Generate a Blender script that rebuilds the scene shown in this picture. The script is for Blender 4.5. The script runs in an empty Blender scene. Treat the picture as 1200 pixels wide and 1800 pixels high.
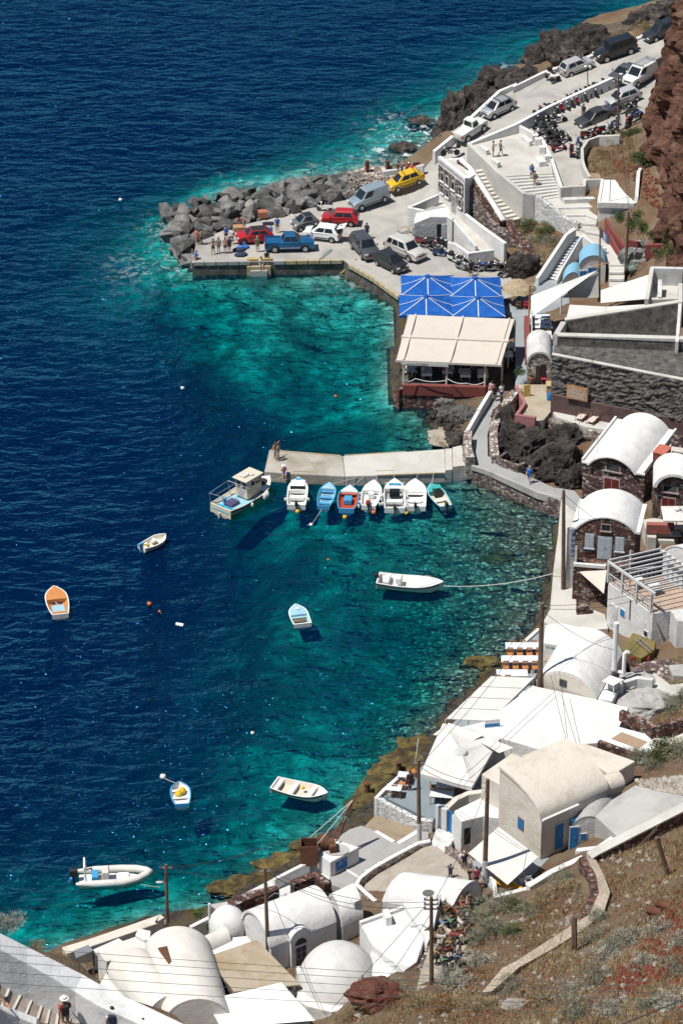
import bpy,bmesh,math,random
import numpy as np
from mathutils import Vector,Matrix,noise as mnoise
R=math.radians
rnd=random.Random(7)
sc=bpy.context.scene
col=sc.collection
# ------------------------------------------------------------------ camera, sky, sun, exposure
CAMH,PITCH,FPX=135.0,R(30.0),5535.0
cam=bpy.data.cameras.new('camera');camo=bpy.data.objects.new('camera',cam);col.objects.link(camo)
camo.location=(0,0,CAMH);camo.rotation_euler=(R(90)-PITCH,0,0)
cam.sensor_fit='VERTICAL';cam.sensor_height=36.0;cam.sensor_width=24.0
cam.lens=FPX/1800.0*36.0;cam.clip_start=1.0;cam.clip_end=9000.0
sc.camera=camo
SUN_EL=R(64.0);SH=Vector((0.91,0.42)).normalized()  # shadows fall along SH on the ground
world=bpy.data.worlds.new('World');sc.world=world;world.use_nodes=True
wn=world.node_tree;wn.nodes.clear()
wo=wn.nodes.new('ShaderNodeOutputWorld');wb=wn.nodes.new('ShaderNodeBackground');sk=wn.nodes.new('ShaderNodeTexSky')
sk.sky_type='NISHITA';sk.sun_disc=False ;sk.sun_elevation=SUN_EL
sk.sun_rotation=math.atan2(-SH.x,-SH.y);sk.altitude=100;sk.air_density=1.0;sk.dust_density=0.1;sk.ozone_density=3.0
wb.inputs[1].default_value=0.062
wn.links.new(sk.outputs[0],wb.inputs[0]);wn.links.new(wb.outputs[0],wo.inputs[0])
sl=bpy.data.lights.new('sun','SUN');sl.energy=4.8;sl.angle=R(0.5);sl.color=(1.0,0.955,0.88)
slo=bpy.data.objects.new('sun',sl);col.objects.link(slo);slo.location=(-60,200,150)
slo.rotation_euler=Vector((SH.x*math.cos(SUN_EL),SH.y*math.cos(SUN_EL),-math.sin(SUN_EL))).to_track_quat('-Z','Y').to_euler()
sc.view_settings.view_transform='Standard';sc.view_settings.look='None'
sc.view_settings.gamma=1.0;sc.view_settings.use_curve_mapping=False ;sc.view_settings.exposure=0.22
try :
 sc.cycles.max_bounces=4;sc.cycles.diffuse_bounces=2;sc.cycles.glossy_bounces=2;sc.cycles.transparent_max_bounces=8;sc.cycles.caustics_reflective=False ;sc.cycles.caustics_refractive=False
except Exception:pass
# ------------------------------------------------------------------ helpers
ORD=('first','second','third','fourth','fifth','sixth','seventh','eighth','ninth','tenth','eleventh','twelfth','thirteenth','fourteenth')
CP,SP=math.cos(PITCH),math.sin(PITCH)
def G(x,y,h=0.0):
 """point at height h that the photograph shows at pixel (x, y) of 1200 x 1800"""
 u,v=x-600.0,y-900.0
 t=(CAMH-h)/(FPX*SP+v*CP)
 return Vector((u*t,(FPX*CP-v*SP)*t,h))
def GY(x,y,Y):
 """point at depth Y seen at pixel (x, y)"""
 u,v=x-600.0,y-900.0
 t=Y/(FPX*CP-v*SP)
 return Vector((u*t,Y,CAMH-(FPX*SP+v*CP)*t))
def upto(p,y):
 """point straight above p that is seen at pixel row y"""
 return GY(600,y,p.y).z
def g2(x,y,h=0.0):
 p=G(x,y,h);return np.array((p.x,p.y))
class MB:
 def __init__(s):s.v=[];s.f=[];s.mi=[];s.cur=0
 def add(s,vs,fs):
  n=len(s.v);s.v+=[tuple(p) for p in vs];s.f+=[tuple(i+n for i in f) for f in fs];s.mi+=[s.cur]*len(fs);return s
 def box(s,c,d,rz=0.0,tilt=None ):
  hx,hy,hz=d[0]/2,d[1]/2,d[2]/2
  vs=[Vector((x,y,z)) for z in (-hz,hz) for x,y in ((-hx,-hy),(hx,-hy),(hx,hy),(-hx,hy))]
  m=Matrix.Rotation(rz,3,'Z')
  if tilt is not None :m=m@tilt
  vs=[m@v+Vector(c) for v in vs]
  return s.add(vs,[(3,2,1,0),(4,5,6,7),(0,1,5,4),(1,2,6,5),(2,3,7,6),(3,0,4,7)])
 def prism(s,top,zb):
  """top: list of 3d points; sides go straight down to zb (number or list)"""
  top=[Vector(p) for p in top];n=len(top)
  a=sum(top[i].x*top[(i+1)%n].y-top[(i+1)%n].x*top[i].y for i in range(n))
  zz=list(zb) if isinstance(zb,(list,tuple)) else [zb]*n
  if a<0:top=top[::-1];zz=zz[::-1]
  vs=top+[Vector((p.x,p.y,z)) for p,z in zip(top,zz)]
  return s.add(vs,[tuple(range(n)),tuple(range(2*n-1,n-1,-1))]+[(i,i+n,(i+1)%n+n,(i+1)%n) for i in range(n)])
 def slab(s,pts,th,d=None ):
  """a plate through pts, th thick (along -d)"""
  pts=[Vector(p) for p in pts];n=len(pts)
  nn=Vector((0,0,0))
  for i in range(n):nn+=(pts[i]-pts[0]).cross(pts[(i+1)%n]-pts[0])
  if nn.length<1e-9:nn=Vector((0,0,1))
  nn.normalize();dd=nn if d is None else Vector(d)
  if nn.dot(dd)<0:pts=pts[::-1]
  vs=pts+[p-dd*th for p in pts]
  return s.add(vs,[tuple(range(n)),tuple(range(2*n-1,n-1,-1))]+[(i,i+n,(i+1)%n+n,(i+1)%n) for i in range(n)])
 def tube(s,path,r,n=8,cap=True ,flat=1.0):
  path=[Vector(p) for p in path];k=len(path)
  rs=r if isinstance(r,(list,tuple)) else [r]*k
  vs=[];up=None
  for i,p in enumerate(path):
   t=(path[min(i+1,k-1)]-path[max(i-1,0)])
   t=t.normalized() if t.length>1e-9 else Vector((0,0,1))
   if up is None :up=Vector((0,0,1)) if abs(t.z)<0.9 else Vector((0,1,0))
   a=t.cross(up).normalized() if t.cross(up).length>1e-6 else Vector((1,0,0));b=a.cross(t).normalized();up=b
   for j in range(n):
    an=2*math.pi*j/n
    vs.append(p+a*(math.cos(an)*rs[i])+b*(math.sin(an)*rs[i]*flat))
  fs=[(i*n+j,i*n+(j+1)%n,(i+1)*n+(j+1)%n,(i+1)*n+j) for i in range(k-1) for j in range(n)]
  if cap:fs+=[tuple(range(n-1,-1,-1)),tuple(range((k-1)*n,k*n))]
  return s.add(vs,fs)
 def lathe(s,c,prof,n=16,axis='Z',sx=1.0,sy=1.0):
  c=Vector(c);vs=[]
  for (r,z) in prof:
   for j in range(n):
    a=2*math.pi*j/n;p=(r*math.cos(a)*sx,r*math.sin(a)*sy,z)
    if axis=='X':p=(p[2],p[0],p[1])
    if axis=='Y':p=(p[1],p[2],p[0])
    vs.append(c+Vector(p))
  k=len(prof)
  fs=[(i*n+j,i*n+(j+1)%n,(i+1)*n+(j+1)%n,(i+1)*n+j) for i in range(k-1) for j in range(n)]
  if prof[0][0]>1e-4:fs.append(tuple(range(n-1,-1,-1)))
  if prof[-1][0]>1e-4:fs.append(tuple(range((k-1)*n,k*n)))
  return s.add(vs,fs)
 def ell(s,c,r,n=10,m=6,rz=0.0):
  vs=[];c=Vector(c);mt=Matrix.Rotation(rz,3,'Z')
  for i in range(1,m):
   t=math.pi*i/m
   for j in range(n):
    a=2*math.pi*j/n
    vs.append(c+mt@Vector((r[0]*math.sin(t)*math.cos(a),r[1]*math.sin(t)*math.sin(a),r[2]*math.cos(t))))
  vs+=[c+Vector((0,0,r[2])),c-Vector((0,0,r[2]))]
  b=(m-1)*n
  fs=[(i*n+j,(i+1)*n+j,(i+1)*n+(j+1)%n,i*n+(j+1)%n) for i in range(m-2) for j in range(n)]
  fs+=[(b,j,(j+1)%n) for j in range(n)]+[(b+1,(m-2)*n+(j+1)%n,(m-2)*n+j) for j in range(n)]
  return s.add(vs,fs)
 def grid(s,rows,flip=False ):
  k,n=len(rows),len(rows[0])
  vs=[p for r_ in rows for p in r_]
  fs=[(i*n+j,i*n+j+1,(i+1)*n+j+1,(i+1)*n+j) for i in range(k-1) for j in range(n-1)]
  if flip:fs=[f[::-1] for f in fs]
  return s.add(vs,fs)
 def poly(s,pts):return s.add(pts,[tuple(range(len(pts)))])
def tag(o,label=None ,cat=None ,group=None ,kind=None ):
 if label:o['label']=label
 if cat:o['category']=cat
 if group:o['group']=group
 if kind:o['kind']=kind
 return o
def thing(name,label,cat,loc=(0,0,0),rz=0.0,group=None ):
 o=bpy.data.objects.new(name,None );col.objects.link(o);o.empty_display_size=0.3
 o.location=Vector(loc);o.rotation_euler=(0,0,rz);tag(o,label,cat,group)
 return o
def finish(me,smooth,sharp):
 if smooth:
  me.polygons.foreach_set('use_smooth',[ True ]*len(me.polygons))
  if sharp:me.set_sharp_from_angle(angle=R(sharp))
def part(name,mb,mat,parent=None ,smooth=False ,sharp=35,bevel=0.0,world=True ,seg=2):
 """one mesh object. world=True: vertices are world coordinates and are shifted to the parent's (or an own) origin"""
 vs=[Vector(p) for p in mb.v]
 o=bpy.data.objects.new(name,bpy.data.meshes.new(name));col.objects.link(o)
 if parent is not None :
  off=Vector((0,0,0))
  if world:
   q=parent
   while q is not None :off+=q.location;q=q.parent
  o.parent=parent
 else :
  if world:
   off=Vector((sum(p.x for p in vs)/len(vs),sum(p.y for p in vs)/len(vs),min(p.z for p in vs)));o.location=off
  else :off=Vector((0,0,0))
 me=o.data;me.from_pydata([p-off for p in vs],[],mb.f);me.validate();
 mats=mat if isinstance(mat,(list,tuple)) else [mat]
 for m in mats:me.materials.append(m)
 if len(mats)>1 and len(mb.mi)==len(me.polygons):me.polygons.foreach_set('material_index',mb.mi)
 bm=bmesh.new();bm.from_mesh(me);bmesh.ops.recalc_face_normals(bm,faces=bm.faces);bm.to_mesh(me);bm.free()
 finish(me,smooth,sharp)
 if bevel:
  m=o.modifiers.new('bevel','BEVEL');m.width=bevel;m.segments=seg;m.limit_method='ANGLE';m.angle_limit=R(40)
 me.update()
 return o
def single(name,mb,mat,label,cat,group=None ,kind=None ,**k):
 return tag(part(name,mb,mat,**k),label,cat,group,kind)
def struct(name,mb,mat,**k):return tag(part(name,mb,mat,**k),kind='structure')
def dup(o,parent=None ,loc=None ,rz=None ,label=None ,mats=None ):
 c=o.copy();col.objects.link(c);c.parent=parent
 if loc is not None :c.location=Vector(loc)
 if rz is not None :c.rotation_euler=(0,0,rz)
 if label:c['label']=label
 for ch in list(o.children):dup(ch,c)
 return c
 # ------------------------------------------------------------------ materials
MATS={}
def nodes(name):
 m=bpy.data.materials.new(name);m.use_nodes=True ;nt=m.node_tree
 return m,nt,nt.nodes['Principled BSDF']
def mix_rgb(nt,a,b,f,mode='MIX'):
 n=nt.nodes.new('ShaderNodeMix');n.data_type='RGBA';n.blend_type=mode
 for i,x in ((6,a),(7,b),(0,f)):
  if isinstance(x,bpy.types.NodeSocket):nt.links.new(x,n.inputs[i])
  elif i==0:n.inputs[0].default_value=x
  else :n.inputs[i].default_value=(x[0],x[1],x[2],1)
 return n.outputs[2]
def noise_f(nt,vec,scale,detail=4.0,rough=0.55,lo=0.35,hi=0.65,dist=0.0):
 n=nt.nodes.new('ShaderNodeTexNoise');n.inputs['Scale'].default_value=scale;n.inputs['Detail'].default_value=detail
 n.inputs['Roughness'].default_value=rough;n.inputs['Distortion'].default_value=dist
 if vec is not None :nt.links.new(vec,n.inputs['Vector'])
 r=nt.nodes.new('ShaderNodeMapRange');r.inputs[1].default_value=lo;r.inputs[2].default_value=hi
 nt.links.new(n.outputs[0],r.inputs[0]);return r.outputs[0]
def texco(nt,kind='Object',scale=None ):
 t=nt.nodes.new('ShaderNodeTexCoord').outputs[kind]
 if scale is not None :
  m=nt.nodes.new('ShaderNodeMapping');m.inputs['Scale'].default_value=scale;nt.links.new(t,m.inputs['Vector']);t=m.outputs[0]
 return t
def wpos(nt,scale=None ):
 t=nt.nodes.new('ShaderNodeNewGeometry').outputs['Position']
 if scale is not None :
  m=nt.nodes.new('ShaderNodeMapping');m.inputs['Scale'].default_value=scale;nt.links.new(t,m.inputs['Vector']);t=m.outputs[0]
 return t
def bump(nt,bs,h,strength,dist):
 b=nt.nodes.new('ShaderNodeBump');b.inputs['Strength'].default_value=strength;b.inputs['Distance'].default_value=dist
 nt.links.new(h,b.inputs['Height']);nt.links.new(b.outputs[0],bs.inputs['Normal']);return b
def plain(name,c,rough=0.6,metal=0.0,var=0.12,scale=3.0,bmp=0.0,spec=0.5,coat=0.0,rand=0.0):
 """a base colour with procedural mottling"""
 if name in MATS:return MATS[name]
 m,nt,bs=nodes(name);v=texco(nt)
 f=noise_f(nt,v,scale,5.0)
 d=tuple(x*(1-var) for x in c);l=tuple(min(1,x*(1+var)) for x in c)
 o=mix_rgb(nt,d,l,f)
 if rand:
  oi=nt.nodes.new('ShaderNodeObjectInfo');mr=nt.nodes.new('ShaderNodeMapRange');mr.inputs[3].default_value=1-rand;mr.inputs[4].default_value=1+rand
  nt.links.new(oi.outputs['Random'],mr.inputs[0])
  hs=nt.nodes.new('ShaderNodeHueSaturation');nt.links.new(o,hs.inputs['Color']);nt.links.new(mr.outputs[0],hs.inputs['Value']);o=hs.outputs[0]
 nt.links.new(o,bs.inputs['Base Color'])
 bs.inputs['Roughness'].default_value=rough;bs.inputs['Metallic'].default_value=metal;bs.inputs['Specular IOR Level'].default_value=spec
 if coat:bs.inputs['Coat Weight'].default_value=coat;bs.inputs['Coat Roughness'].default_value=0.08
 if bmp:bump(nt,bs,f,0.6,bmp)
 MATS[name]=m;return m
def weathered(name,c,c2,scale=0.6,lo=0.5,hi=0.72,fine=9.0,bmp=0.02,rough=0.9,amount=1.0,c3=None ,streak=False ):
 """plaster, concrete, paving: base c with patches of c2, fine grain c3 and optional downward streaks"""
 if name in MATS:return MATS[name]
 m,nt,bs=nodes(name);v=wpos(nt)
 f1=noise_f(nt,v,scale,8.0,0.62,lo,hi,0.6)
 mu=nt.nodes.new('ShaderNodeMath');mu.operation='MULTIPLY';mu.inputs[1].default_value=amount;nt.links.new(f1,mu.inputs[0])
 o=mix_rgb(nt,c,c2,mu.outputs[0])
 f2=noise_f(nt,v,fine,6.0,0.7,0.3,0.75)
 o=mix_rgb(nt,o,c3 if c3 else tuple(x*0.8 for x in c),mul(nt,f2,0.45))
 if streak:
  f3=noise_f(nt,wpos(nt,(2.2,2.2,0.18)),1.0,5.0,0.6,0.55,0.8)
  o=mix_rgb(nt,o,tuple(x*0.55 for x in c2),mul(nt,f3,0.55 if streak is True else streak))
 nt.links.new(o,bs.inputs['Base Color']);bs.inputs['Roughness'].default_value=rough;bs.inputs['Specular IOR Level'].default_value=0.2
 if bmp:
  f4=noise_f(nt,v,1.1,3.0,0.5,0.2,0.8);ad=nt.nodes.new('ShaderNodeMath');ad.operation='MULTIPLY_ADD';ad.inputs[1].default_value=3.0;nt.links.new(f4,ad.inputs[0]);nt.links.new(f2,ad.inputs[2]);bump(nt,bs,ad.outputs[0],0.5,bmp)
 MATS[name]=m;return m
def mul(nt,a,k):
 mu=nt.nodes.new('ShaderNodeMath');mu.operation='MULTIPLY'
 nt.links.new(a,mu.inputs[0])
 if isinstance(k,bpy.types.NodeSocket):nt.links.new(k,mu.inputs[1])
 else :mu.inputs[1].default_value=k
 return mu.outputs[0]
def ramp(nt,f,stops):
 r=nt.nodes.new('ShaderNodeValToRGB');e=r.color_ramp.elements
 while len(e)<len(stops):e.new(0.5)
 for q,(p,c) in zip(e,stops):q.position=p;q.color=(c[0],c[1],c[2],1)
 nt.links.new(f,r.inputs[0]);return r.outputs[0]
def masonry(name,stops,mortar,scale=3.2,edge=0.09,bmp=0.06,squash=1.5,soft=None ):
 """rubble wall: irregular stones of many colours in mortar"""
 if name in MATS:return MATS[name]
 m,nt,bs=nodes(name);v=wpos(nt,(1,1,squash))
 n0=nt.nodes.new('ShaderNodeTexNoise');n0.inputs['Scale'].default_value=2.5;nt.links.new(v,n0.inputs['Vector'])
 add=nt.nodes.new('ShaderNodeVectorMath');add.operation='MULTIPLY_ADD';add.inputs[1].default_value=(0.25,0.25,0.25)
 nt.links.new(n0.outputs['Color'],add.inputs[0]);nt.links.new(v,add.inputs[2]);v=add.outputs[0]
 a=nt.nodes.new('ShaderNodeTexVoronoi');a.inputs['Scale'].default_value=scale;nt.links.new(v,a.inputs['Vector'])
 e=nt.nodes.new('ShaderNodeTexVoronoi');e.feature='DISTANCE_TO_EDGE';e.inputs['Scale'].default_value=scale;nt.links.new(v,e.inputs['Vector'])
 sx=nt.nodes.new('ShaderNodeSeparateColor');nt.links.new(a.outputs['Color'],sx.inputs[0])
 c=ramp(nt,sx.outputs[0],stops)
 mr=nt.nodes.new('ShaderNodeMapRange');mr.inputs[1].default_value=edge*0.35;mr.inputs[2].default_value=edge;nt.links.new(e.outputs['Distance'],mr.inputs[0])
 o=mix_rgb(nt,mortar,c,mr.outputs[0])
 f2=noise_f(nt,wpos(nt),0.5,5.0,0.6,0.4,0.7)
 o=mix_rgb(nt,o,soft if soft else tuple(x*0.5 for x in mortar),mul(nt,f2,0.3))
 nt.links.new(o,bs.inputs['Base Color']);bs.inputs['Roughness'].default_value=0.92;bs.inputs['Specular IOR Level'].default_value=0.15
 bump(nt,bs,mr.outputs[0],0.9,bmp);MATS[name]=m;return m
def rocky(name,stops,scale=0.8,bmp=0.25,rand=0.18):
 if name in MATS:return MATS[name]
 m,nt,bs=nodes(name);v=wpos(nt)
 f=noise_f(nt,v,scale,9.0,0.65,0.28,0.72,0.4);f2=noise_f(nt,v,scale*6,8.0,0.7,0.3,0.7)
 c=ramp(nt,f,stops);c=mix_rgb(nt,c,tuple(x*0.45 for x in stops[0][1]),mul(nt,f2,0.4))
 oi=nt.nodes.new('ShaderNodeObjectInfo');mr=nt.nodes.new('ShaderNodeMapRange');mr.inputs[3].default_value=1-rand*1.6;mr.inputs[4].default_value=1+rand
 nt.links.new(oi.outputs['Random'],mr.inputs[0])
 hs=nt.nodes.new('ShaderNodeHueSaturation');nt.links.new(c,hs.inputs['Color']);nt.links.new(mr.outputs[0],hs.inputs['Value'])
 nt.links.new(hs.outputs[0],bs.inputs['Base Color']);bs.inputs['Roughness'].default_value=0.93;bs.inputs['Specular IOR Level'].default_value=0.15
 bump(nt,bs,f2,0.8,bmp);MATS[name]=m;return m
WHITE=weathered('white_plaster',(0.69,0.69,0.68),(0.50,0.49,0.46),0.7,0.45,0.8,4.0,0.03,amount=0.9,c3=(0.60,0.59,0.57),streak=0.28)
CREAM=weathered('cream_plaster',(0.62,0.57,0.50),(0.46,0.40,0.31),0.45,0.5,0.75,6.0,0.03,c3=(0.55,0.50,0.43),streak=0.3)
GREYW=weathered('weathered_white_wall',(0.60,0.60,0.59),(0.34,0.34,0.33),0.6,0.45,0.75,5.0,0.02,streak=True )
CONC=weathered('concrete',(0.42,0.41,0.39),(0.27,0.26,0.25),0.35,0.42,0.7,5.0,0.02)
PALE=weathered('pale_concrete',(0.55,0.53,0.49),(0.40,0.38,0.34),0.35,0.42,0.7,5.0,0.02)
ROADM=weathered('road_concrete',(0.42,0.40,0.37),(0.25,0.24,0.225),0.3,0.42,0.7,3.0,0.02,c3=(0.33,0.31,0.285))
GREYFL=weathered('grey_painted_floor',(0.27,0.30,0.32),(0.38,0.39,0.39),0.4,0.5,0.75,6.0,0.01)
REDW=masonry('red_lava_masonry',[(0,(0.05,0.035,0.033)),(0.35,(0.12,0.06,0.05)),(0.6,(0.22,0.085,0.06)),(0.8,(0.28,0.22,0.19)),(1,(0.36,0.32,0.29))],(0.06,0.045,0.042))
GREYMAS=masonry('grey_lava_masonry',[(0,(0.07,0.055,0.05)),(0.4,(0.17,0.12,0.11)),(0.65,(0.30,0.25,0.23)),(1,(0.46,0.42,0.38))],(0.10,0.075,0.07))
PALEMAS=masonry('pale_rubble',[(0,(0.20,0.15,0.13)),(0.3,(0.36,0.28,0.24)),(0.6,(0.5,0.45,0.4)),(1,(0.62,0.58,0.53))],(0.13,0.10,0.09),scale=2.6)
WHITEMAS=masonry('whitewashed_rubble',[(0,(0.5,0.5,0.49)),(0.5,(0.66,0.66,0.64)),(1,(0.75,0.75,0.73))],(0.22,0.21,0.2),scale=2.4,edge=0.06,squash=3.0)
LAVA=rocky('dark_lava_rock',[(0.0,(0.03,0.026,0.025)),(0.42,(0.075,0.066,0.062)),(0.72,(0.15,0.125,0.11)),(1,(0.28,0.235,0.20))])
BOULD=rocky('grey_boulder_rock',[(0.0,(0.085,0.085,0.086)),(0.5,(0.20,0.198,0.194)),(0.8,(0.32,0.312,0.30)),(1,(0.44,0.42,0.38))],0.7,0.15,0.36)
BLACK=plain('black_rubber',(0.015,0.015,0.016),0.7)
GLASSD=plain('dark_window_glass',(0.016,0.02,0.024),0.08,var=0.3,spec=0.6)
WOODP=plain('weathered_pole_wood',(0.13,0.085,0.055),0.9,var=0.35,scale=2.0)
WOOD=plain('orange_wood',(0.42,0.17,0.05),0.6,var=0.25,scale=5.0)
BLUEP=weathered('blue_paint',(0.02,0.16,0.42),(0.03,0.22,0.5),2.0,0.4,0.7,9.0,0.0,rough=0.5)
REDP=weathered('oxblood_paint',(0.23,0.06,0.055),(0.17,0.06,0.055),1.0,0.4,0.7,9.0,0.0,rough=0.8)
METAL=plain('grey_metal',(0.4,0.41,0.42),0.45,0.6)
WPAINT=plain('white_paint',(0.70,0.70,0.69),0.45,var=0.06)
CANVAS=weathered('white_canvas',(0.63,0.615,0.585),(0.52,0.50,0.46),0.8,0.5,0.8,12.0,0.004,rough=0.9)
BEIGE=weathered('beige_canvas',(0.58,0.525,0.465),(0.50,0.45,0.39),0.8,0.5,0.8,12.0,0.004,rough=0.9)
RUST=weathered('rusty_steel',(0.16,0.07,0.04),(0.07,0.04,0.03),1.5,0.4,0.7,9.0,0.02)
THATCH=weathered('straw_thatch',(0.42,0.33,0.22),(0.25,0.19,0.13),3.0,0.4,0.7,14.0,0.04)
ZM=dict(z1=(900,0,4),z2=(740,140,4),z3=(940,180,4.615),z4=(280,270,4.615),z5=(500,270,4.286),z6=(690,270,4.444),z7=(900,370,4),z8=(680,460,4.286),
r1=(940,500,4.615),r2=(720,640,4),r3=(440,760,3.158),r4=(980,710,5.4545),r5=(940,930,4.615),r6=(760,1060,2.727),r7=(620,1270,4.286),r8=(820,1290,3.158),
t1=(930,400,7.5),t2=(860,480,7.5),t3=(1040,380,7.5),t4=(1120,60,4.7375),t5=(740,690,4.286),t6=(1090,760,7.5),
s1=(350,1440,3.871),s2=(500,1400,4),s3=(0,1560,3.158),s4=(600,1500,4),s5=(840,1400,3.333),s6=(360,820,8.571),s7=(110,1340,2.5),s8=(60,920,2.4),p=(0,0,1))
def px(k,x,y):
 a,b,c=ZM[k];return a+x/c,b+y/c
def q(k,h,*pts):
 """survey points of one detail view: (x, y) or (x, y, height)"""
 return [G(*px(k,p[0],p[1]),p[2] if len(p)>2 else h) for p in pts]
def q1(k,x,y,h):return G(*px(k,x,y),h)
def mitre(pts,t0,t1):
 """two offset lines of a plan polyline"""
 n=len(pts);A=[];B=[]
 for i in range(n):
  d0=(pts[i]-pts[i-1]) if i else (pts[1]-pts[0]);d1=(pts[i+1]-pts[i]) if i<n-1 else d0
  d0=Vector((d0.x,d0.y,0)).normalized();d1=Vector((d1.x,d1.y,0)).normalized()
  n0=Vector((-d0.y,d0.x,0));n1=Vector((-d1.y,d1.x,0));m=n0+n1
  m=n0 if m.length<0.3 else m.normalized();k=1.0/max(0.45,m.dot(n0))
  A.append(pts[i]+m*(t0*k));B.append(pts[i]+m*(t1*k))
 return A,B
def wall_mb(top,zb,t=0.35,side=0,mb=None ):
 """wall under the polyline top (3d points at its top edge); side 0 centred, 1 left of the line, -1 right of it"""
 mb=mb or MB();t0,t1=((-t/2,t/2),(0.0,t),(-t,0.0))[(0,1,2)[side] if side>=0 else 2]
 A,B=mitre(top,t0,t1);n=len(top)
 zz=list(zb) if isinstance(zb,(list,tuple)) else [zb]*n
 vs=[]
 for i in range(n):
  vs+=[A[i],B[i],Vector((B[i].x,B[i].y,zz[i])),Vector((A[i].x,A[i].y,zz[i]))]
 fs=[]
 for i in range(n-1):
  a,b=4*i,4*i+4
  fs+=[(a+j,a+(j+1)%4,b+(j+1)%4,b+j) for j in range(4)]
 fs+=[(3,2,1,0),(4*n-4,4*n-3,4*n-2,4*n-1)]
 return mb.add(vs,fs)
def wall(name,top,zb,mat,label,t=0.35,side=0,cat='wall',group=None ,bevel=0.05,parent=None ):
 o=part(name,wall_mb(top,zb,t,side),mat,parent,bevel=bevel)
 return tag(o,label,cat,group) if parent is None else o
def ribbon_mb(st,th):
 """paved strip through stations (left point, right point), th thick"""
 mb=MB();vs=[]
 for l,r_ in st:vs+=[l,r_,r_-Vector((0,0,th)),l-Vector((0,0,th))]
 fs=[]
 for i in range(len(st)-1):
  a,b=4*i,4*i+4;fs+=[(a+j,a+(j+1)%4,b+(j+1)%4,b+j) for j in range(4)]
 n=len(st);fs+=[(3,2,1,0),(4*n-4,4*n-3,4*n-2,4*n-1)]
 return mb.add(vs,fs)
def ease(a,b,t):return a+(b-a)*t
def stairs(parent,TL,TR,BL,BR,n,mat,down=0.6,nose=None ):
 """n steps from the top edge TL-TR down to BL-BR, each step a part"""
 for i in range(n):
  a,b=i/n,(i+1)/n;z=ease(TL.z,BL.z,(i+0.5)/n)
  pts=[ease(TL,BL,a),ease(TR,BR,a),ease(TR,BR,b),ease(TL,BL,b)]
  part('step',MB().prism([Vector((p.x,p.y,z)) for p in pts],z-down),mat,parent,bevel=0.02,seg=1)
  # ------------------------------------------------------------------ terrain, seabed, sea
COAST=[(1330,-40),(1200,8),(1130,42),(1060,58),(1010,66),(968,92),(930,128),(880,142),(832,165),(792,198),(786,226),(768,252),(742,272),(705,296),
(650,306),(600,330),(500,345),(420,358),(350,375),(322,390),(318,410),(326,440),(340,474),(600,474),(618,488),(690,532),(704,548),(694,600),(690,660),(696,702),
(730,712),(772,716),(752,738),(778,760),(786,786),(808,806),(818,838),(850,852),(880,866),(920,884),(985,900),(978,940),(966,1000),(958,1060),(940,1105),
(905,1140),(880,1178),(840,1205),(790,1240),(770,1276),(750,1305),(700,1350),(655,1390),(630,1420),(612,1448),(560,1476),(525,1508),(478,1534),(430,1560),
(400,1590),(350,1604),(260,1618),(108,1672),(60,1700),(-60,1790),(-300,1900)]
coast=[g2(x,y) for x,y in COAST]+[np.array((-60.0,100.0)),np.array((140.0,100.0)),np.array((140.0,460.0))]
coast=np.array(coast)
def sdist(px,py):
 """distance to the coast, positive on land"""
 d=np.full(px.shape,1e9);ins=np.zeros(px.shape,bool);n=len(coast)
 for i in range(n):
  a,b=coast[i],coast[(i+1)%n];e=b-a;wx,wy=px-a[0],py-a[1]
  t=np.clip((wx*e[0]+wy*e[1])/max(e@e,1e-9),0,1)
  d=np.minimum(d,np.hypot(wx-t*e[0],wy-t*e[1]))
  c=((a[1]<=py)&(b[1]>py))|((b[1]<=py)&(a[1]>py))
  with np.errstate(divide='ignore',invalid='ignore'):
   xi=a[0]+(py-a[1])/(b[1]-a[1])*e[0] if abs(e[1])>1e-12 else np.full(px.shape,-1e9)
  ins^=c&(px<xi)
 return np.where(ins,d,-d)
class RBF:
 def __init__(s,pts,sm=0.3):
  s.p=np.array([q[:2] for q in pts]);z=np.array([q[2] for q in pts]);n=len(pts)
  s.m=z.mean();K=-np.hypot(s.p[:,None ,0]-s.p[ None ,:,0],s.p[:,None ,1]-s.p[ None ,:,1])
  A=np.zeros((n+1,n+1));A[:n,:n]=K-sm*np.eye(n);A[n,:n]=A[:n,n]=1
  s.w=np.linalg.solve(A,np.append(z-s.m,0))
 def __call__(s,x,y):
  o=np.full(x.shape,s.w[-1]+s.m)
  for (a,b),w in zip(s.p,s.w[:-1]):o=o-w*np.hypot(x-a,y-b)
  return o
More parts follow.
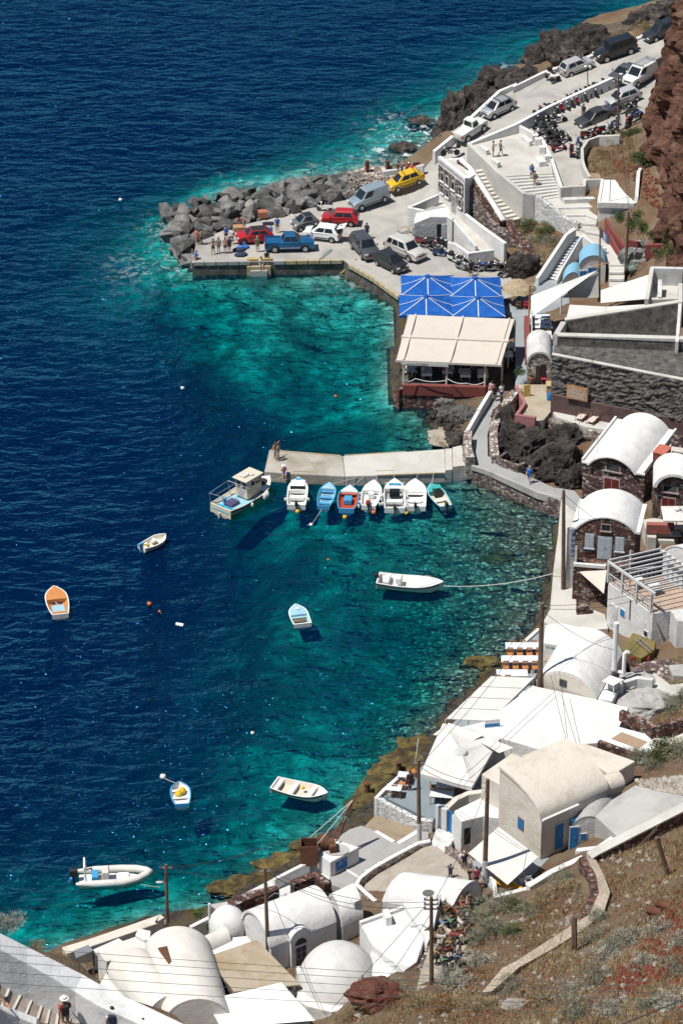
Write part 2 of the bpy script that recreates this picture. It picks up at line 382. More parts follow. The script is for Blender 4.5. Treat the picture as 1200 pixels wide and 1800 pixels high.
LANDPX=[(1200,-20,3.5),(1300,-20,5),(1200,30,8.6),(1150,64,9.3),(1100,90,8.2),(1050,108,7.5),(1000,75,3.5),(965,105,3),(940,140,6.6),(1000,128,8.3),(880,165,3.4),(860,200,5.6),(840,170,2),
(800,215,2.5),(900,190,6.2),(900,228,6.3),(1012,172,7.0),(960,250,6.2),(1050,220,7.0),(1110,170,7.6),(1142,110,8.0),(900,270,6.0),(1190,230,10),(1160,300,9),(1200,120,10),
(820,245,5.0),(775,268,3.0),(750,285,2.0),(700,310,1.2),(650,330,0.6),(600,335,0.6),(500,355,0.6),(400,375,0.6),(340,395,0.5),(400,440,0.6),(500,430,0.7),(650,440,0.8),(720,460,0.9),(740,380,1.0),
(1000,380,4.4),(1010,420,3.8),(1040,255,7.0),(1090,275,7.3),(1130,255,8.8),(1110,390,5.9),(1150,410,6.8),(1195,420,8),(1085,440,3.6),(1090,500,2.6),(955,490,1.7),
(930,400,3.4),(960,445,2.7),(905,420,2.2),(870,400,1.9),(860,340,3.4),(850,450,1.0),(890,460,1.6),
(800,600,0.8),(880,640,1.2),(760,500,0.8),(900,600,1.4),(930,690,2.0),(930,560,2.0),(1000,560,2.2),(1080,540,3.4),(1150,520,4.4),(1195,520,4.8),(1195,560,4.5),
(980,660,2.2),(1100,700,2.4),(1190,730,2.6),(1020,735,2.2),(1150,760,2.6),(1195,800,4.6),(1195,900,3.5),
(835,770,1.2),(850,810,1.1),(905,838,1.2),(985,872,1.4),(940,760,2.2),(900,740,2.2),(960,800,1.8),(1060,870,2.2),(1110,960,2.4),
(980,1000,1.6),(985,1060,1.7),(1060,1090,1.9),(1100,1130,2.4),(1120,1185,3.2),(1175,1225,3.8),(1190,1130,3.6),(1195,1320,6.4),(1120,1370,5.6),(1160,1270,3.8),(1140,1310,3.9),(1080,1230,3.0),
(930,1150,0.9),(900,1290,1.5),(800,1350,1.0),(740,1420,1.0),(670,1480,0.9),(640,1440,0.7),(600,1540,0.9),(760,1500,2.0),(820,1530,3.4),(800,1600,5.0),(770,1700,7.6),
(900,1480,3.0),(930,1560,4.6),(1000,1490,4.4),(1040,1440,5.4),(1100,1420,6.4),(1190,1400,7.6),(1038,1506,7.2),(1060,1568,8.6),(1048,1607,9.2),(1014,1630,9.6),(966,1661,10.2),(910,1695,10.6),(880,1715,10.8),(855,1744,11.0),(880,1625,7.3),(850,1680,8.0),(940,1600,7.4),(980,1560,7.6),(1000,1600,8.4),(1100,1650,14.5),
(1200,1550,15),(1200,1680,19),(1200,1795,23),(1100,1790,19.5),(950,1780,15.5),(820,1790,13),(700,1785,10.8),(650,1745,7.8),(625,1800,8.0),(560,1795,4.2),(590,1770,4.4),
(500,1700,2.6),(400,1680,2.4),(250,1690,2.2),(180,1740,2.4),(130,1690,1.8),(420,1770,3.5),(300,1790,3.5),(520,1600,1.6),(420,1610,1.4),(300,1640,1.2)]
land=RBF([(*g2(x,y,h),h) for x,y,h in LANDPX])
DEEPPX=[(0,-100,45),(600,-100,45),(1000,-60,35),(0,300,42),(250,250,34),(0,600,40),(180,600,30),(120,900,30),(80,1300,28),(300,780,26),(420,740,17),(330,1000,25),(600,100,30),(850,60,26),(980,40,16),(420,200,24),
(450,760,15),(570,710,8),(410,1150,12),(465,1100,6.5),(500,1190,5.5),(440,1220,8),(610,1090,6.5),(540,950,5),(600,930,4.5),(700,950,3.4),(720,1040,3.2),(790,900,2.0),(850,990,1.2),(905,950,.6),(930,1000,.5),(900,1050,.8),(690,1130,6),(650,1200,6),(760,1180,1.8),(850,1110,1.2),
(300,1300,20),(400,1340,11),(500,1290,6),(440,1440,5),(350,1490,8),(250,1540,11),(150,1590,16),(60,1600,20),(560,1420,2.8),(640,1330,3.2),(720,1270,1.5),(600,1250,5.5),(420,1540,3.2),(300,1600,4),
(310,470,2.2),(275,420,3),(225,400,5.5),(190,430,9),(215,490,7),(300,530,8),(420,510,3.2),(500,560,3.5),(400,630,4.6),(345,640,9),(600,520,3.0),(650,600,3.4),(600,650,4.4),(670,730,2.6),(560,730,7),(500,680,8.5),(720,770,2.0),(640,770,5),
(470,280,5),(400,300,5),(330,325,4.5),(260,350,9),(590,265,4),(650,225,3.2),(720,235,2.0),(560,225,8),(350,255,15),(690,180,7),(740,195,3),(800,130,8),(880,100,8),(780,170,4),(480,860,9),(430,960,15),(540,1080,5.0),(560,820,6)]
deep=RBF([(*g2(x,y),d) for x,y,d in DEEPPX],0.5)
def fbm(x,y,s,seed,o=4):
 r=np.random.default_rng(seed);out=np.zeros_like(x);a=1.0;tot=0
 for k in range(o):
  n=256;tab=r.random((n,n));u,v=x/s,y/s;iu,iv=np.floor(u).astype(int),np.floor(v).astype(int);fu,fv=u-iu,v-iv
  fu,fv=fu*fu*(3-2*fu),fv*fv*(3-2*fv)
  q=lambda i,j:tab[i%n,j%n]
  out+=a*((q(iu,iv)*(1-fu)+q(iu+1,iv)*fu)*(1-fv)+(q(iu,iv+1)*(1-fu)+q(iu+1,iv+1)*fu)*fv);tot+=a;a*=0.5;s*=0.5
 return out/tot
def sea_depth(x,y):
 d=sdist(x,y)
 dd=np.clip(deep(x,y),0.6,48)
 dd=np.minimum(dd,0.25+np.clip(-d,0,99)*1.1)
 return dd,d
def terrain_z(x,y):
 dd,d=sea_depth(x,y)
 n=fbm(x,y,7.0,3)-0.5;n2=fbm(x,y,1.8,5,3)-0.5
 dd=dd*0.28;zs=-dd*(1+0.35*n)+n2*np.clip(dd,0.2,0.6)*0.8
 zl=np.clip(land(x,y),0.3,60);zl=np.minimum(zl,0.25+d*1.4)+n2*0.5*np.clip(d*0.5,0,1)
 return np.where(d>0,zl,np.minimum(zs,-0.06))
def axis(lo,hi,step,far_lo,far_hi):
 a=list(np.arange(lo,hi+1e-6,step));s=step;p=lo;pre=[]
 while p>far_lo:s*=1.7;p-=s;pre.append(max(p,far_lo))
 s=step;p=hi;post=[]
 while p<far_hi:s*=1.7;p+=s;post.append(min(p,far_hi))
 return np.array(pre[::-1]+a+post)
def grid_mesh(name,ax,ay,zf,mat,attrs=None ,keep=None ):
 X,Y=np.meshgrid(ax,ay);Z=zf(X,Y);n,m=X.shape
 vs=np.stack([X.ravel(),Y.ravel(),Z.ravel()],1)
 idx=np.arange(n*m).reshape(n,m);q=np.stack([idx[:-1,:-1],idx[:-1,1:],idx[1:,1:],idx[1:,:-1]],-1).reshape(-1,4)
 if keep is not None :q=q[keep(X,Y,Z)[q].any(1)] if False else q[keep(X,Y,Z).ravel()[q].any(1)]
 used=np.unique(q);rem=-np.ones(n*m,int);rem[used]=np.arange(len(used));q=rem[q];vs=vs[used]
 me=bpy.data.meshes.new(name);me.from_pydata(vs.tolist(),[],q.tolist());me.materials.append(mat)
 if attrs:
  for k,fn in attrs.items():
   at=me.attributes.new(k,'FLOAT','POINT');at.data.foreach_set('value',fn(X,Y).ravel()[used].astype(np.float32))
 me.polygons.foreach_set('use_smooth',[ True ]*len(me.polygons));me.update()
 o=bpy.data.objects.new(name,me);col.objects.link(o);tag(o,kind='structure');return o
 # --- materials of the ground and the sea
def ground_mat():
 m,nt,bs=nodes('dry_hillside_soil');v=wpos(nt)
 f1=noise_f(nt,v,0.22,8,0.6,0.35,0.65,0.5);f2=noise_f(nt,v,1.6,8,0.7,0.35,0.65,0.3);f3=noise_f(nt,v,7.0,6,0.7,0.3,0.7)
 c=mix_rgb(nt,(0.25,0.165,0.105),(0.42,0.33,0.225),f1)
 c=mix_rgb(nt,c,(0.29,0.12,0.075),mul(nt,noise_f(nt,v,0.45,6,0.6,0.5,0.62),0.75))
 c=mix_rgb(nt,c,(0.52,0.46,0.38),mul(nt,noise_f(nt,v,0.9,7,0.65,0.55,0.7),0.6))
 c=mix_rgb(nt,c,(0.11,0.075,0.055),mul(nt,f3,0.5));c=mix_rgb(nt,c,(0.30,0.22,0.13),mul(nt,f2,0.4))
 # near the waterline: dark wet lava rock with ochre weed
 ge=nt.nodes.new('ShaderNodeNewGeometry');sp=nt.nodes.new('ShaderNodeSeparateXYZ');nt.links.new(ge.outputs['Position'],sp.inputs[0])
 mr=nt.nodes.new('ShaderNodeMapRange');mr.inputs[1].default_value=1.5;mr.inputs[2].default_value=0.9;nt.links.new(sp.outputs[2],mr.inputs[0])
 rock=mix_rgb(nt,(0.05,0.046,0.045),(0.17,0.14,0.105),f2);rock=mix_rgb(nt,rock,(0.16,0.115,0.03),mul(nt,noise_f(nt,v,0.5,5,0.6,0.5,0.62),0.7))
 c=mix_rgb(nt,c,rock,mr.outputs[0])
 nt.links.new(c,bs.inputs['Base Color']);bs.inputs['Roughness'].default_value=0.95;bs.inputs['Specular IOR Level'].default_value=0.1
 bump(nt,bs,f3,1.0,0.18);return m
def seabed_mat():
 m,nt,bs=nodes('seabed_sand_and_rock');v=wpos(nt)
 f1=noise_f(nt,v,0.10,7,0.62,0.42,0.60,0.8);f2=noise_f(nt,v,0.55,8,0.7,0.42,0.62,0.8);f3=noise_f(nt,v,2.2,6,0.7,0.35,0.65)
 c=mix_rgb(nt,(0.46,0.46,0.41),(0.74,0.74,0.68),f3)
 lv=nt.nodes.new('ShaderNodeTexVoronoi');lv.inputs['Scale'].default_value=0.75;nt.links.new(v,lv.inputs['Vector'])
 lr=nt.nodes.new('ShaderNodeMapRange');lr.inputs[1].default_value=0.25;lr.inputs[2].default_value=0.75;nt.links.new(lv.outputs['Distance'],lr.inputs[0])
 c=mix_rgb(nt,c,(0.14,0.16,0.12),mul(nt,lr.outputs[0],0.7))  # lumps shaded in colour: pale stone tops, weed-dark crevices
 c=mix_rgb(nt,c,(0.10,0.11,0.08),mul(nt,f2,0.75));c=mix_rgb(nt,c,(0.06,0.075,0.055),mul(nt,f1,0.88))
 # pebbles and boulders of the shore
 vo=nt.nodes.new('ShaderNodeTexVoronoi');vo.inputs['Scale'].default_value=4.2;vo.inputs['Randomness'].default_value=1.0;nt.links.new(v,vo.inputs['Vector'])
 sx=nt.nodes.new('ShaderNodeSeparateColor');nt.links.new(vo.outputs['Color'],sx.inputs[0])
 peb=ramp(nt,sx.outputs[0],[(0,(0.03,0.026,0.02)),(0.45,(0.085,0.07,0.05)),(0.82,(0.14,0.14,0.11)),(1,(0.42,0.42,0.36))])
 sp=nt.nodes.new('ShaderNodeSeparateXYZ');nt.links.new(nt.nodes.new('ShaderNodeNewGeometry').outputs['Position'],sp.inputs[0])
 mr=nt.nodes.new('ShaderNodeMapRange');mr.inputs[1].default_value=-3.2;mr.inputs[2].default_value=-1.0;nt.links.new(sp.outputs[2],mr.inputs[0])
 sa=nt.nodes.new('ShaderNodeAttribute');sa.attribute_name='stone'
 c=mix_rgb(nt,c,peb,sa.outputs['Fac'])
 nt.links.new(c,bs.inputs['Base Color']);bs.inputs['Roughness'].default_value=1.0;bs.inputs['Specular IOR Level'].default_value=0.0
 return m
def sea_mat():
 m=bpy.data.materials.new('sea_water');m.use_nodes=True ;nt=m.node_tree;nt.nodes.clear();N=nt.nodes.new;L=nt.links.new
 out=N('ShaderNodeOutputMaterial');at=N('ShaderNodeAttribute');at.attribute_name='depth';d=at.outputs['Fac']
 fo=N('ShaderNodeAttribute');fo.attribute_name='surf'
 # Beer-Lambert tint of the water column: exp(-k d)
 ch=[]
 for k in (0.50,0.080,0.078):
  a=mul(nt,d,-k*1.15);e=N('ShaderNodeMath');e.operation='EXPONENT';L(a,e.inputs[0]);ch.append(e.outputs[0])
 cc=N('ShaderNodeCombineColor')
 for i in range(3):L(ch[i],cc.inputs[i])
 tr=N('ShaderNodeBsdfTransparent');L(cc.outputs[0],tr.inputs[0])
 inv=N('ShaderNodeMath');inv.operation='SUBTRACT';inv.inputs[0].default_value=1.0;L(mul(nt,ch[1],ch[1]),inv.inputs[1])
 body=mix_rgb(nt,(0,0,0),(0.0002,0.0075,0.034),inv.outputs[0])
 df=N('ShaderNodeBsdfDiffuse');L(body,df.inputs[0])
 # waves: long chop, crossing ripples, fine sparkle
 v1=wpos(nt,(0.55,1.0,1.0));v2=wpos(nt,(0.8,1.0,1.0))
 def nz(v,s,det,ro,di=0.0):
  n=N('ShaderNodeTexNoise');n.inputs['Scale'].default_value=s;n.inputs['Detail'].default_value=det;n.inputs['Roughness'].default_value=ro;n.inputs['Distortion'].default_value=di;L(v,n.inputs['Vector']);return n.outputs[0]
 h1=nz(v1,0.30,2,0.5,0.3);h2=nz(v1,0.85,2,0.5,0.5);h3=nz(v2,3.2,2,0.5,0.3)
 def add(a,b):
  n=N('ShaderNodeMath');n.operation='ADD';L(a,n.inputs[0]);L(b,n.inputs[1]);return n.outputs[0]
 hh=add(add(mul(nt,h1,1.25),mul(nt,h2,0.85)),mul(nt,h3,0.20))
 gust=noise_f(nt,wpos(nt,(0.6,1.0,1.0)),0.035,3,0.55,0.3,0.7,0.8);gm=N('ShaderNodeMapRange');gm.inputs[3].default_value=0.55;gm.inputs[4].default_value=1.25;L(gust,gm.inputs[0]);hh=mul(nt,hh,gm.outputs[0])
 bp=N('ShaderNodeBump');bp.inputs['Strength'].default_value=1.0;bp.inputs['Distance'].default_value=1.0;L(hh,bp.inputs['Height'])
 gl=N('ShaderNodeBsdfGlossy');gl.inputs['Roughness'].default_value=0.07;gl.inputs[0].default_value=(0.07,0.36,0.80,1);L(bp.outputs[0],gl.inputs['Normal']);L(bp.outputs[0],df.inputs['Normal'])
 fr=N('ShaderNodeFresnel');fr.inputs[0].default_value=1.333;L(bp.outputs[0],fr.inputs['Normal'])
 ad=N('ShaderNodeAddShader');L(tr.outputs[0],ad.inputs[0]);L(df.outputs[0],ad.inputs[1])
 mx=N('ShaderNodeMixShader');L(fr.outputs[0],mx.inputs[0]);L(ad.outputs[0],mx.inputs[1]);L(gl.outputs[0],mx.inputs[2])
 # foam where the swell breaks on the rocks
 fm=N('ShaderNodeBsdfDiffuse');fm.inputs[0].default_value=(0.75,0.78,0.78,1)
 fn=noise_f(nt,wpos(nt),0.9,8,0.72,0.53,0.64,1.2);ff=mul(nt,fn,fo.outputs['Fac'])
 mf=N('ShaderNodeMixShader');L(ff,mf.inputs[0]);L(mx.outputs[0],mf.inputs[1]);L(fm.outputs[0],mf.inputs[2])
 L(mf.outputs[0],out.inputs['Surface']);return m
FOAM=[(705,262,3.2,1.0),(745,240,3.2,1.0),(770,250,2.4,1.0),(730,222,2.6,0.6),(296,400,2.4,0.5),(290,440,2.2,0.45),(306,465,2.4,0.5),(690,222,3.0,0.5),(900,135,2.6,0.8),(935,128,2.2,0.8),(820,170,2.0,0.5),(775,215,1.5,0.8),(640,288,2.4,0.5),(560,308,2.6,0.35),(250,470,3.5,0.35),(600,500,2.5,0.25),(430,335,3,0.3)]
STONY=[(900,950,9,1),(880,1040,9,1),(845,1110,9,1),(795,1190,8,1),(735,1270,7,.9),(690,1330,5.5,.8),(950,1010,8,1),(935,930,7,1),(860,900,4,.8),(640,1400,5,.6),(760,770,4,.6)]
def surf(x,y):return blobs(x,y,FOAM)
def blobs(x,y,B):
 o=np.zeros_like(x)
 for px,py,r,a in B:
  p=g2(px,py);o=np.maximum(o,a*np.exp(-((x-p[0])**2+(y-p[1])**2*0.6)/(r*r)))
 return o
TAX=np.arange(-64,72.1,0.75);TAY=np.arange(128,400.1,0.75)
grid_mesh('hillside_ground',TAX,TAY,terrain_z,ground_mat(),keep=lambda X,Y,Z:Z>0.02)
sb_ax=axis(-66,74,1.0,-3000,3000);sb_ay=axis(128,420,1.0,100,7000)
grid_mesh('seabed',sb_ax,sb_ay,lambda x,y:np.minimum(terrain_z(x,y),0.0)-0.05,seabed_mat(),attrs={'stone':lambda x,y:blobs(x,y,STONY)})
grid_mesh('sea',sb_ax,sb_ay,lambda x,y:np.zeros_like(x),sea_mat(),attrs={'depth':lambda x,y:np.clip(-terrain_z(x,y)/0.28,0.02,50),'surf':surf},keep=lambda X,Y,Z:sdist(X,Y)<2.0)
# ------------------------------------------------------------------ upper harbour: quay, road, parking, terraces, stairs
YEL=weathered('worn_yellow_kerb',(0.42,0.36,0.26),(0.46,0.31,0.08),0.9,0.48,0.62,5.0,0.03)
DARKC=rocky('wet_quay_face',[(0,(0.05,0.045,0.04)),(0.5,(0.14,0.13,0.115)),(1,(0.27,0.25,0.22))],0.9,0.08,0.0)
def quay_slab(name,top,zb,matt,mats):
 mb=MB().prism(top,zb);mb.mi=[0]+[1]*(len(mb.f)-1)
 return struct(name,mb,[matt,mats])
QH=1.4
quay=quay_slab('quay_pavement',q('p',QH,(338,462),(604,458),(612,464),(655,489),(700,521),(706,538),(760,560),(905,520),(940,480),(880,462),(820,440),(740,425),(716,395),(690,352),(626,347),(560,362),(470,385),(400,402),(345,425)),-2.5,ROADM,DARKC)
# kerb stones along the quay edge, partly painted yellow
kb=thing('quay_kerb','worn concrete kerb with faded yellow paint along the quay edge','kerb',G(470,460,QH))
ked=q('p',QH+0.10,(340,461),(602,457.5));n=13
for i in range(n):
 a,b=ease(ked[0],ked[1],i/n+0.003),ease(ked[0],ked[1],(i+1)/n-0.003)
 if 5<=i<=6:continue
 part('kerb_stone',wall_mb([a,b],QH-0.3,0.35,1),YEL if i>=8 else CONC,kb,bevel=0.03)
ked=q('p',QH+0.12,(611,464),(655,489.5),(699,521.5))
for j in range(2):
 for i in range(5):
  part('kerb_stone',wall_mb([ease(ked[j],ked[j+1],i/5+0.004),ease(ked[j],ked[j+1],(i+1)/5-0.004)],QH-0.3,0.3,1),YEL,kb,bevel=0.03)
lm=thing('quay_steps','yellow edged landing steps cut into the quay front','steps',G(460,468,0.8))
part('step',MB().prism(q('p',1.0,(434,462),(476,461),(476,468),(434,469)),-1.0),YEL,lm,bevel=0.03)
part('step',MB().prism(q('p',0.6,(440,470),(470,469.5),(470,476),(440,476.5)),-1.0),CONC,lm,bevel=0.03)
part('side_wall',MB().prism(q('p',QH+0.25,(434,452),(478,451),(478,455),(434,456)),0.8),YEL,lm,bevel=0.03)
road_st=[((640,372,1.42),(716,395,1.42)),((660,334,1.75),(733,372,1.75)),((690,318,2.1),(752,352,2.1)),((745,296,3.0),(782,328,3.0)),((768,271,4.3),(815,292,4.3)),((806,237,5.6),(850,262,5.6)),((826,212,6.1),(872,236,6.2)),
((880,162,7.0),(935,206,7.1)),((957,127,8.0),(1012,167,8.2)),((1045,97,8.9),(1086,133,9.1)),((1112,72,9.8),(1143,109,9.8)),((1180,40,11.0),(1218,74,11.0)),((1260,0,12.5),(1300,35,12.5))]
def dens(st,k=3):
 o=[]
 for i in range(len(st)-1):
  for j in range(k):o.append(tuple(tuple(ease(np.array(a),np.array(b),j/k)) for a,b in zip(st[i],st[i+1])))
 return o+[st[-1]]
struct('harbour_road',ribbon_mb([(G(*a),G(*b)) for a,b in dens(road_st)],1.2),ROADM)
wall('parapet',q('z2',0,(98,505,5.1),(262,372,6.2),(345,280,6.7),(560,80,7.55),(645,40,7.75))+q('z1',0,(5,612,7.9),(230,507,8.5),(330,474,8.7),(580,384,9.3),(850,282,10.1),(950,242,10.4),(1130,120,11.3)),[3.5,5,5.5,6.3,6.5,6.6,7.3,7.5,8.2,9,9.4,10.4],WHITE,'long white parapet along the seaward edge of the rising road',0.4,1)
wall('parapet',q('z2',0,(320,445,6.9),(662,302,7.75))+q('z1',0,(240,745,8.4),(450,648,9.05),(740,518,9.9),(975,412,10.6)),[5,6,6.8,7.4,8.3,9],WHITE,'white wall dividing the sloping road from the motorcycle parking',0.4,-1)
wall('low_wall',q('p',0,(672,300,3.0),(700,297,3.1),(745,289,4.0)),0.4,GREYW,'low weathered white wall behind the yellow car',0.4)
# parking strip
_lp=[(905,219,6.75),(1012,167,8.0),(1086,134,8.9),(1146,110,9.5),(1112,224,8.0),(1034,306,6.5),(968,290,6.3)]
_lc=np.linalg.lstsq(np.array([[1,a,b] for a,b,c in _lp]),np.array([c for a,b,c in _lp]),rcond=None )[0]
def loth(x,y):return float(_lc@np.array((1,x,y)))
struct('motorcycle_parking_pavement',MB().prism([G(x,y,loth(x,y)) for x,y in ((905,219),(1012,167),(1086,134),(1146,110),(1152,140),(1140,190),(1112,224),(1060,236),(1024,262),(1024,292),(1034,306),(1032,322),(988,331),(968,290),(944,240))],3.0),ROADM)
struct('terrace_pavement',MB().prism(q('p',6.7,(823,256),(905,220),(943,240),(967,286),(971,305),(887,310),(842,278)),3.0),PALE)
# terrace boundary
wall('terrace_wall',q('z2',0,(322,448,7.6),(440,560,7.6),(520,640,7.5),(715,800,6.5)),2.5,PALE,'long concrete wall stepping down beside the narrow staircase',0.4,1)
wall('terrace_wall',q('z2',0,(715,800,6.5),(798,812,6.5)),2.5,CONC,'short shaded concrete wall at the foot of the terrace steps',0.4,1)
wall('terrace_wall',q('z2',0,(798,812,6.5))+q('z3',0,(130,845,6.0),(250,945,5.5),(350,985,5.3)),[2.5,2.2,2.0,1.8],WHITEMAS,'peeling whitewashed wall descending beside the wide shallow steps',0.45,1)
wall('terrace_wall',q('z2',0,(662,305,7.5),(790,372,7.5)),6.0,WHITE,'short white wall between terrace corner and motorcycles',0.35)
wall('terrace_wall',q('z2',0,(838,398,7.3),(912,540,7.2),(985,752,6.7)),[6,6,5],WHITE,'white wall on the right side of the terrace and steps',0.3)
for i,(a,b) in enumerate((((700,395),(782,450)),((805,540),(880,600)))):
 c=q('z2',7.25,a,(a[0]+25,a[1]-10),(b[0],b[1]-18),(b[0]-20 if i else b[0]-30,b[1]))
for lb,pts in (('long white block bench nearest the motorcycles',((700,392),(722,384),(782,428),(758,436))),('white block bench left of the two standing bathers',((412,462),(432,456),(480,492),(455,498))),
('white block bench in front of the two standing bathers',((494,556),(514,549),(558,580),(536,588))),('large white block bench beside the terrace steps',((802,540),(836,536),(884,574),(828,580)))):
 single('block_bench',MB().prism(q('z2',7.25,*pts),6.65),WHITE,lb,'bench','white block benches on the terrace',bevel=0.04)
for lb,x,y in (('square white pillar block by the bikes, farthest from the steps',800,385),('small white pillar block, second from the terrace corner',820,412),('small white pillar block, third from the terrace corner',850,468),('wide white pillar block nearest the terrace steps',890,530)):
 c=q1('z2',x,y,7.5);single('pillar_block',MB().box((c.x,c.y,7.05),(0.62,0.5,0.9)),WHITE,lb,'block',bevel=0.04)
st=thing('terrace_steps','wide white edged steps leading down from the terrace','steps',G(930,330,6.0))
stairs(st,G(887,310,6.7),G(971,305,6.7),G(940,354,5.4),G(985,346,5.4),8,PALE,1.0)
TL,TR,BL,BR=G(887,310,6.7),G(971,305,6.7),G(940,354,5.4),G(985,346,5.4)
for i in range(8):
 a=(i+1)/8;z=ease(TL.z,BL.z,(i+0.5)/8)
 l,r_=ease(TL,BL,a),ease(TR,BR,a);part('nosing',wall_mb([Vector((l.x,l.y,z+0.012)),Vector((r_.x,r_.y,z+0.012))],z-0.14,0.10,0),WHITE,st)
 # wide shallow landings
lds=[((940,354,5.4),(985,346,5.4),(1050,350,5.4),(1050,363,5.4),(972,365,5.4)),((972,366,5.2),(1050,363.5,5.2),(1049,386,5.2),(1026,377,5.2),(990,378,5.2)),((990,379,5.0),(1026,378,5.0),(1049,387,5.0),(1047,393,5.0),(1016,391,5.0)),((1012,392,4.75),(1047,394,4.75),(1055,411,4.75),(1028,406,4.75),(1012,400,4.75)),
((1000,402,4.5),(1030,407,4.5),(1056,412,4.5),(1068,400,4.5),(1095,450,4.4),(1098,466,4.3),(1071,466,4.3),(1062,436,4.4),(1026,420,4.4),(990,418,4.4))]
pw=thing('stepped_path','pale stepped path with white edges below the terrace steps','path',G(1020,380,4.5))
for i,l in enumerate(lds):
 part('landing',MB().prism([G(*p) for p in l],1.5),PALE,pw,bevel=0.03)
 e=[G(p[0],p[1],p[2]+0.012) for p in (l[-1],l[-2])]
for i,(a,b,z) in enumerate((((972,365),(1050,363),5.412),((990,378),(1026,377.5),5.212),((1014,391),(1047,393.5),5.012),((1028,406),(1055,411),4.762))):
 part('nosing',wall_mb(q('p',z,a,b),z-0.2,0.12,0),WHITE,pw)
for i,(y,z) in enumerate(((466,4.3),(478,4.0),(490,3.7),(500,3.4))):
 part('landing',MB().prism(q('p',z-0.15,(1070,y),(1098,y),(1096,y+12),(1070,y+12)),1.5),PALE,pw,bevel=0.03)
 part('nosing',wall_mb(q('p',z-0.14,(1070,y+12),(1096,y+12)),z-0.35,0.12,0),WHITE,pw)
 # narrow staircase between red wall and concrete wall
st=thing('narrow_staircase','narrow concrete staircase climbing beside the dark red rubble wall','staircase',G(870,345,4.0))
stairs(st,q1('z6',640,120,6.4),q1('z6',712,108,6.4),q1('z6',905,535,3.6),q1('z6',1000,512,3.6),14,PALE,1.4)
wall('rubble_wall',q('z6',0,(545,38,7.3),(620,105,7.0),(720,262,6.1),(800,385,5.2),(880,515,4.2)),1.0,REDW,'tall dark red rubble wall left of the narrow staircase',0.7,-1,bevel=0.0)
wall('coping',q('z6',0,(545,36,7.42),(620,103,7.12),(720,260,6.22),(800,383,5.32),(880,513,4.32)),[7.2,6.9,6.0,5.1,4.1],WHITE,'white coping on top of the dark red rubble wall',0.5,-1)
wall('rubble_wall',q('z6',0,(568,222,6.3),(625,290,5.6),(690,390,4.7),(780,560,3.7),(960,705,2.6),(1090,880,2.0)),0.3,GREYMAS,'grey and red rubble wall stepping down behind the white ramp',0.9,1,bevel=0.0)
wall('rubble_wall',q('z6',0,(880,515,4.2),(905,600,3.5),(1000,690,3.0),(1085,775,2.6),(1120,900,2.2)),0.4,REDW,'low curved dark red rubble wall edged with pale stones',0.8,1,bevel=0.0)
# two storey house with rubble facade
A,B,C,D=q1('z6',350,45,6.9),q1('z6',562,215,6.9),q1('z6',600,190,6.9),q1('z6',545,28,6.9)
h=thing('stone_house','two storey white house with brown rubble facade above the ramp','house',(B.x,B.y,2.2))
part('wall',MB().prism([A,B,C+(C-B)*1.2,D],1.2),WHITE,h,bevel=0.05)
part('roof_deck',MB().prism([ease(ease(A,B,.5),p,.86)+Vector((0,0,0.03)) for p in (A,B,C,D)],6.85),PALE,h)
part('parapet',wall_mb([A+Vector((0,0,.32)),B+Vector((0,0,.32))],6.6,0.4,1),WHITE,h,bevel=0.04)
dv=(B-A);dv.z=0;Lf=dv.length;dv.normalize();nv=Vector((dv.y,-dv.x,0))
if nv.x>0:nv=-nv
def facade(A,dv,nv,s0,s1,z0,z1,proud,mb=None ,dep=0.06):
 mb=mb or MB();a=A+dv*s0;b=A+dv*s1
 P=lambda p,z,o:Vector((p.x,p.y,z))+nv*o
 vs=[P(a,z0,proud),P(b,z0,proud),P(b,z1,proud),P(a,z1,proud),P(a,z0,proud-dep),P(b,z0,proud-dep),P(b,z1,proud-dep),P(a,z1,proud-dep)]
 return mb.add(vs,[(0,1,2,3),(7,6,5,4),(0,4,5,1),(1,5,6,2),(2,6,7,3),(3,7,4,0)])
def window(par,A,dv,nv,s,z,w,hh,frame=WHITE,pane=GLASSD,proud=0.05,sill=True ,mull=True ,name='window'):
 f=part(name,facade(A,dv,nv,s-w/2,s+w/2,z-hh/2,z+hh/2,proud),frame,par)
 if mull:
  for k in (-1,1):part('pane',facade(A,dv,nv,s+k*w*.21-w*.19,s+k*w*.21+w*.19,z-hh*.42,z+hh*.42,proud+.012,dep=.02),pane,f)
 else :part('pane',facade(A,dv,nv,s-w*.42,s+w*.42,z-hh*.44,z+hh*.44,proud+.012,dep=.02),pane,f)
 if sill:part('sill',facade(A,dv,nv,s-w*.6,s+w*.6,z-hh/2-.1,z-hh/2-.005,proud+.1,dep=.16),frame,f)
 return f
def door(par,A,dv,nv,s,z0,w,hh,mat,frame=WHITE,proud=0.05,two=True ):
 f=part('door',facade(A,dv,nv,s-w/2,s+w/2,z0,z0+hh,proud),frame,par)
 if two:
  for k in (-1,1):part('leaf',facade(A,dv,nv,s+k*w*.22-w*.2,s+k*w*.22+w*.2,z0+.03,z0+hh*.94,proud+.015,dep=.03),mat,f)
 else :part('leaf',facade(A,dv,nv,s-w*.43,s+w*.43,z0+.03,z0+hh*.95,proud+.015,dep=.03),mat,f)
 part('handle',facade(A,dv,nv,s+w*.04,s+w*.09,z0+hh*.48,z0+hh*.54,proud+.06,dep=.05),METAL,f)
 return f
part('stone_facing',facade(A,dv,nv,.25,Lf-.2,4.85,6.45,.03),GREYMAS,h);part('stone_facing',facade(A,dv,nv,.25,Lf-.2,3.45,4.65,.03),GREYMAS,h)
for s in (.19,.367,.586,.843):window(h,A,dv,nv,s*Lf,5.45,.72,1.0)
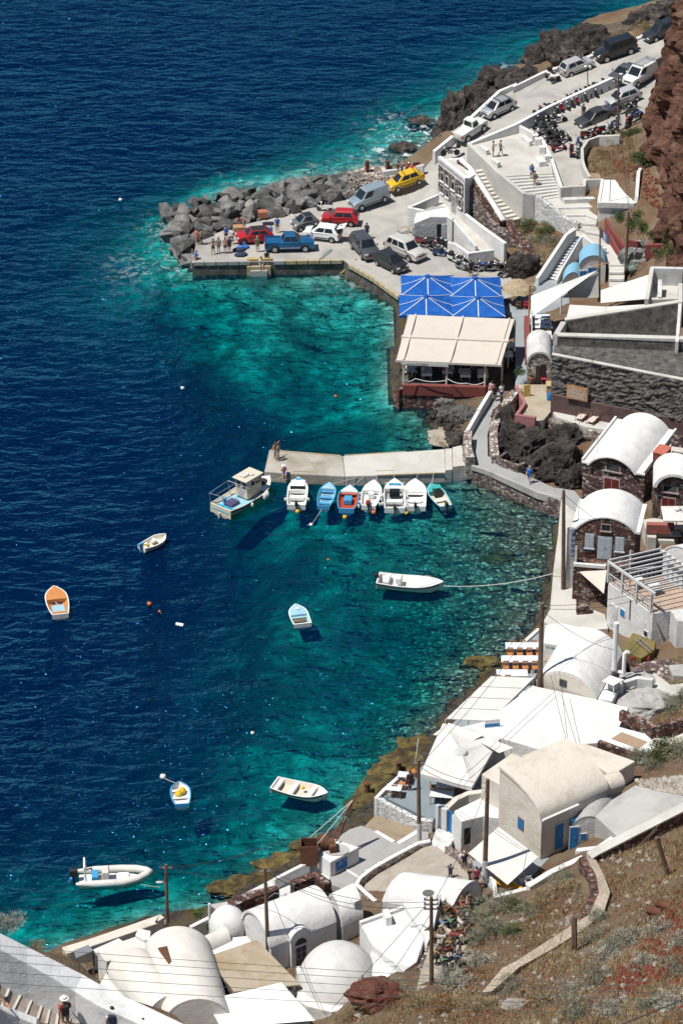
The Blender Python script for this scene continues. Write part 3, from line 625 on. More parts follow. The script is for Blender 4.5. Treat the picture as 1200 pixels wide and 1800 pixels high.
for s in (.19,.38,.84):window(h,A,dv,nv,s*Lf,4.1,.72,.9)
door(h,A,dv,nv,.62*Lf,2.35,1.0,2.15,METAL,two=False )
# courtyard, ramp and their walls
struct('courtyard_pavement',MB().prism(q('z6',0,(112,420,2.5),(350,318,2.7),(560,545,2.4),(620,600,2.2),(470,520,2.4),(385,470,2.5)),0.5),PALE)
struct('ramp_pavement',ribbon_mb([(q1('z6',385,470,2.45),q1('z6',552,540,2.45)),(q1('z6',480,570,2.2),q1('z6',640,610,2.2)),(q1('z6',560,650,1.9),q1('z6',740,700,1.9)),(q1('z6',650,760,1.6),q1('z6',790,755,1.6))],1.0),PALE)
wall('courtyard_wall',q('z6',0,(112,416,3.4),(348,312,3.7)),1.2,WHITE,'white courtyard wall along the road below the stone house',0.3,-1)
wall('courtyard_wall',q('z6',0,(112,420,3.4),(382,472,3.4)),1.2,WHITE,'low white courtyard wall facing the parked white off-roader',0.3,1)
wall('ramp_wall',q('z6',0,(556,470,3.4),(700,580,3.2),(868,700,3.6)),0.8,WHITE,'tall white wall on the uphill side of the ramp',0.35,1)
wall('ramp_wall',q('z6',0,(465,515,3.6),(545,610,3.1),(645,725,2.2)),0.8,WHITE,'sloping white wall between shed and ramp',0.3,1)
wall('ramp_wall',q('z6',0,(425,690,2.4),(480,705,2.5),(588,780,2.7),(792,752,2.7)),0.8,WHITE,'white planter wall behind the row of parked motorcycles',0.3,1)
sh=thing('white_shed','small white shed with a narrow black doorway','shed',q1('z6',310,650,1.4))
A2,B2=q1('z6',165,545,3.5),q1('z6',422,520,3.5);dv2=(B2-A2);dv2.z=0;L2=dv2.length;dv2.normalize();nv2=Vector((dv2.y,-dv2.x,0))
bk=Vector((0.1,1.0,0))*2.4
part('wall',MB().prism([A2,A2+dv2*L2*.5+Vector((0,0,.55)),B2+Vector((0,0,.35)),q1('z6',466,516,3.75),B2+bk+Vector((0,0,.35)),A2+dv2*L2*.5+bk+Vector((0,0,.55)),A2+bk],1.2),WHITE,sh,bevel=0.05)
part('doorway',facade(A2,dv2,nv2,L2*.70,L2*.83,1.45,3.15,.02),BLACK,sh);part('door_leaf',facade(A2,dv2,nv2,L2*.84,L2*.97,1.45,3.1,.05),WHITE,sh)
# lower stairs with white parapets
st=thing('white_staircase','straight white staircase with blue handrail going down to the taverna','staircase',G(985,455,3.2))
stairs(st,q1('t1',520,118,4.4),q1('t1',655,140,4.4),q1('t1',205,645,2.1),q1('t1',335,690,2.1),14,PALE,1.2)
TL,TR,BL,BR=q1('t1',520,118,4.4),q1('t1',655,140,4.4),q1('t1',205,645,2.1),q1('t1',335,690,2.1)
for i in range(14):
 a=(i+1)/14;z=ease(4.4,2.1,(i+.5)/14);l,r_=ease(TL,BL,a),ease(TR,BR,a)
 part('nosing',wall_mb([Vector((l.x,l.y,z+.012)),Vector((r_.x,r_.y,z+.012))],z-.05,.12,0),WHITE,st)
part('stringer',wall_mb(q('t1',0,(600,10,5.4),(480,90,5.2),(115,640,2.9),(100,660,2.9)),[3,2.5,1.2,1.2],.35,0),WHITE,st,bevel=.05)
part('stringer',wall_mb(q('t1',0,(715,85,5.3),(660,140,4.9),(420,545,2.9),(350,690,2.5)),[2.5,2,1.2,1.2],.22,0),WHITE,st,bevel=.04)
part('handrail',MB().tube(q('t1',0,(655,130,5.3),(425,510,3.3)),.05,6),BLUEP,st)
struct('taverna_floor',MB().prism(q('p',2.05,(945,492),(985,492),(1000,520),(1000,600),(985,640),(962,690),(905,700),(905,560),(880,545)),0.4),GREYFL)
# blue roofed chapel like house
h=thing('blue_roofed_house','small white house with pale blue vaulted roofs beside the staircase','house',G(1030,480,3.0))
LBLUE=weathered('pale_blue_roof_paint',(0.19,0.40,0.55),(0.25,0.45,0.58),0.8,0.4,0.7,8.0,0.005,rough=0.8)
def vault_pts(a,b,rise,n=14,top=None ):
 o=[]
 for i in range(n+1):
  t=math.pi*i/n;p=ease(a,b,(1-math.cos(t))/2);o.append(p+Vector((0,0,rise*math.sin(t))))
 return o
def arc_pts(a,b,rise,n=14):
 """flat circular arc"""
 L=(Vector((b.x,b.y,0))-Vector((a.x,a.y,0))).length/2;rise=min(rise,L);r_=(L*L+rise*rise)/(2*rise);t0=math.asin(min(1,L/r_));o=[]
 for i in range(n+1):
  t=-t0+2*t0*i/n;f=(math.sin(t)/math.sin(t0)+1)/2
  p=ease(a,b,f);o.append(p+Vector((0,0,r_*math.cos(t)-(r_-rise))))
 return o
def vault_mb(a,b,back,rise,th=0.25,over=0.0,n=16):
 """barrel shell: springing a-b, running along back"""
 bd=back.normalized();f=arc_pts(a,b,rise,n);mb=MB()
 out=[p-bd*over for p in f];outb=[p+back for p in f]
 mid=ease(a,b,.5);inn=[mid+(p-mid)*(1-th/max(.5,(a-b).length/2))-Vector((0,0,0.0))-bd*over for p in f];innb=[p+back+bd*over for p in inn]
 n1=n+1;vs=out+outb+inn+innb;fs=[]
 for i in range(n):
  fs+=[(i,i+1,n1+i+1,n1+i),(2*n1+i,3*n1+i,3*n1+i+1,2*n1+i+1),(i,2*n1+i,2*n1+i+1,i+1),(n1+i,n1+i+1,3*n1+i+1,3*n1+i)]
 fs+=[(0,n1,3*n1,2*n1),(n,2*n1+n,3*n1+n,n1+n)]
 return mb.add(vs,fs)
def vault_walls(a,b,back,rise,zb,n=16,inset=0.0):
 """house body under a barrel roof: gable front and back, side walls"""
 f=arc_pts(a,b,rise,n);mb=MB();n1=n+1
 fr=f+[Vector((b.x,b.y,zb)),Vector((a.x,a.y,zb))];k=len(fr);bk=[p+Vector((back.x,back.y,back.z if i<=n else 0)) for i,p in enumerate(fr)]
 return mb.add(fr+bk,[tuple(range(k)),tuple(range(2*k-1,k-1,-1))]+[(i,i+k,(i+1)%k+k,(i+1)%k) for i in range(k)])
a,b=q1('t1',655,500,4.3),q1('t1',1005,480,4.3);bk=q1('t1',1010,330,4.3)-b
bk=Vector((0.2,2.6,0))
part('wall',vault_walls(a,b,bk,.9,1.8),WHITE,h);part('roof',vault_mb(a-Vector((0.05,0,0)),b+Vector((0.05,0,0)),bk,1.05,.12,.08),LBLUE,h,smooth=True )
a2,b2=q1('t1',425,730,3.0),q1('t1',655,640,3.0)
part('wall',vault_walls(a2,b2,Vector((.3,2.2,0)),.6,1.6),WHITE,h);part('roof',vault_mb(a2,b2,Vector((.3,2.2,0)),.75,.12,.06),LBLUE,h,smooth=True )
dd=(b-a);dd.z=0;Lb=dd.length;dd.normalize();nn=Vector((dd.y,-dd.x,0))
door(h,a,dd,nn,Lb*.16,2.1,.8,1.7,BLUEP);door(h,a,dd,nn,Lb*.5,2.3,1.0,1.8,BLUEP)
wall('gable_wall',q('t1',0,(715,85,5.3),(730,120,5.2),(915,260,5.0),(1015,262,5.0)),2.0,WHITE,'white boundary wall behind the blue roofed house',.25,0)
# white flat roofed building at the cliff foot
h=thing('flat_roofed_house','white flat roofed house below the scree at the cliff foot','house',G(1085,380,4.5))
tp=q('z3',7.0,(545,625),(825,628),(805,820),(515,815));part('wall',MB().prism(tp,3.5),WHITE,h,bevel=.06)
part('parapet',wall_mb([p+Vector((0,0,.12)) for p in q('z3',7.0,(545,628),(515,815),(805,822))],6.5,.3,0),WHITE,h,bevel=.04)
part('party_wall',wall_mb(q('z3',0,(855,528,8.6),(838,560,8.8),(822,760,7.6),(815,815,7.0)),4.0,.35,0),WHITE,h,bevel=.06)
part('pipe',MB().tube([q1('z3',600,800,7.0),q1('z3',605,360,7.0)+Vector((0,-8.2,0))] if False else [q1('z3',603,800,7.0),q1('z3',603,800,7.0)+Vector((0,0,5.6))],.04,6),METAL,h)
wall('lot_wall',q('z3',0,(208,695,6.7),(300,683,6.7),(410,678,6.7),(415,628,7.1),(540,622,7.1)),4.6,PALE,'grey retaining wall with bench below the motorcycle ramp',.35,1)
single('wall_bench',MB().prism(q('z3',5.85,(208,775),(240,790),(520,778),(520,762),(245,768)),5.0),GREYW,'curved concrete bench against the grey retaining wall','bench',bevel=.03)
wall('lot_wall',q('z3',0,(430,300,8.0),(380,370,7.8),(385,470,7.6),(400,520,7.5),(440,600,7.3)),5.5,PALE,'curved pale wall around the scrubby garden by the bikes',.3,0)
wall('lot_wall',q('z3',0,(430,300,8.0),(520,270,8.2),(690,262,8.6)),6.0,PALE,'low wall edge between parked bikes and scrubby garden',.3,0)
wall('planter_wall',q('t3',0,(180,20,6.3),(250,150,6.0),(360,300,5.6),(440,400,5.4)),3.4,REDP,'curved dark red planter wall on the stepped path',.25,0)
wall('planter_wall',q('t3',0,(180,90,5.6),(240,230,5.4),(330,420,5.0),(400,520,4.8)),3.4,REDP,'lower dark red planter wall edging the stepped path',.25,0)
wall('planter_wall',q('t3',0,(470,300,6.8),(640,345,6.6)),4.5,REDP,'dark red retaining wall below the green garden',.25,0)
wall('planter_wall',q('t3',0,(700,370,7.0),(910,362,7.2),(950,355,7.3)),5.5,REDP,'short dark red wall above the grey boulder',.3,0)
# ------------------------------------------------------------------ rocks, breakwater, restaurants, jetty, shore path, dark walls
def hull_rock(r,seed,n=16,flat=0.8,mat=BOULD):
 rr=random.Random(seed);bm=bmesh.new()
 for i in range(n):
  v=Vector((rr.gauss(0,1),rr.gauss(0,1),rr.gauss(0,1))).normalized();k=rr.uniform(.82,1.1)
  bm.verts.new((v.x*r[0]*k,v.y*r[1]*k,v.z*r[2]*k))
 res=bmesh.ops.convex_hull(bm,input=bm.verts)
 bmesh.ops.delete(bm,geom=[v for v in bm.verts if not v.link_faces],context='VERTS')
 me=bpy.data.meshes.new('boulder');bm.to_mesh(me);bm.free();me.materials.append(mat);return me
def put(name,me,loc,rot=(0,0,0),scl=(1,1,1),parent=None ):
 o=bpy.data.objects.new(name,me);col.objects.link(o);o.rotation_euler=rot;o.scale=scl
 if parent is not None :o.parent=parent;o.location=Vector(loc)-parent.location
 else :o.location=Vector(loc)
 return o
BM_=[hull_rock((1.2,.95,.8),40+i,10+i%6) for i in range(12)]
bw=thing('breakwater','breakwater mound of large grey lava boulders beside the quay','breakwater',G(450,370,0))
up_=[(296,366),(345,346),(425,328),(520,318),(590,308),(628,300)];lo_=[(318,440),(345,430),(400,404),(470,388),(560,362),(625,340)]
def lerp_line(L,t):
 t=t*(len(L)-1);i=min(int(t),len(L)-2);return ease(np.array(L[i],float),np.array(L[i+1],float),t-i)
rr=random.Random(11)
for i in range(21):
 for j in range(6):
  t=(i+rr.uniform(-.35,.35)+.5)/21;s=(j+rr.uniform(-.3,.3)+.5)/6
  a=lerp_line(up_,t);b=lerp_line(lo_,t);hh=.5+1.7*math.sin(math.pi*min(1,max(0,s*.85+.08)))
  pp=ease(a,b,s);c=G(pp[0],pp[1],hh);k=rr.uniform(.5,1.35) if j else rr.uniform(.8,1.35)
  put('boulder',rr.choice(BM_),(c.x,c.y,hh-.35*k),(rr.uniform(-.5,.5),rr.uniform(-.5,.5),rr.uniform(0,6.3)),(k*rr.uniform(.9,1.25),k,k),bw)
for i in range(16):  # the round head of the mound, down to the waterline
 t=i/15;c=G(298+44*t+rr.uniform(-6,6),368+100*t+rr.uniform(-5,5),0.3);k=rr.uniform(.8,1.3)
 put('boulder',rr.choice(BM_),(c.x,c.y,.25),(rr.uniform(-.5,.5),rr.uniform(-.5,.5),rr.uniform(0,6.3)),(k,k,k),bw)
def displaced(name,label,cat,c,r,seed,mat,amp=.35,sub=4,fs=1.0,group=None ,flat=True ):
 bm=bmesh.new();bmesh.ops.create_icosphere(bm,subdivisions=sub,radius=1.0)
 off=Vector((seed*3.1,seed*1.7,seed*.9))
 for v in bm.verts:
  p=v.co.copy();n1=mnoise.fractal(p*1.3*fs+off,1.0,2.0,4);n2=mnoise.voronoi(p*2.6*fs+off)[0][0]
  n3=abs(mnoise.fractal(p*5.5*fs+off,1.0,2.1,3));k=1+amp*(n1*.8+(n2-.35)*.9-n3*.28)
  v.co=Vector((p.x*r[0],p.y*r[1],p.z*r[2]))*k
 me=bpy.data.meshes.new(name);bm.to_mesh(me);bm.free();me.materials.append(mat)
 if not flat:me.polygons.foreach_set('use_smooth',[ True ]*len(me.polygons))
 o=put(name,me,c);tag(o,label,cat,group);return o
def rock_at(label,x,y,h,r,seed,mat=LAVA,**k):
 c=G(x,y,h);return displaced('rock_outcrop',label,'rock',c,r,seed,mat,**k)
for lb,x,y,h,r,s in (('dark lava outcrop in the sea below the black off-roader',968,98,1.6,(2.3,3.0,2.6),1),('dark lava rocks below the parapet by the quad bike',946,122,1.4,(1.8,2.4,2.4),2),
('brown lava ledge below the middle of the parapet',872,160,1.8,(2.4,3.0,2.3),3),('large dark lava block standing below the parapet bend',806,212,1.8,(1.9,2.2,3.0),4),('low dark rock at the foot of the white pickup',800,236,1.8,(1.8,2.0,2.4),5),
('dark ledge rock beside the breaking foam',780,240,.4,(1.2,1.4,1.1),6),('lone foam washed rock off the shore',708,262,-.2,(1.3,1.3,.6),7),('flat rock awash off the lava block',740,216,-.3,(1.5,1.6,.5),8),('rounded lava rock below the road curve',838,184,1.8,(1.8,2.3,2.1),9),
('lava rock ridge below the silver hatchback',905,152,2.2,(2.6,2.2,2.0),10),('rocky bank between road and sea at the top',1030,88,5.5,(3.4,3.0,2.6),12)):
 rock_at(lb,x,y,h,r,s,sub=5,amp=.42)
rock_at('pale dry bank between road and sea by the dark estate car',1100,66,5.4,(3.0,2.4,1.8),13,rocky('dry_bank_rock',[(0,(.12,.09,.07)),(.5,(.25,.2,.15)),(1,(.38,.32,.25))]))
# rubble platform beside the yellow car
pl=thing('rubble_platform','low platform of pale broken rubble with two bollards by the sea','rubble',G(655,318,1))
part('core',MB().prism([G(*p) for p in ((612,304,2.2),(640,292,2.6),(686,292,3.0),(700,304,2.6),(676,322,2.2),(640,340,1.9),(618,334,1.8))],-.5),PALEMAS,pl)
mb=MB();rr=random.Random(5)
for i in range(420):
 x,y=rr.uniform(612,698),rr.uniform(294,340)
 if y>340-(x-640)*.55 or y<304-(x-612)*.35:continue
 c=G(x,y,2.25+rr.uniform(-.15,.2));s=rr.uniform(.1,.26)
 mb.box(c,(s*1.3,s,s),rr.uniform(0,3))
tag(part('rubble',mb,PALEMAS,pl),kind='stuff')
for x in (645,681):
 c=G(x,300,2.6);single('mooring_post',MB().tube([c,c+Vector((0,0,1.1))],.22,10),RUST,'short dark mooring post, %s of the pair on the rubble platform'%('left' if x<660 else 'right'),'post','mooring posts on the rubble platform')
 # cliff on the right
CLIFF=rocky('red_brown_cliff_rock',[(0.0,(0.055,0.032,0.026)),(0.4,(0.15,0.07,0.05)),(0.7,(0.24,0.13,0.09)),(1,(0.34,0.24,0.17))],0.55,0.35,0.0)
base=[G(*p) for p in ((1230,205,9.5),(1165,222,9.0),(1132,240,8.6),(1130,262,8.4),(1148,300,8.2),(1160,350,7.8),(1164,400,7.4),(1172,445,7.2),(1195,470,7.4),(1260,490,7.6))]
rows=[];nu,nvv=70,46
for i in range(nvv):
 v=i/(nvv-1);row=[]
 for j in range(nu):
  u=j/(nu-1)*(len(base)-1);k=min(int(u),len(base)-2);p=ease(base[k],base[k+1],u-k)
  b_=Vector((p.x+3.4*v**1.2+(1-abs(2*min(1,u/4)-1))*-.6*v,p.y+1.0*v,p.z-1.5+15.5*v))
  d=mnoise.fractal(b_*.28,1.0,2.0,5)*1.3+(mnoise.voronoi(b_*.55)[0][0]-.4)*1.5+mnoise.fractal(b_*1.5,1,2,3)*.3
  row.append(b_+Vector((-d*.9,-d*.5,d*.25)))
 rows.append(row)
mb=MB().grid(rows)
top=rows[-1];mb.grid([top,[p+Vector((6,2,1.5)) for p in top],[p+Vector((25,4,6)) for p in top]])
tag(part('cliff',mb,CLIFF),kind='structure')
# blue umbrellas on the quay corner
UBLUE=weathered('blue_umbrella_cloth',(0.008,0.085,0.36),(0.02,0.13,0.45),1.0,0.4,0.7,5.0,0.05,rough=0.8)
def square_umbrella(label,x,y,apex,hw,hd,rise,cloth,tape,group=None ,base_z=1.4,rz=0.0,name='square_umbrella',cat='umbrella',val=.28):
 c=G(x,y,apex);t=thing(name,label,cat,(c.x,c.y,base_z),rz,group);H_=apex-base_z
 corners=[(-hw,-hd),(0,-hd),(hw,-hd),(hw,0),(hw,hd),(0,hd),(-hw,hd),(-hw,0)]
 mb=MB();vs=[(0,0,H_)];n=5
 for r_ in range(1,n+1):
  f=r_/n
  for cx,cy in corners:vs.append((cx*f,cy*f,H_-rise*f-.09*math.sin(math.pi*f)*(1 if abs(cx)<.1 or abs(cy)<.1 else .3)))
 for cx,cy in corners:vs.append((cx,cy,H_-rise-val))
 fs=[(0,1+j,1+(j+1)%8) for j in range(8)]
 for r_ in range(n):fs+=[(1+r_*8+j,1+(r_+1)*8+j,1+(r_+1)*8+(j+1)%8,1+r_*8+(j+1)%8) for j in range(8)]
 mb.add(vs,fs);part('canopy',mb,cloth,t,world=False )
 if tape:
  for cx,cy in corners:
   w=.038;d=Vector((cx,cy,0)).normalized();s_=Vector((-d.y,d.x,0))*w;rows=[]
   for r_ in range(n+1):
    f=max(.06,r_/n);p=Vector((cx*f,cy*f,H_-rise*f+.03-.09*math.sin(math.pi*f)*(1 if abs(cx)<.1 or abs(cy)<.1 else .3)));rows.append([p-s_,p+s_])
   part('seam_tape',MB().grid(rows),tape,t,world=False )
 part('finial',MB().lathe((0,0,H_),[(.3,-.08),(.28,.06),(.12,.14),(.02,.2)],10),cloth,t,smooth=True ,world=False )
 part('pole',MB().tube([(0,0,0),(0,0,H_-.1)],.045,8),METAL,t,world=False );part('base',MB().box((0,0,.06),(.8,.8,.12)),CONC,t,bevel=.02,world=False )
 return t
for lb,x,y in (('left umbrella of the far pair',305,108),('right umbrella of the far pair',662,122),('left umbrella of the near pair',293,258),('right umbrella of the near pair',683,268)):
 square_umbrella('bright blue square umbrella with white seams, '+lb,*px('z8',x,y),4.9,2.5,2.2,.95,UBLUE,WPAINT,'blue umbrellas on the quay')
 # thatched umbrella
c=q1('t2',390,80,4.5);t=thing('thatched_umbrella','round straw thatched umbrella beside the blue umbrellas','umbrella',(c.x,c.y,2.0))
mb=MB();rr=random.Random(3);nb=40;vs=[(0,0,2.5)]
for r_ in range(1,7):
 for j in range(nb):
  a=2*math.pi*j/nb;f=r_/6;k=1+(rr.uniform(-.05,.07) if r_==6 else rr.uniform(-.02,.02));vs.append((1.6*f*k*math.cos(a),1.6*f*k*math.sin(a),2.5-.85*f**1.3+rr.uniform(-.03,.03)-(.16 if r_==6 else 0)))
mb.add(vs,[(0,1+j,1+(j+1)%nb) for j in range(nb)]+[(1+r_*nb+j,1+(r_+1)*nb+j,1+(r_+1)*nb+(j+1)%nb,1+r_*nb+(j+1)%nb) for r_ in range(5) for j in range(nb)])
part('thatch',mb,THATCH,t,world=False );part('pole',MB().tube([(0,0,0),(0,0,2.4)],.07,8),WOODP,t,world=False )
# --- chairs and tables
def table_mesh(w,d,hgt,cloth):
 return w,d,hgt,cloth
def make_table(label,loc,rz,w,d,top,leg,group=None ,hgt=.75,z=None ,cloth=False ):
 t=thing('dining_table',label,'table',loc,rz,group)
 part('tabletop',MB().box((0,0,hgt),(w,d,.05)),top,t,world=False ,bevel=.01)
 if cloth:part('tablecloth',MB().box((0,0,hgt-.08),(w+.06,d+.06,.24)),top,t,world=False ,bevel=.02)
 for sx in (-1,1):
  for sy in (-1,1):part('leg',MB().box((sx*(w/2-.07),sy*(d/2-.07),(hgt-.03)/2),(.06,.06,hgt-.03)),leg,t,world=False )
 return t
_ch={}
def make_chair(label,loc,rz,mat,group=None ,seatm=None ):
 key=mat.name
 if key not in _ch:
  P=[]
  P.append(('seat',MB().box((0,0,.45),(.46,.46,.06))))
  P.append(('backrest',MB().box((0,-.22,.72),(.44,.04,.09)).box((0,-.22,.88),(.44,.04,.09))))
  for sx in (-1,1):
   P.append(('leg',MB().box((sx*.2,.2,.21),(.045,.045,.43))));P.append(('leg',MB().box((sx*.2,-.22,.47),(.045,.045,.94))))
  P.append(('stretcher',MB().box((.2,0,.2),(.03,.4,.03)).box((-.2,0,.2),(.03,.4,.03))))
  t=thing('chair',label,'chair',loc,rz,group)
  for n_,m_ in P:part(n_,m_,mat,t,world=False )
  _ch[key]=t;return t
 t=dup(_ch[key],None ,loc,rz,label)
 if group:t['group']=group
 return t
 # beige canopy restaurant on the water
RF=2.3
rs=thing('canopy_restaurant','waterside restaurant under a large beige canopy roof','restaurant',q1('z8',420,800,RF))
bl,br,fl,fr_=q1('z8',155,398,5.3),q1('z8',965,432,5.3),q1('z8',62,740,4.75),q1('z8',862,776,4.75)
bot=RF
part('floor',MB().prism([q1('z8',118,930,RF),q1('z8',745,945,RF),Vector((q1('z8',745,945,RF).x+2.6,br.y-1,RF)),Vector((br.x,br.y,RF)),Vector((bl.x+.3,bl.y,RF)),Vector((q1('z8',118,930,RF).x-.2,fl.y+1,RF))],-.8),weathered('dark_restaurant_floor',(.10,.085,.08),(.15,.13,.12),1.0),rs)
def quadpt(s,t):return ease(ease(fl,fr_,s),ease(bl,br,s),t)
for s0,s1 in ((0.005,.075),(.075,.515),(.515,.945),(.945,.995)):
 for t0,t1 in ((.0,.475),(.525,1.0)):
  rows=[]
  for i in range(4):
   rows.append([quadpt(ease(s0+.004,s1-.004,i/3),ease(t0,t1,j/6))+Vector((0,0,-.10*math.sin(math.pi*j/6)*(1 if s1-s0>.2 else 0))) for j in range(7)])
  mb=MB().grid(rows);n_=len(mb.v);mb.add([Vector(p)-Vector((0,0,.03)) for p in mb.v],[]);mb.f+=[tuple(k+n_ for k in f[::-1]) for f in list(mb.f)];mb.mi=[0]*len(mb.f)
  part('canopy_panel',mb,BEIGE,rs)
for s in (.075,.515,.945):part('canopy_beam',wall_mb([quadpt(s,0)+Vector((0,0,.12)),quadpt(s,1)+Vector((0,0,.12))],[4.68,5.23],.14,0),BEIGE,rs)
part('canopy_beam',wall_mb([quadpt(.0,.5)+Vector((0,0,.13)),quadpt(1,.5)+Vector((0,0,.13))],4.95,.4,0),BEIGE,rs)
part('canopy_beam',wall_mb([quadpt(0,0),quadpt(1,0)],4.55,.1,0),BEIGE,rs)
STRP=plain('rope_wrapped_post',(.5,.44,.36),.9,var=.3,scale=14)
for x,y in ((125,925),(447,930),(735,945),(862,900)):
 c=q1('z8',x,y,RF);part('post',MB().tube([c,Vector((c.x,c.y+.1,4.7))],.10,8),STRP,rs)
for s,t in ((0,.5),(0,1),(1,.5),(1,1),(.5,1),(.5,.5)):
 c=quadpt(s,t);part('post',MB().tube([Vector((c.x,c.y,RF)),c],.06,6),STRP,rs)
vb=MB();part('valance',wall_mb([ease(fl,fr_,.06)+Vector((0,-.06,-.16)),ease(fl,fr_,.50)+Vector((0,-.06,-.16))],4.3,.03,0),CANVAS,rs)
fw=q('z8',RF+.12,(118,930),(745,945))
part('sea_wall',wall_mb(fw,1.35,.4,1),REDP,rs,bevel=.04);part('footing',wall_mb([p+Vector((0,.1,-.8)) for p in fw],-.6,.5,1),REDW,rs)
wall('sea_wall',q('z8',0,(70,960,1.9),(118,935,1.9)),-.8,REDW,'dark rubble base block at the corner of the restaurant',.7,0)
for i,(x0,x1,y,z,m_) in enumerate(((68,150,985,1.3,REDP),(155,262,1000,1.1,REDP),(262,440,1008,.9,REDP),(440,560,1000,.9,PALE))):
 single('foundation_block',MB().prism(q('z8',z,(x0,y-30),(x1,y-30),(x1,y),(x0,y)),-1.0),m_,('wet dark red foundation block under the restaurant, leftmost','dark red foundation block, second under the restaurant','long dark red foundation slab above the rocks','pale foundation slab under the restaurant front')[i],'block',bevel=.08)
for j,(x,y) in enumerate(((125,905),(215,895),(300,905),(447,905),(560,912),(650,920),(735,925))):
 pass
for a,b in (((130,890),(212,880)),((212,880),(440,895)),((450,880),(600,915)),((600,915),(735,905))):
 A_,B_=q1('z8',a[0],a[1],RF+.9),q1('z8',b[0],b[1],RF+.9);part('rope',MB().tube([ease(A_,B_,i/8)-Vector((0,0,.22*math.sin(math.pi*i/8))) for i in range(9)],.035,5),CANVAS,rs)
DKW=plain('dark_brown_wood',(.045,.03,.022),.7,var=.3)
names_=('leftmost','second from the left','third from the left','fourth from the left','rightmost')
for i,(x,y) in enumerate(((180,845),(297,868),(455,850),(588,878),(720,880))):
 c=q1('z8',x,y+28,RF);make_table('white clothed table in the front row under the beige canopy, '+names_[i],(c.x,c.y+.5,RF),.0,.9,1.3,CANVAS,METAL,'tables in the canopy restaurant',cloth=True )
 for sx in (-1,1):
  make_chair('dark chair on the %s of the front canopy table %s'%('left' if sx<0 else 'right',names_[i]),(c.x+sx*.78,c.y+.6,RF),math.pi/2*sx,DKW,'dark chairs in the canopy restaurant')
for i,(x,y) in enumerate(((170,800),(300,800),(560,800),(690,800),(780,800))):
 c=q1('z8',x,y+25,RF);make_table('white clothed table in the shaded second row under the canopy, '+names_[i],(c.x,c.y+1.0,RF),0,.9,.9,CANVAS,METAL,'tables in the canopy restaurant',cloth=True )
 make_chair('dark chair beside the second row canopy table '+names_[i],(c.x+.75,c.y+1.0,RF),math.pi/2,DKW,'dark chairs in the canopy restaurant')
for i,(x,y) in enumerate(((918,620),(910,690))):
 c=q1('z8',x,y,RF+.75);make_table('white table in the alley beside the canopy, '+('farther one','nearer one')[i],(c.x,c.y,RF),.1,.8,.8,CANVAS,METAL,cloth=True )
def text_mesh(s,size,name='lettering',extr=.004):
 cu=bpy.data.curves.new('txt','FONT');cu.body=s;cu.size=size;cu.extrude=extr;cu.align_x='CENTER';cu.align_y='CENTER'
 o=bpy.data.objects.new('txt',cu);col.objects.link(o);bpy.context.view_layer.update()
 me=bpy.data.meshes.new_from_object(o.evaluated_get(bpy.context.evaluated_depsgraph_get()));bpy.data.objects.remove(o);bpy.data.curves.remove(cu);me.name=name;return me
def lettering(s,size,loc,nrm,mat,parent,rx=90,squeeze=1.0):
 me=text_mesh(s,size);me.materials.append(mat);o=put('lettering',me,loc,parent=parent)
 o.rotation_euler=(R(rx),0,math.atan2(nrm.x,-nrm.y));o.scale=(squeeze,1,1);return o
INK=plain('black_ink',(.03,.03,.035),.8)
vc=ease(ease(fl,fr_,.06),ease(fl,fr_,.50),.5);lettering('AMMOUDI FISH RESTAURANT',.32,(vc.x,vc.y-.1,4.46),Vector((0,-1,0)),INK,rs,squeeze=.85)
# jetty
jt=thing('stone_jetty','long weathered concrete jetty with faded yellow edge','jetty',q1('r3',500,180,0))
JH=.95
part('slab',MB().prism(q('r3',JH,(105,97),(78,218),(240,230),(525,243),(512,130)),-9),weathered('jetty_concrete',(.44,.41,.36),(.26,.23,.18),.35,.42,.66,4.0,.03),jt,bevel=.06)
part('slab',MB().prism(q('r3',JH+.04,(514,130),(527,243),(690,238),(1080,222),(1078,92)),-9),PALE,jt,bevel=.06)
part('step',MB().prism(q('r3',JH+.25,(1080,90),(1080,210),(1120,205),(1118,88)),-2.5),PALE,jt,bevel=.04)
part('step',MB().prism(q('r3',JH+.5,(1120,82),(1122,190),(1195,182),(1172,70)),-2.5),PALE,jt,bevel=.04)
for a,b in (((690,213),(800,209)),((522,127),(860,106)),((240,213),(350,216)),((700,236),(1070,222)),((110,97),(500,128))):
 part('edge_stripe',wall_mb(q('r3',JH+.06,a,b),JH-.05,.12,0),YEL,jt)
 # shore path and its walls
quay_slab('shore_path',[G(*p) for p in ((858,690,2.2),(880,690,2.25),(878,712,2.1),(864,735,1.9),(856,765,1.75),(857,802,1.65),(880,812,1.65),(912,830,1.7),(940,842,1.7),(972,857,1.8),(1008,862,1.9),(1040,900,1.95),(1012,900,1.95),(985,880,1.85),(946,867,1.75),(906,849,1.7),(852,827,1.6),(826,818,1.6),(812,808,1.55),(815,788,1.6),(822,757,1.75),(840,722,2.0))],-1.5,weathered('grey_path_concrete',(.33,.335,.335),(.25,.25,.245),.5),GREYMAS)
struct('shore_path_extension',MB().prism([G(*p) for p in ((985,881,1.85),(1040,896,1.95),(1012,1035,2.0),(1012,1060,2.1),(1062,1080,2.2),(1068,1105,2.3),(1030,1108,2.2),(965,1100,2.1),(955,1092,2.1),(966,1071,2.1),(972,1002,2.0),(980,940,1.95))],-1.2),PALE)
wall('path_wall',q('r2',0,(553,183,3.0),(470,320,2.8)),1.0,WHITE,'low white wall along the path below the restaurant',.35,1)
wall('path_wall',q('r2',0,(468,326,2.75),(390,462,2.55)),.8,WHITE,'low white wall continuing down to the jetty path',.35,1)
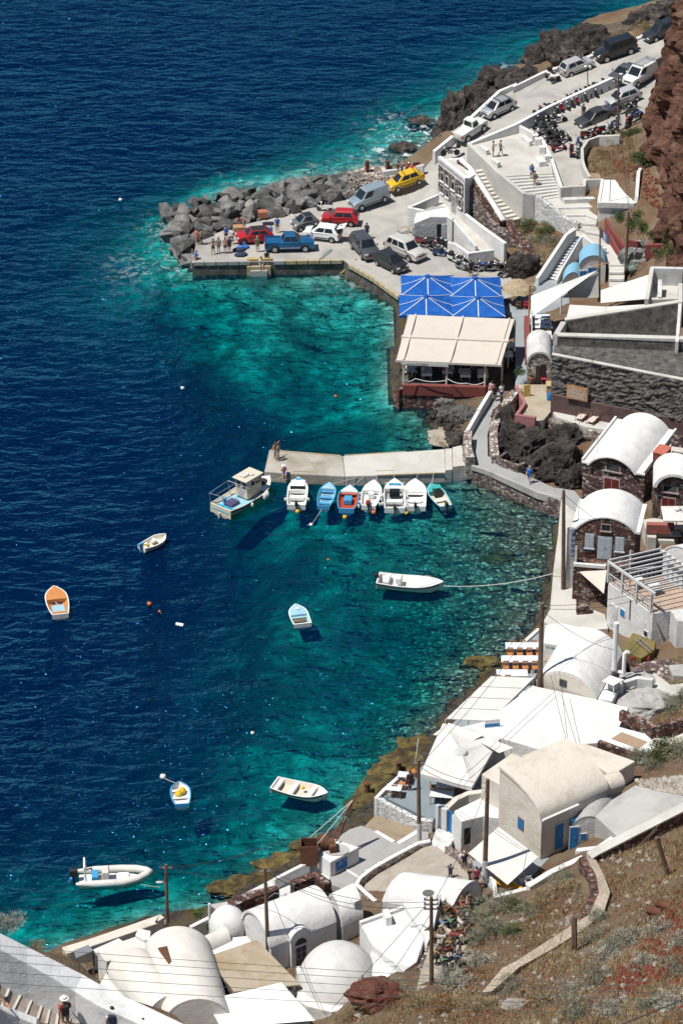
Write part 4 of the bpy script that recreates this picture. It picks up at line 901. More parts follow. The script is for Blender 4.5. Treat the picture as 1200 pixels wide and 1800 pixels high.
wall('path_wall',q('r2',0,(410,470,2.7),(400,560,2.6),(425,655,2.5)),.3,PALEMAS,'pale rubble wall between path and jetty',.75,0,bevel=0)
wall('path_wall',q('r2',0,(715,180,3.6),(600,330,3.0),(560,440,2.8),(560,560,2.6),(575,650,2.4)),.8,PALEMAS,'rough rubble wall on the inland side of the path',.7,1,bevel=0)
wall('path_kerb',q('r2',0,(430,712,1.72),(530,742,1.72),(740,832,1.85),(900,903,1.9),(1060,942,1.95)),1.2,CONC,'stone kerb along the water side of the path',.25,1)
wall('planter',q('r2',0,(622,668,2.35),(760,715,2.45),(822,690,2.6)),1.2,GREYMAS,'red brown rubble planter box by the path',.3,1)
wall('planter',q('r2',0,(622,664,2.35),(690,618,2.6)),1.2,GREYMAS,'side wall of the rubble planter box',.3,1)
# pink edged deck of the taverna shed
struct('shed_deck',MB().prism([G(*p) for p in ((908,676,2.9),(966,676,2.9),(968,722,3.3),(955,738,3.3),(935,742,3.2),(905,730,3.1),(918,712,3.0))],.6),weathered('sandy_deck',(.42,.37,.29),(.30,.25,.18),.6,.4,.7))
PINKW=weathered('pink_plaster',(.36,.16,.16),(.28,.13,.13),.8,.4,.7)
wall('deck_wall',q('r2',0,(735,150,3.5),(795,270,3.5),(735,355,3.6),(880,375,3.8)),[1.5,1.8,1.8,1.8],PINKW,'faded pink wall edging the taverna deck',.3,1)
# lava rocks under the deck and along the path
for lb,x,y,h,r,s in (('black lava rock face below the pink wall',905,775,1.6,(1.7,1.3,1.7),21),('smooth dark lava block between planter and path',955,790,1.7,(2.0,1.4,1.9),22),('dark lava hollow behind the man in blue',985,815,1.6,(1.7,1.3,1.9),23),('lava rock under the lounger deck',1000,775,2.0,(2.0,1.3,1.5),24),
('lava boulder beside the brown lava house corner',1015,848,2.0,(1.0,.9,1.6),25),('grey shore boulder below the white path wall',812,735,.9,(1.3,1.3,.9),26),('round boulder in the cove below the restaurant',788,728,.6,(1.1,1.1,.8),27),('flat pale rock shelf below the restaurant',828,706,.5,(2.6,1.6,.55),28),
('leaning grey boulder next to the shelf rock',782,712,.6,(1.0,.8,.6),29),('ochre ledge in the cove beside the jetty',795,770,.1,(2.2,1.8,.5),30),('dark rock at the root of the jetty',808,778,.8,(1.0,1.2,.9),31),('rubble rock bank on the inland side of the path',888,740,2.2,(1.2,1.6,1.2),32)):
 rock_at(lb,x,y,h,r,s,mat=rocky('pale_shelf_rock',[(0,(.22,.18,.14)),(.5,(.40,.35,.28)),(1,(.5,.46,.4))],.8,.08) if s in (28,30) else BOULD if s in (26,27,29) else LAVA,sub=5,amp=.42)
 # taverna with sails
TW=plain('white_blue_tablecloth',(.62,.66,.72),.8,var=.15)
wall('taverna_wall',q('t2',0,(490,560,3.1),(505,1080,3.1)),1.5,REDP,'long dark red wall between the alley and the taverna',.5,0)
wall('taverna_rail',q('t2',0,(548,300,3.6),(560,880,3.5)),2.0,WPAINT,'white post rail along the taverna terrace',.08,0)
for i,(x,y) in enumerate(((665,570),(680,640),(690,700),(680,790),(690,850),(650,930))):
 c=q1('t2',x,y,2.8);make_table('blue and white taverna table beside the red wall, %s'%('farthest','second farthest','third farthest','fourth farthest','fifth farthest','nearest')[i],(c.x,c.y,2.05),0,1.9,.8,TW,WOOD,'tables of the sail shaded taverna')
 for k in (-.5,.5):
  make_chair('%s wooden chair at the sail taverna table, %s from the front'%('left' if k<0 else 'right',ORD[5-i]),(c.x+k,c.y-.7,2.05),0,plain('brown_chair_wood',(.18,.08,.03),.6,var=.3),'taverna chairs')
c=q1('t2',430,470,2.05);make_chair('small wooden chair in the shade of the thatched umbrella',(c.x-.4,c.y,2.05),0,plain('brown_chair_wood',(0,0,0)))
make_chair('red chair in the shade of the thatched umbrella',(c.x+.35,c.y,2.05),0,plain('red_chair_paint',(.5,.03,.05),.5))
mast=thing('wooden_mast','tall wooden mast with a crossed yard and a striped flag','mast',q1('z7',608,640,4.0))
mb0=mast.location.copy();mtop=GY(*px('z7',616,110),mb0.y)
part('pole',MB().tube([mb0,mtop],[.13,.07],10),plain('varnished_mast_wood',(.30,.15,.06),.6,var=.3),mast)
part('yard',MB().tube([GY(*px('z7',555,398),mb0.y-.2),GY(*px('z7',680,366),mb0.y-.2)],.07,8),plain('varnished_mast_wood',(0,0,0)),mast)
fl0,fl1=GY(*px('z7',617,125),mb0.y),GY(*px('z7',685,210),mb0.y)
FBL=plain('flag_blue',(.02,.10,.36),.8);
fg=part('flag',MB().grid([[fl0+Vector(((fl1.x-fl0.x)*i/8,.12*math.sin(i),-1.0*(i/8)*.9-.9*j/9)) for j in range(10)] for i in range(9)]),[FBL,WPAINT],mast)
fg.data.polygons.foreach_set('material_index',[(k%9)%2 for k in range(72)])
def sail(name,label,pts,mat,sag=.25,n=10,cat='sail'):
 """three or four cornered cloth with sag and thickness"""
 if len(pts)==3:pts=[pts[0],pts[1],pts[2],pts[2]]
 rows=[[ease(ease(pts[0],pts[1],i/n),ease(pts[3],pts[2],i/n),j/n)-Vector((0,0,sag*math.sin(math.pi*i/n)*math.sin(math.pi*j/n))) for j in range(n+1)] for i in range(n+1)]
 mb=MB().grid(rows);k=len(mb.v);f0=list(mb.f);mb.add([Vector(p)-Vector((0,0,.02)) for p in mb.v[:k]],[]);mb.f+=[tuple(i+k for i in f[::-1]) for f in f0];mb.mi=[0]*len(mb.f)
 return single(name,mb,mat,label,cat,smooth=True ,sharp=0)
sail('shade_sail','white triangular shade sail hung from the mast over the taverna',[q1('z7',130,600,5.2),q1('z7',142,745,4.5),q1('z7',600,418,7.4)],CANVAS,.35)
sail('shade_sail','triangular sail beside the mast, underside shade painted grey',[q1('z7',345,612,4.9),q1('z7',602,420,7.3),q1('z7',606,612,4.9)],weathered('shaded_canvas',(.40,.39,.37),(.34,.33,.31),1.0),.3)  # canvas coloured grey to paint in its shaded underside
for k,(x,y0,y1,z) in enumerate(((115,580,745,2.05),(338,600,735,2.05))):
 b0=q1('z7',x,y1,z);single('sail_post',MB().tube([b0,Vector((b0.x,b0.y,5.3-k*.5))],.08,8),WOOD if k==0 else WPAINT,('orange wooden post holding the corner of the white sail','white post standing under the shaded sail')[k],'post')
sail('taverna_awning','large white canvas roof right of the mast',[q1('z7',620,560,5.4),q1('z7',975,445,6.2),q1('z7',935,622,6.0),q1('z7',620,650,5.2)],CANVAS,.15,cat='awning')
for i,(pts,lb) in enumerate(((((402,662,5.0),(660,676,5.0),(640,740,4.9),(375,772,4.9)),'white flat canopy behind the dark wall, left panel'),(((662,676,5.1),(930,660,5.5),(925,690,5.4),(642,740,5.0)),'white flat canopy behind the dark wall, right panel'))):
 single('flat_canopy',MB().slab(q('z7',0,*pts),.12,(0,0,1)),CANVAS,lb,'canopy')
 # pale ruin behind the dark wall
ru=thing('roofless_ruin','pale roofless concrete ruin above the white canvas roof','ruin',G(1165,530,6.0))
part('floor',MB().prism(q('t3',6.2,(800,760),(1160,750),(1160,1090),(740,1080)),3.0),PALE,ru)
for pts,hh in ((((780,670,8.0),(1200,680,8.0)),5.5),(((790,670,8.0),(720,1090,7.2)),4.0),(((1165,880,7.6),(1165,1130,7.0)),4.0),(((720,1085,6.8),(1160,1075,6.8)),4.0),(((895,830,7.4),(890,1060,7.0)),5.5)):
 part('wall',wall_mb(q('t3',0,*pts),hh,.4,0),PALE if hh!=5.5 else GREYW,ru,bevel=.06)
 # dark retaining walls
DARKW=rocky('dark_rough_wall',[(0,(.075,.07,.064)),(.4,(.21,.198,.18)),(.7,(.33,.315,.29)),(1,(.5,.475,.44))],1.6,.4,0.0)  # rough wall, mottled at random from dark to pale grey
PURP=rocky('purple_brown_stucco',[(0,(.10,.062,.06)),(.6,(.16,.105,.10)),(1,(.22,.16,.15))],1.2,.05,0.0)
dw=thing('dark_retaining_wall','huge dark rough retaining wall with pale coping','retaining wall',G(1080,715,3.5))
a,b=q1('r1',130,880,5.1),q1('r1',1330,1120,5.1)
def ontop(p,zz):return Vector((p.x,p.y,zz))
_d,_n=(b-a).normalized(),Vector(((b-a).y,-(b-a).x,0)).normalized()
part('rough_face',MB().grid([[Vector((0,0,0))+ease(Vector((a.x,a.y,0)),Vector((b.x,b.y,0)),i/90)+Vector((0,0,5.0+3.88*j/22))+_n*(.05+.28*abs(mnoise.fractal(Vector((i*.16,j*.5,3.3)),1,2,4))+(.07 if (j+int(3*math.sin(i*.05)))%6==0 else 0)) for j in range(23)] for i in range(91)]),DARKW,dw)
part('face',MB().prism([ontop(a,8.9),ontop(b,8.9),ontop(b,8.9)+Vector((1,6,0)),ontop(a,8.9)+Vector((.4,2.2,0))],4.9),DARKW,dw)
part('plinth',wall_mb([ontop(a,5.1)+Vector((-.05,-.2,0)),ontop(b,5.1)+Vector((0,-.2,0))],2.6,.5,1),PURP,dw,bevel=.05)
part('coping',wall_mb([ontop(a,9.02)+Vector((-.1,-.12,0)),ontop(b,9.02)+Vector((0,-.12,0))],8.85,.35,1),PALE,dw,bevel=.04)
c0,c1=q1('r1',180,470,9.3),q1('r1',1330,520,9.3)
part('upper_face',MB().prism([ontop(c0,9.9),ontop(c1,10.1),ontop(c1,10.1)+Vector((0,.5,0)),ontop(c0,9.9)+Vector((0,.5,0))],6.0),DARKW,dw)
part('coping',wall_mb([ontop(c0,10.02)+Vector((0,-.05,0)),ontop(c1,10.22)+Vector((0,-.05,0))],9.85,.6,1),PALE,dw,bevel=.04)
part('ledge',MB().prism([ontop(a,8.95)+Vector((.3,.4,0)),ontop(b,8.95)+Vector((0,.4,0)),ontop(c1,8.95),ontop(c0,8.95)],8.0),DARKW,dw)
d0,d1=GY(*px('r1',240,300),c0.y+3.5),GY(*px('r1',1165,155),c0.y+3.5)
d0.z=d0.z;part('back_face',MB().prism([d0,d1,d1+Vector((0,.6,0)),d0+Vector((0,.6,0))],6.0),DARKW,dw)
part('coping',wall_mb([d0+Vector((0,.1,.1)),d1+Vector((0,.1,.1))],[d0.z-.05,d1.z-.05],.5,1),PALE,dw,bevel=.04)
part('side_face',wall_mb([ontop(c0,10.0)+Vector((-.1,.3,0)),d0+Vector((-.1,0,0))],6.0,.5,0),PALE,dw,bevel=.04)
part('side_face',wall_mb([q1('r1',1150,462,10.1),d1+Vector((.1,0,.05))],6.0,.3,0),GREYW,dw,bevel=.04)
part('recess_floor',MB().prism([ontop(c0,7.2),ontop(c1,7.2),ontop(d1,7.2),ontop(d0,7.2)],6.5),PALE,dw)
bt=MB();dirw=(b-a);dirw.z=0;dirw.normalize()
part('beam_shadow',wall_mb([ontop(a+dirw*1.2,8.9)+Vector((0,-.12,0)),ontop(a+dirw*1.45,8.9)+Vector((0,-.12,0))],5.0,.3,1),LAVA,dw)  # dark strip standing in for the beam's shadow on the wall
sg=thing('wall_sign','faded framed sign board on the dark retaining wall','sign',a+dirw*2.6);nw=Vector((dirw.y,-dirw.x,0))
part('frame',facade(a,dirw,nw,1.55,3.55,5.15,6.45,.46,dep=.12),WOOD,sg);part('board',facade(a,dirw,nw,1.63,3.47,5.23,6.37,.475,dep=.05),plain('faded_ochre_board',(.42,.30,.2),.8,var=.2),sg)
FINK=plain('faded_white_lettering',(.6,.56,.5),.8)
for k,s_ in enumerate(('SUNSET','FISH TAVERNA','AMMOUDI')):lettering(s_,.24,a+dirw*2.55+nw*.485+Vector((0,0,1.0-k*.33)),nw,FINK,sg)
# lounger deck
wall('deck_parapet',q('r1',0,(142,1035,3.6),(180,1075,3.6),(300,1115,3.6),(420,1155,3.6),(580,1180,3.6)),1.5,PALE,'curved pale parapet of the lounger deck',.3,1)
struct('lounger_deck',MB().prism(q('r1',3.4,(150,1030),(180,1070),(300,1112),(420,1152),(640,1180),(640,1100),(180,995)),1.0),PALE)
wall('rubble_wall',q('r1',0,(150,1060,3.35),(300,1130,3.35),(420,1170,3.35),(590,1200,3.35)),1.2,PALEMAS,'rubble retaining wall under the lounger deck',.6,0,bevel=0)
for i,(x,y) in enumerate(((385,1085),(475,1110))):
 c=q1('r1',x,y,3.4);t=thing('deck_chair','folding deck chair with cream canvas on the lounger deck, %s'%('left one','right one')[i],'deck chair',c,R(-35),'deck chairs')
 RDW=plain('red_brown_frame',(.3,.07,.05),.6)
 part('canvas',MB().slab([(-.3,-.75,.3),(.3,-.75,.3),(.3,.3,.38),(-.3,.3,.38)],.04).slab([(-.3,.3,.38),(.3,.3,.38),(.3,.85,1.1),(-.3,.85,1.1)],.04),BEIGE,t,world=False )
 for s in (-1,1):part('frame',MB().tube([(s*.33,-.8,.02),(s*.33,.9,1.1)],.03,6).tube([(s*.33,.7,.02),(s*.33,-.75,.35)],.03,6),RDW,t,world=False )
 # small stone hut with vaulted plaster roof (taverna shed)
hu=thing('stone_hut','small stone hut with curved whitewashed roof and dark doorway','hut',q1('t2',650,1460,2.9))
a,b=q1('t2',500,1180,4.9),q1('t2',825,1180,4.9)
part('wall',vault_walls(a,b,Vector((.2,4.2,0)),.9,2.4),PALEMAS,hu);part('roof',vault_mb(a-Vector((.1,0,0)),b,Vector((.2,4.3,0)),1.25,.2,.1),GREYW,hu,smooth=True )
dd=b-a;dd.z=0;Lb=dd.length;dd.normalize();nn=Vector((dd.y,-dd.x,0))
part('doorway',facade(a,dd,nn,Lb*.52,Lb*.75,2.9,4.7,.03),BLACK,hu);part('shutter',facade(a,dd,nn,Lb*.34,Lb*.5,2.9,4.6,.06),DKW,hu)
c=q1('t2',705,1420,2.9);make_chair('red chair standing in the dark hut doorway',(c.x,c.y-.4,2.9),math.pi,plain('red_chair_paint',(0,0,0)))
c=q1('t2',800,1600,3.0);single('wooden_counter',MB().box((c.x,c.y,3.5),(.75,.9,1.1)).box((c.x,c.y,4.08),(.85,1.0,.06)),plain('light_wood',(.42,.30,.16),.7,var=.2),'light wooden counter outside the stone hut','counter',bevel=.01)
c=q1('t2',790,1680,3.05);single('barrel_bin',MB().lathe((c.x,c.y,3.05),[(.24,0),(.27,.1),(.27,.6),(.22,.7)],14),BLUEP,'small blue plastic barrel at the deck edge','barrel',smooth=True )
c=q1('t2',545,1440,2.9);t=thing('potted_plant','terracotta pot with a spiky plant by the stone hut','potted plant',c);part('pot',MB().lathe((0,0,0),[(.16,0),(.25,.45),(.27,.5)],12),plain('terracotta',(.35,.13,.07),.8),t,world=False ,smooth=True )
mb=MB()
for k in range(14):
 an=k*2.4;d=Vector((math.cos(an),math.sin(an),0));mb.add([(0,0,.45)+0*d if False else Vector((0,0,.45)),d*.15+Vector((-d.y*.03,d.x*.03,.75)),d*.35+Vector((0,0,.95)),d*.15+Vector((d.y*.03,-d.x*.03,.75))],[(0,1,2,3)])
part('leaves',mb,plain('dark_leaf',(.04,.08,.03),.6),t,world=False )
c=q1('t2',490,1640,2.95);t=thing('menu_board','yellow menu board leaning at the taverna entrance','sign',c,R(5));part('board',MB().box((0,0,.65),(.6,.05,1.2)),plain('menu_yellow',(.5,.34,.08),.7,var=.35,scale=6),t,world=False );part('stand',MB().box((0,.25,.55),(.5,.04,1.1),tilt=Matrix.Rotation(R(18),3,'X')),WOODP,t,world=False )
# ------------------------------------------------------------------ lava stone houses and pergola house on the right
def axes(a,b):
 d=b-a;d.z=0;L=d.length;d.normalize();n=Vector((d.y,-d.x,0));return d,n,L
def flat(v):return Vector((v.x,v.y,0))
BROWNMAS=masonry('brown_lava_masonry',[(0,(.04,.028,.027)),(.4,(.11,.065,.06)),(.65,(.20,.13,.12)),(.85,(.33,.27,.25)),(1,(.45,.40,.37))],(.075,.05,.048))
LINTEL=weathered('mauve_stone_trim',(.36,.29,.28),(.27,.21,.2),1.5)
REDDOOR=weathered('dark_red_door_paint',(.15,.022,.02),(.10,.018,.018),2.0,.4,.7,8,0,rough=.5)
h=thing('lava_stone_house','upper lava stone house with large white barrel roof and red door','house',q1('r4',530,900,1.9))
a,b=q1('r4',240,558,5.7),q1('r4',828,680,5.7);bk=flat(q1('r4',560,150,5.7)-q1('r4',240,558,5.7));d,n,L=axes(a,b)
a1,b1=a+d*L*.10,b-d*L*.13
part('wall',MB().prism([a,b,b+bk,a+bk],1.2),BROWNMAS,h);part('gable',vault_walls(a1,b1,bk,1.05,5.4),BROWNMAS,h)
part('roof',vault_mb(a1-d*.1,b1+d*.1,bk,1.2,.18,.35),WHITE,h,smooth=True )
for s0,s1 in ((-.01,.10),(.87,1.01)):part('gutter',MB().slab([a+d*L*s0-n*-.15+Vector((0,0,.12)),a+d*L*s1+n*.15+Vector((0,0,.12)),a+d*L*s1+bk+Vector((0,0,.12)),a+d*L*s0+bk+Vector((0,0,.12))],.14,(0,0,1)),WHITE,h)
for s0 in (-.012,.985):part('parapet',wall_mb([a+d*L*s0+Vector((0,0,.34)),a+d*L*s0+bk+Vector((0,0,.34))],5.6,.2,0),WHITE,h,bevel=.04)
window(h,a,d,n,L*.49,5.75,1.35,.6,LINTEL,GLASSD,sill=True ,mull=False )
dr=door(h,a,d,n,L*.48,2.5,1.5,2.3,REDDOOR,LINTEL)
h=thing('lava_stone_house','lower lava stone house with white barrel roof, pale double door and railing','house',q1('r4',450,1480,1.9))
a,b=q1('r4',172,1197,8.0),q1('r4',742,1242,8.0);bk=flat(q1('r4',245,930,8.0)-a);bk=(bk+flat(q1('r4',810,965,8.0)-b))/2;d,n,L=axes(a,b)
part('wall',vault_walls(a,b,bk,1.15,1.2),REDW,h);part('roof',vault_mb(a-d*.12,b+d*.12,bk,1.3,.2,.06),WHITE,h,smooth=True )
for p in (a-d*.15,b+d*.15):part('gutter',MB().slab([p-d*.22+Vector((0,0,.12)),p+d*.22+Vector((0,0,.12)),p+d*.22+bk+Vector((0,0,.12)),p-d*.22+bk+Vector((0,0,.12))],.2,(0,0,1)),WHITE,h)
BLW=weathered('pale_grey_blue_paint',(.42,.47,.50),(.5,.53,.55),1.5)
window(h,a,d,n,L*.235,7.0,.72,1.3,BLW,BLW);window(h,a,d,n,L*.745,6.9,.72,1.3,BLW,BLW);window(h,a,d,n,L*.50,8.35,.8,.6,LINTEL,GLASSD,mull=True )
door(h,a,d,n,L*.495,5.4,1.15,2.1,BLW,BLW)
part('terrace',MB().prism([a+n*1.1,b+n*1.1,b,a] and [Vector((p.x,p.y,5.35)) for p in (a+n*1.1,b+n*1.1,b+n*.02,a+n*.02)],1.3),REDW,h)
part('terrace_edge',wall_mb([Vector((p.x,p.y,5.5)) for p in (a+n*1.1,a+d*L*.55+n*1.1)],5.2,.25,0),WHITE,h,bevel=.03)
for s in (.02,.93):p=a+d*L*s+n*1.05;part('fin',MB().prism([Vector((p.x,p.y,7.1)),Vector((p.x,p.y,7.1))+d*.14,Vector((p.x,p.y,5.9))+d*.14-n*.7,Vector((p.x,p.y,5.9))-n*.7],5.2),WHITE,h,bevel=.03)
c=q1('r4',285,1440,5.4);make_chair('pale folding chair on the terrace of the lower lava stone house',(c.x,c.y-.1,5.36),R(160),plain('grey_chair_paint',(.45,.47,.48),.6))
h=thing('lava_stone_house','lava stone house with thick white arched canopy at the right edge','house',q1('t6',640,1100,4.2))
a,b=q1('t6',440,690,7.4),q1('t6',1000,770,7.4);d,n,L=axes(a,b);bk=Vector((.3,3.2,0))
part('wall',vault_walls(a,b,bk,1.3,2.0),BROWNMAS,h);part('roof',vault_mb(a-d*.1,b+d*.1,bk,1.5,.3,.45),WHITE,h,smooth=True )
door(h,a,d,n,L*.36,4.35,1.25,2.1,REDDOOR,LINTEL);window(h,a,d,n,L*.38,7.25,1.3,.6,LINTEL,GLASSD,mull=False )
struct('upper_terrace',MB().prism(q('t6',6.6,(430,420),(900,490),(900,130),(680,125)),2.0),PALE)
wall('terrace_wall',q('t6',6.75,(430,418),(900,488)),2.5,BROWNMAS,'lava stone wall of the upper terrace beside the barrel roof',.3,1,bevel=0)
wall('terrace_wall',q('t6',7.6,(670,45),(900,80)),5.5,BROWNMAS,'lava stone wall behind the upper terrace',.3,1,bevel=0)
c=q1('t6',540,330,6.6);t=thing('red_chest','red painted wooden chest on the upper terrace','chest',c,R(-28));part('body',MB().box((0,0,.35),(1.0,1.5,.7)),REDP,t,world=False );part('lid',MB().box((0,0,.74),(1.1,1.6,.08)),plain('salmon_paint',(.45,.13,.09),.7),t,world=False )
c=q1('t6',790,340,6.6);t=thing('sun_lounger','dark wooden lounger on the upper terrace','lounger',c,R(70));part('bed',MB().box((0,0,.3),(.7,1.7,.1)),PURP,t,world=False );[part('leg',MB().box((sx*.28,sy*.7,.13),(.06,.06,.26)),REDP,t,world=False ) for sx in (-1,1) for sy in (-1,1)]
struct('house_terrace',MB().prism([G(*px('t6',x,y),4.25) for x,y in ((290,1150),(430,1130),(520,1060),(900,1060),(900,1260),(700,1280),(330,1270))],1.8),PALE)
wall('terrace_bench',q('t6',0,(340,1175,4.9),(560,1180,4.9),(705,1185,4.9)),4.0,weathered('salmon_plaster',(.33,.12,.10),(.26,.1,.09),1.0),'salmon red bench wall on the lower lava terrace',.5,-1)
for i,(x0,y0,x1,y1,z) in enumerate(((350,1330,470,1380,3.9),(460,1375,720,1420,3.5),(470,1460,600,1500,3.0))):
 single('stone_step',MB().prism(q('t6',z,(x0,y0),(x1,y0+10),(x1,y1+10),(x0,y1)),1.8),PALE,('upper pale step block beside the red brown house','long white step block below the salmon bench','lowest pale step block above the pergola')[i],'step',bevel=.03)
c=G(*px('t6',715,1010),6.6);square_umbrella('white octagonal parasol in front of the arched lava house',*px('t6',745,1005),6.7,1.2,1.2,.45,CANVAS,None ,base_z=4.25,val=.12,name='white_parasol')
# pergola house
DECKT=weathered('terracotta_deck',(.45,.34,.27),(.36,.27,.21),1.2,.4,.7)
h=thing('pergola_house','white house with roof terrace under a white wooden pergola','house',q1('r5',760,850,2.3))
A,B,C,D=q1('r5',590,432,6.0),q1('r5',950,684,6.0),q1('r5',1210,600,6.0),q1('r5',1010,372,6.0);d,n,L=axes(A,B)
C=B+(D-A)*1.05
part('wall',MB().prism([A,B,C,D],1.5),WHITE,h,bevel=.05);part('deck',MB().prism([ease(ease(A,C,.5),p,.97)+Vector((0,0,.03)) for p in (A,B,C,D)],5.9),DECKT,h)
door(h,A,d,n,L*.17,2.4,.9,2.0,GREYW,two=False );window(h,A,d,n,L*.36,4.2,.6,.7,WHITE,BLUEP,sill=False ,mull=False );window(h,A,d,n,L*.885,3.8,.45,.55,WHITE,GLASSD,mull=False )
part('drainpipe',MB().tube([A+d*L*.52+n*.06+Vector((0,0,-.1)),A+d*L*.52+n*.06+Vector((0,0,-1.9))],.05,6),METAL,h)
PG=weathered('grey_white_timber',(.56,.57,.57),(.46,.46,.45),2.0)
for i in range(4):p=A+d*L*i/3*.96+Vector((0,0,0));part('post',MB().box((p.x,p.y,6.95),(.17,.17,1.9),math.atan2(d.y,d.x)),PG,h)
na,nb_=A+Vector((0,0,1.95)),B+Vector((0,0,1.95));fa=q1('r5',1020,165,7.95);fb=fa+(nb_-na)*1.0
part('beam',wall_mb([na-d*.1,nb_+d*.2],7.75,.16,0),PG,h);part('beam',wall_mb([fa-d*.1,fb+d*.3],7.75,.16,0),PG,h)
for i in range(10):t=i/9;part('slat',wall_mb([ease(na,nb_,t)+Vector((0,0,.14)),ease(fa,fb,t)+Vector((0,0,.14))],7.953,.10,0),PG,h)
rl=MB()
part('railing',MB().tube([A+Vector((0,0,.85)),B+Vector((0,0,.85))],.035,6).tube([A+Vector((0,0,.2)),B+Vector((0,0,.2))],.025,6),PG,h)
for i in range(9):
 p,q_=A+d*L*(i/9),A+d*L*((i+1)/9);part('baluster',MB().tube([p+Vector((0,0,.2)),q_+Vector((0,0,.85))],.02,5).tube([p+Vector((0,0,.85)),q_+Vector((0,0,.2))],.02,5),PG,h)
for i in range(12):
 p,q_=ease(A,D,i/12),ease(A,D,(i+1)/12);part('baluster',MB().tube([p+Vector((0,0,0)),p+Vector((0,0,.85))],.02,5),PG,h)
part('railing',MB().tube([A+Vector((0,0,.85)),D+Vector((0,0,.85))],.035,6),PG,h)
sa=thing('outside_staircase','steep metal outside staircase at the corner of the pergola house','staircase',q1('r5',1030,900,3.0))
stairs(sa,q1('r5',955,690,5.9),q1('r5',1010,660,5.9),q1('r5',1040,925,3.2),q1('r5',1095,900,3.2),12,REDP,.06)
part('stringer',wall_mb([q1('r5',955,690,6.0),q1('r5',1040,925,3.3)],[5.7,3.0],.06,0),PG,sa)
for i in range(5):t=i/4;p=ease(q1('r5',1010,660,5.9),q1('r5',1095,900,3.2),t);part('rail_post',MB().tube([p,p+Vector((0,0,.95))],.025,5),PG,sa)
part('handrail',MB().tube([q1('r5',1010,660,6.85),q1('r5',1095,900,4.15)],.03,5),PG,sa)
h=thing('white_vault_house','white vaulted house behind the pergola at the right edge','house',fa+Vector((3,-2,-5.5)))
a=q1('r5',1040,168,7.4);b=a+(B-A)*1.05;a.z=b.z=7.4
part('wall',vault_walls(b,a,Vector((7.0,2.2,0)),1.3,2.0),WHITE,h);part('roof',vault_mb(b,a,Vector((7,2.2,0)),1.42,.2,.05),WHITE,h,smooth=True )
# dining set on the pergola terrace
TBL=plain('white_table_paint',(.6,.6,.58),.6)
for i,(x,y) in enumerate(((760,470),(900,520))):
 c=q1('r5',x,y,6.05);make_table('pale table on the roof terrace under the pergola, %s one'%('farther','nearer')[i],(c.x+.6,c.y,6.04),.5,.9,.9,TBL,METAL)
sail('shade_sail','cream shade sail beside the pergola house',[q1('r5',358,347,4.7),q1('r5',582,312,5.2),q1('r5',556,524,4.3)],BEIGE,.12)
wall('patio_wall',q('r5',0,(335,615,2.9),(445,612,2.9)),1.5,REDW,'low lava stone planter under the cream shade sail',.6,0)
# banner wall
bn=thing('banner_wall','narrow white wall panel with a pale blue vertical banner','sign',q1('r5',285,480,2.0))
a=q1('r5',243,488,2.0);b=q1('r5',325,482,2.0);d,n,L=axes(a,b);zt=upto(a,930-1)
part('panel',facade(a,d,n,0,L,1.6,zt,0,dep=.15),WHITE,bn)
zb0,zb1=upto(a,930+215/4.615),zt-.1
part('banner',facade(a,d,n,L*.32,L*.98,zb0,zb1,.03,dep=.02),weathered('pale_blue_banner',(.42,.50,.60),(.46,.54,.63),1.0,bmp=0),bn)
SBL=plain('navy_print',(.02,.07,.16),.7)
for k,s_ in enumerate(('SUN','SET','OIA')):lettering(s_,.34,a+d*L*.65+n*.04+Vector((0,0,ease(zb1,zb0,.42+.2*k)-a.z)),n,SBL,bn,squeeze=.8)
mb=MB();p0=a+d*L*.65+n*.045;zc=ease(zb1,zb0,.18)
mb.add([Vector((p0.x,p0.y,zc-.15))-d*.22,Vector((p0.x,p0.y,zc-.15))+d*.22,Vector((p0.x,p0.y,zc+.28))+d*.02],[(0,1,2)]);part('emblem',mb,SBL,bn)
# rubble garden and sheds right of the pergola house
MOSS=weathered('mossy_roof',(.20,.15,.05),(.11,.10,.05),1.2,.4,.65)
h=thing('mossy_shed','low tumbledown shed with mossy roof and a ladder on it','shed',q1('r5',850,1010,3.0))
part('roof',MB().prism(q('r5',0,(790,835,4.2),(980,905,4.3),(965,985,4.0),(860,1045,3.8),(700,975,3.8)),2.6),MOSS,h,bevel=.1)
lad=MB();a,b=q1('r5',820,880,4.45),q1('r5',940,985,4.3);d,n,L=axes(a,b)
part('ladder_rail',MB().tube([a+n*.2,b+n*.2],.03,5),METAL,h);part('ladder_rail',MB().tube([a-n*.2,b-n*.2],.03,5),METAL,h)
for i in range(7):part('rung',MB().tube([ease(a,b,(i+.5)/7)+n*.2,ease(a,b,(i+.5)/7)-n*.2],.022,5),METAL,h)
h=thing('concrete_hut','unfinished grey concrete hut at the right edge','hut',q1('r5',1160,950,3.6))
part('wall',MB().prism(q('r5',6.2,(1095,655),(1230,640),(1290,760),(1150,740)),2.5),GREYW,h,bevel=.05)
for i,(x,y) in enumerate(((800,1130),(935,1120),(905,1190))):
 c=q1('r5',x,y,3.1);make_chair(('red chair under the mossy shed','red chair with a bag beside the wooden post','fallen chair frame in front of the mossy shed')[i],(c.x,c.y,3.05),R(200+40*i),plain('red_chair_paint',(0,0,0)) if i<2 else PURP)
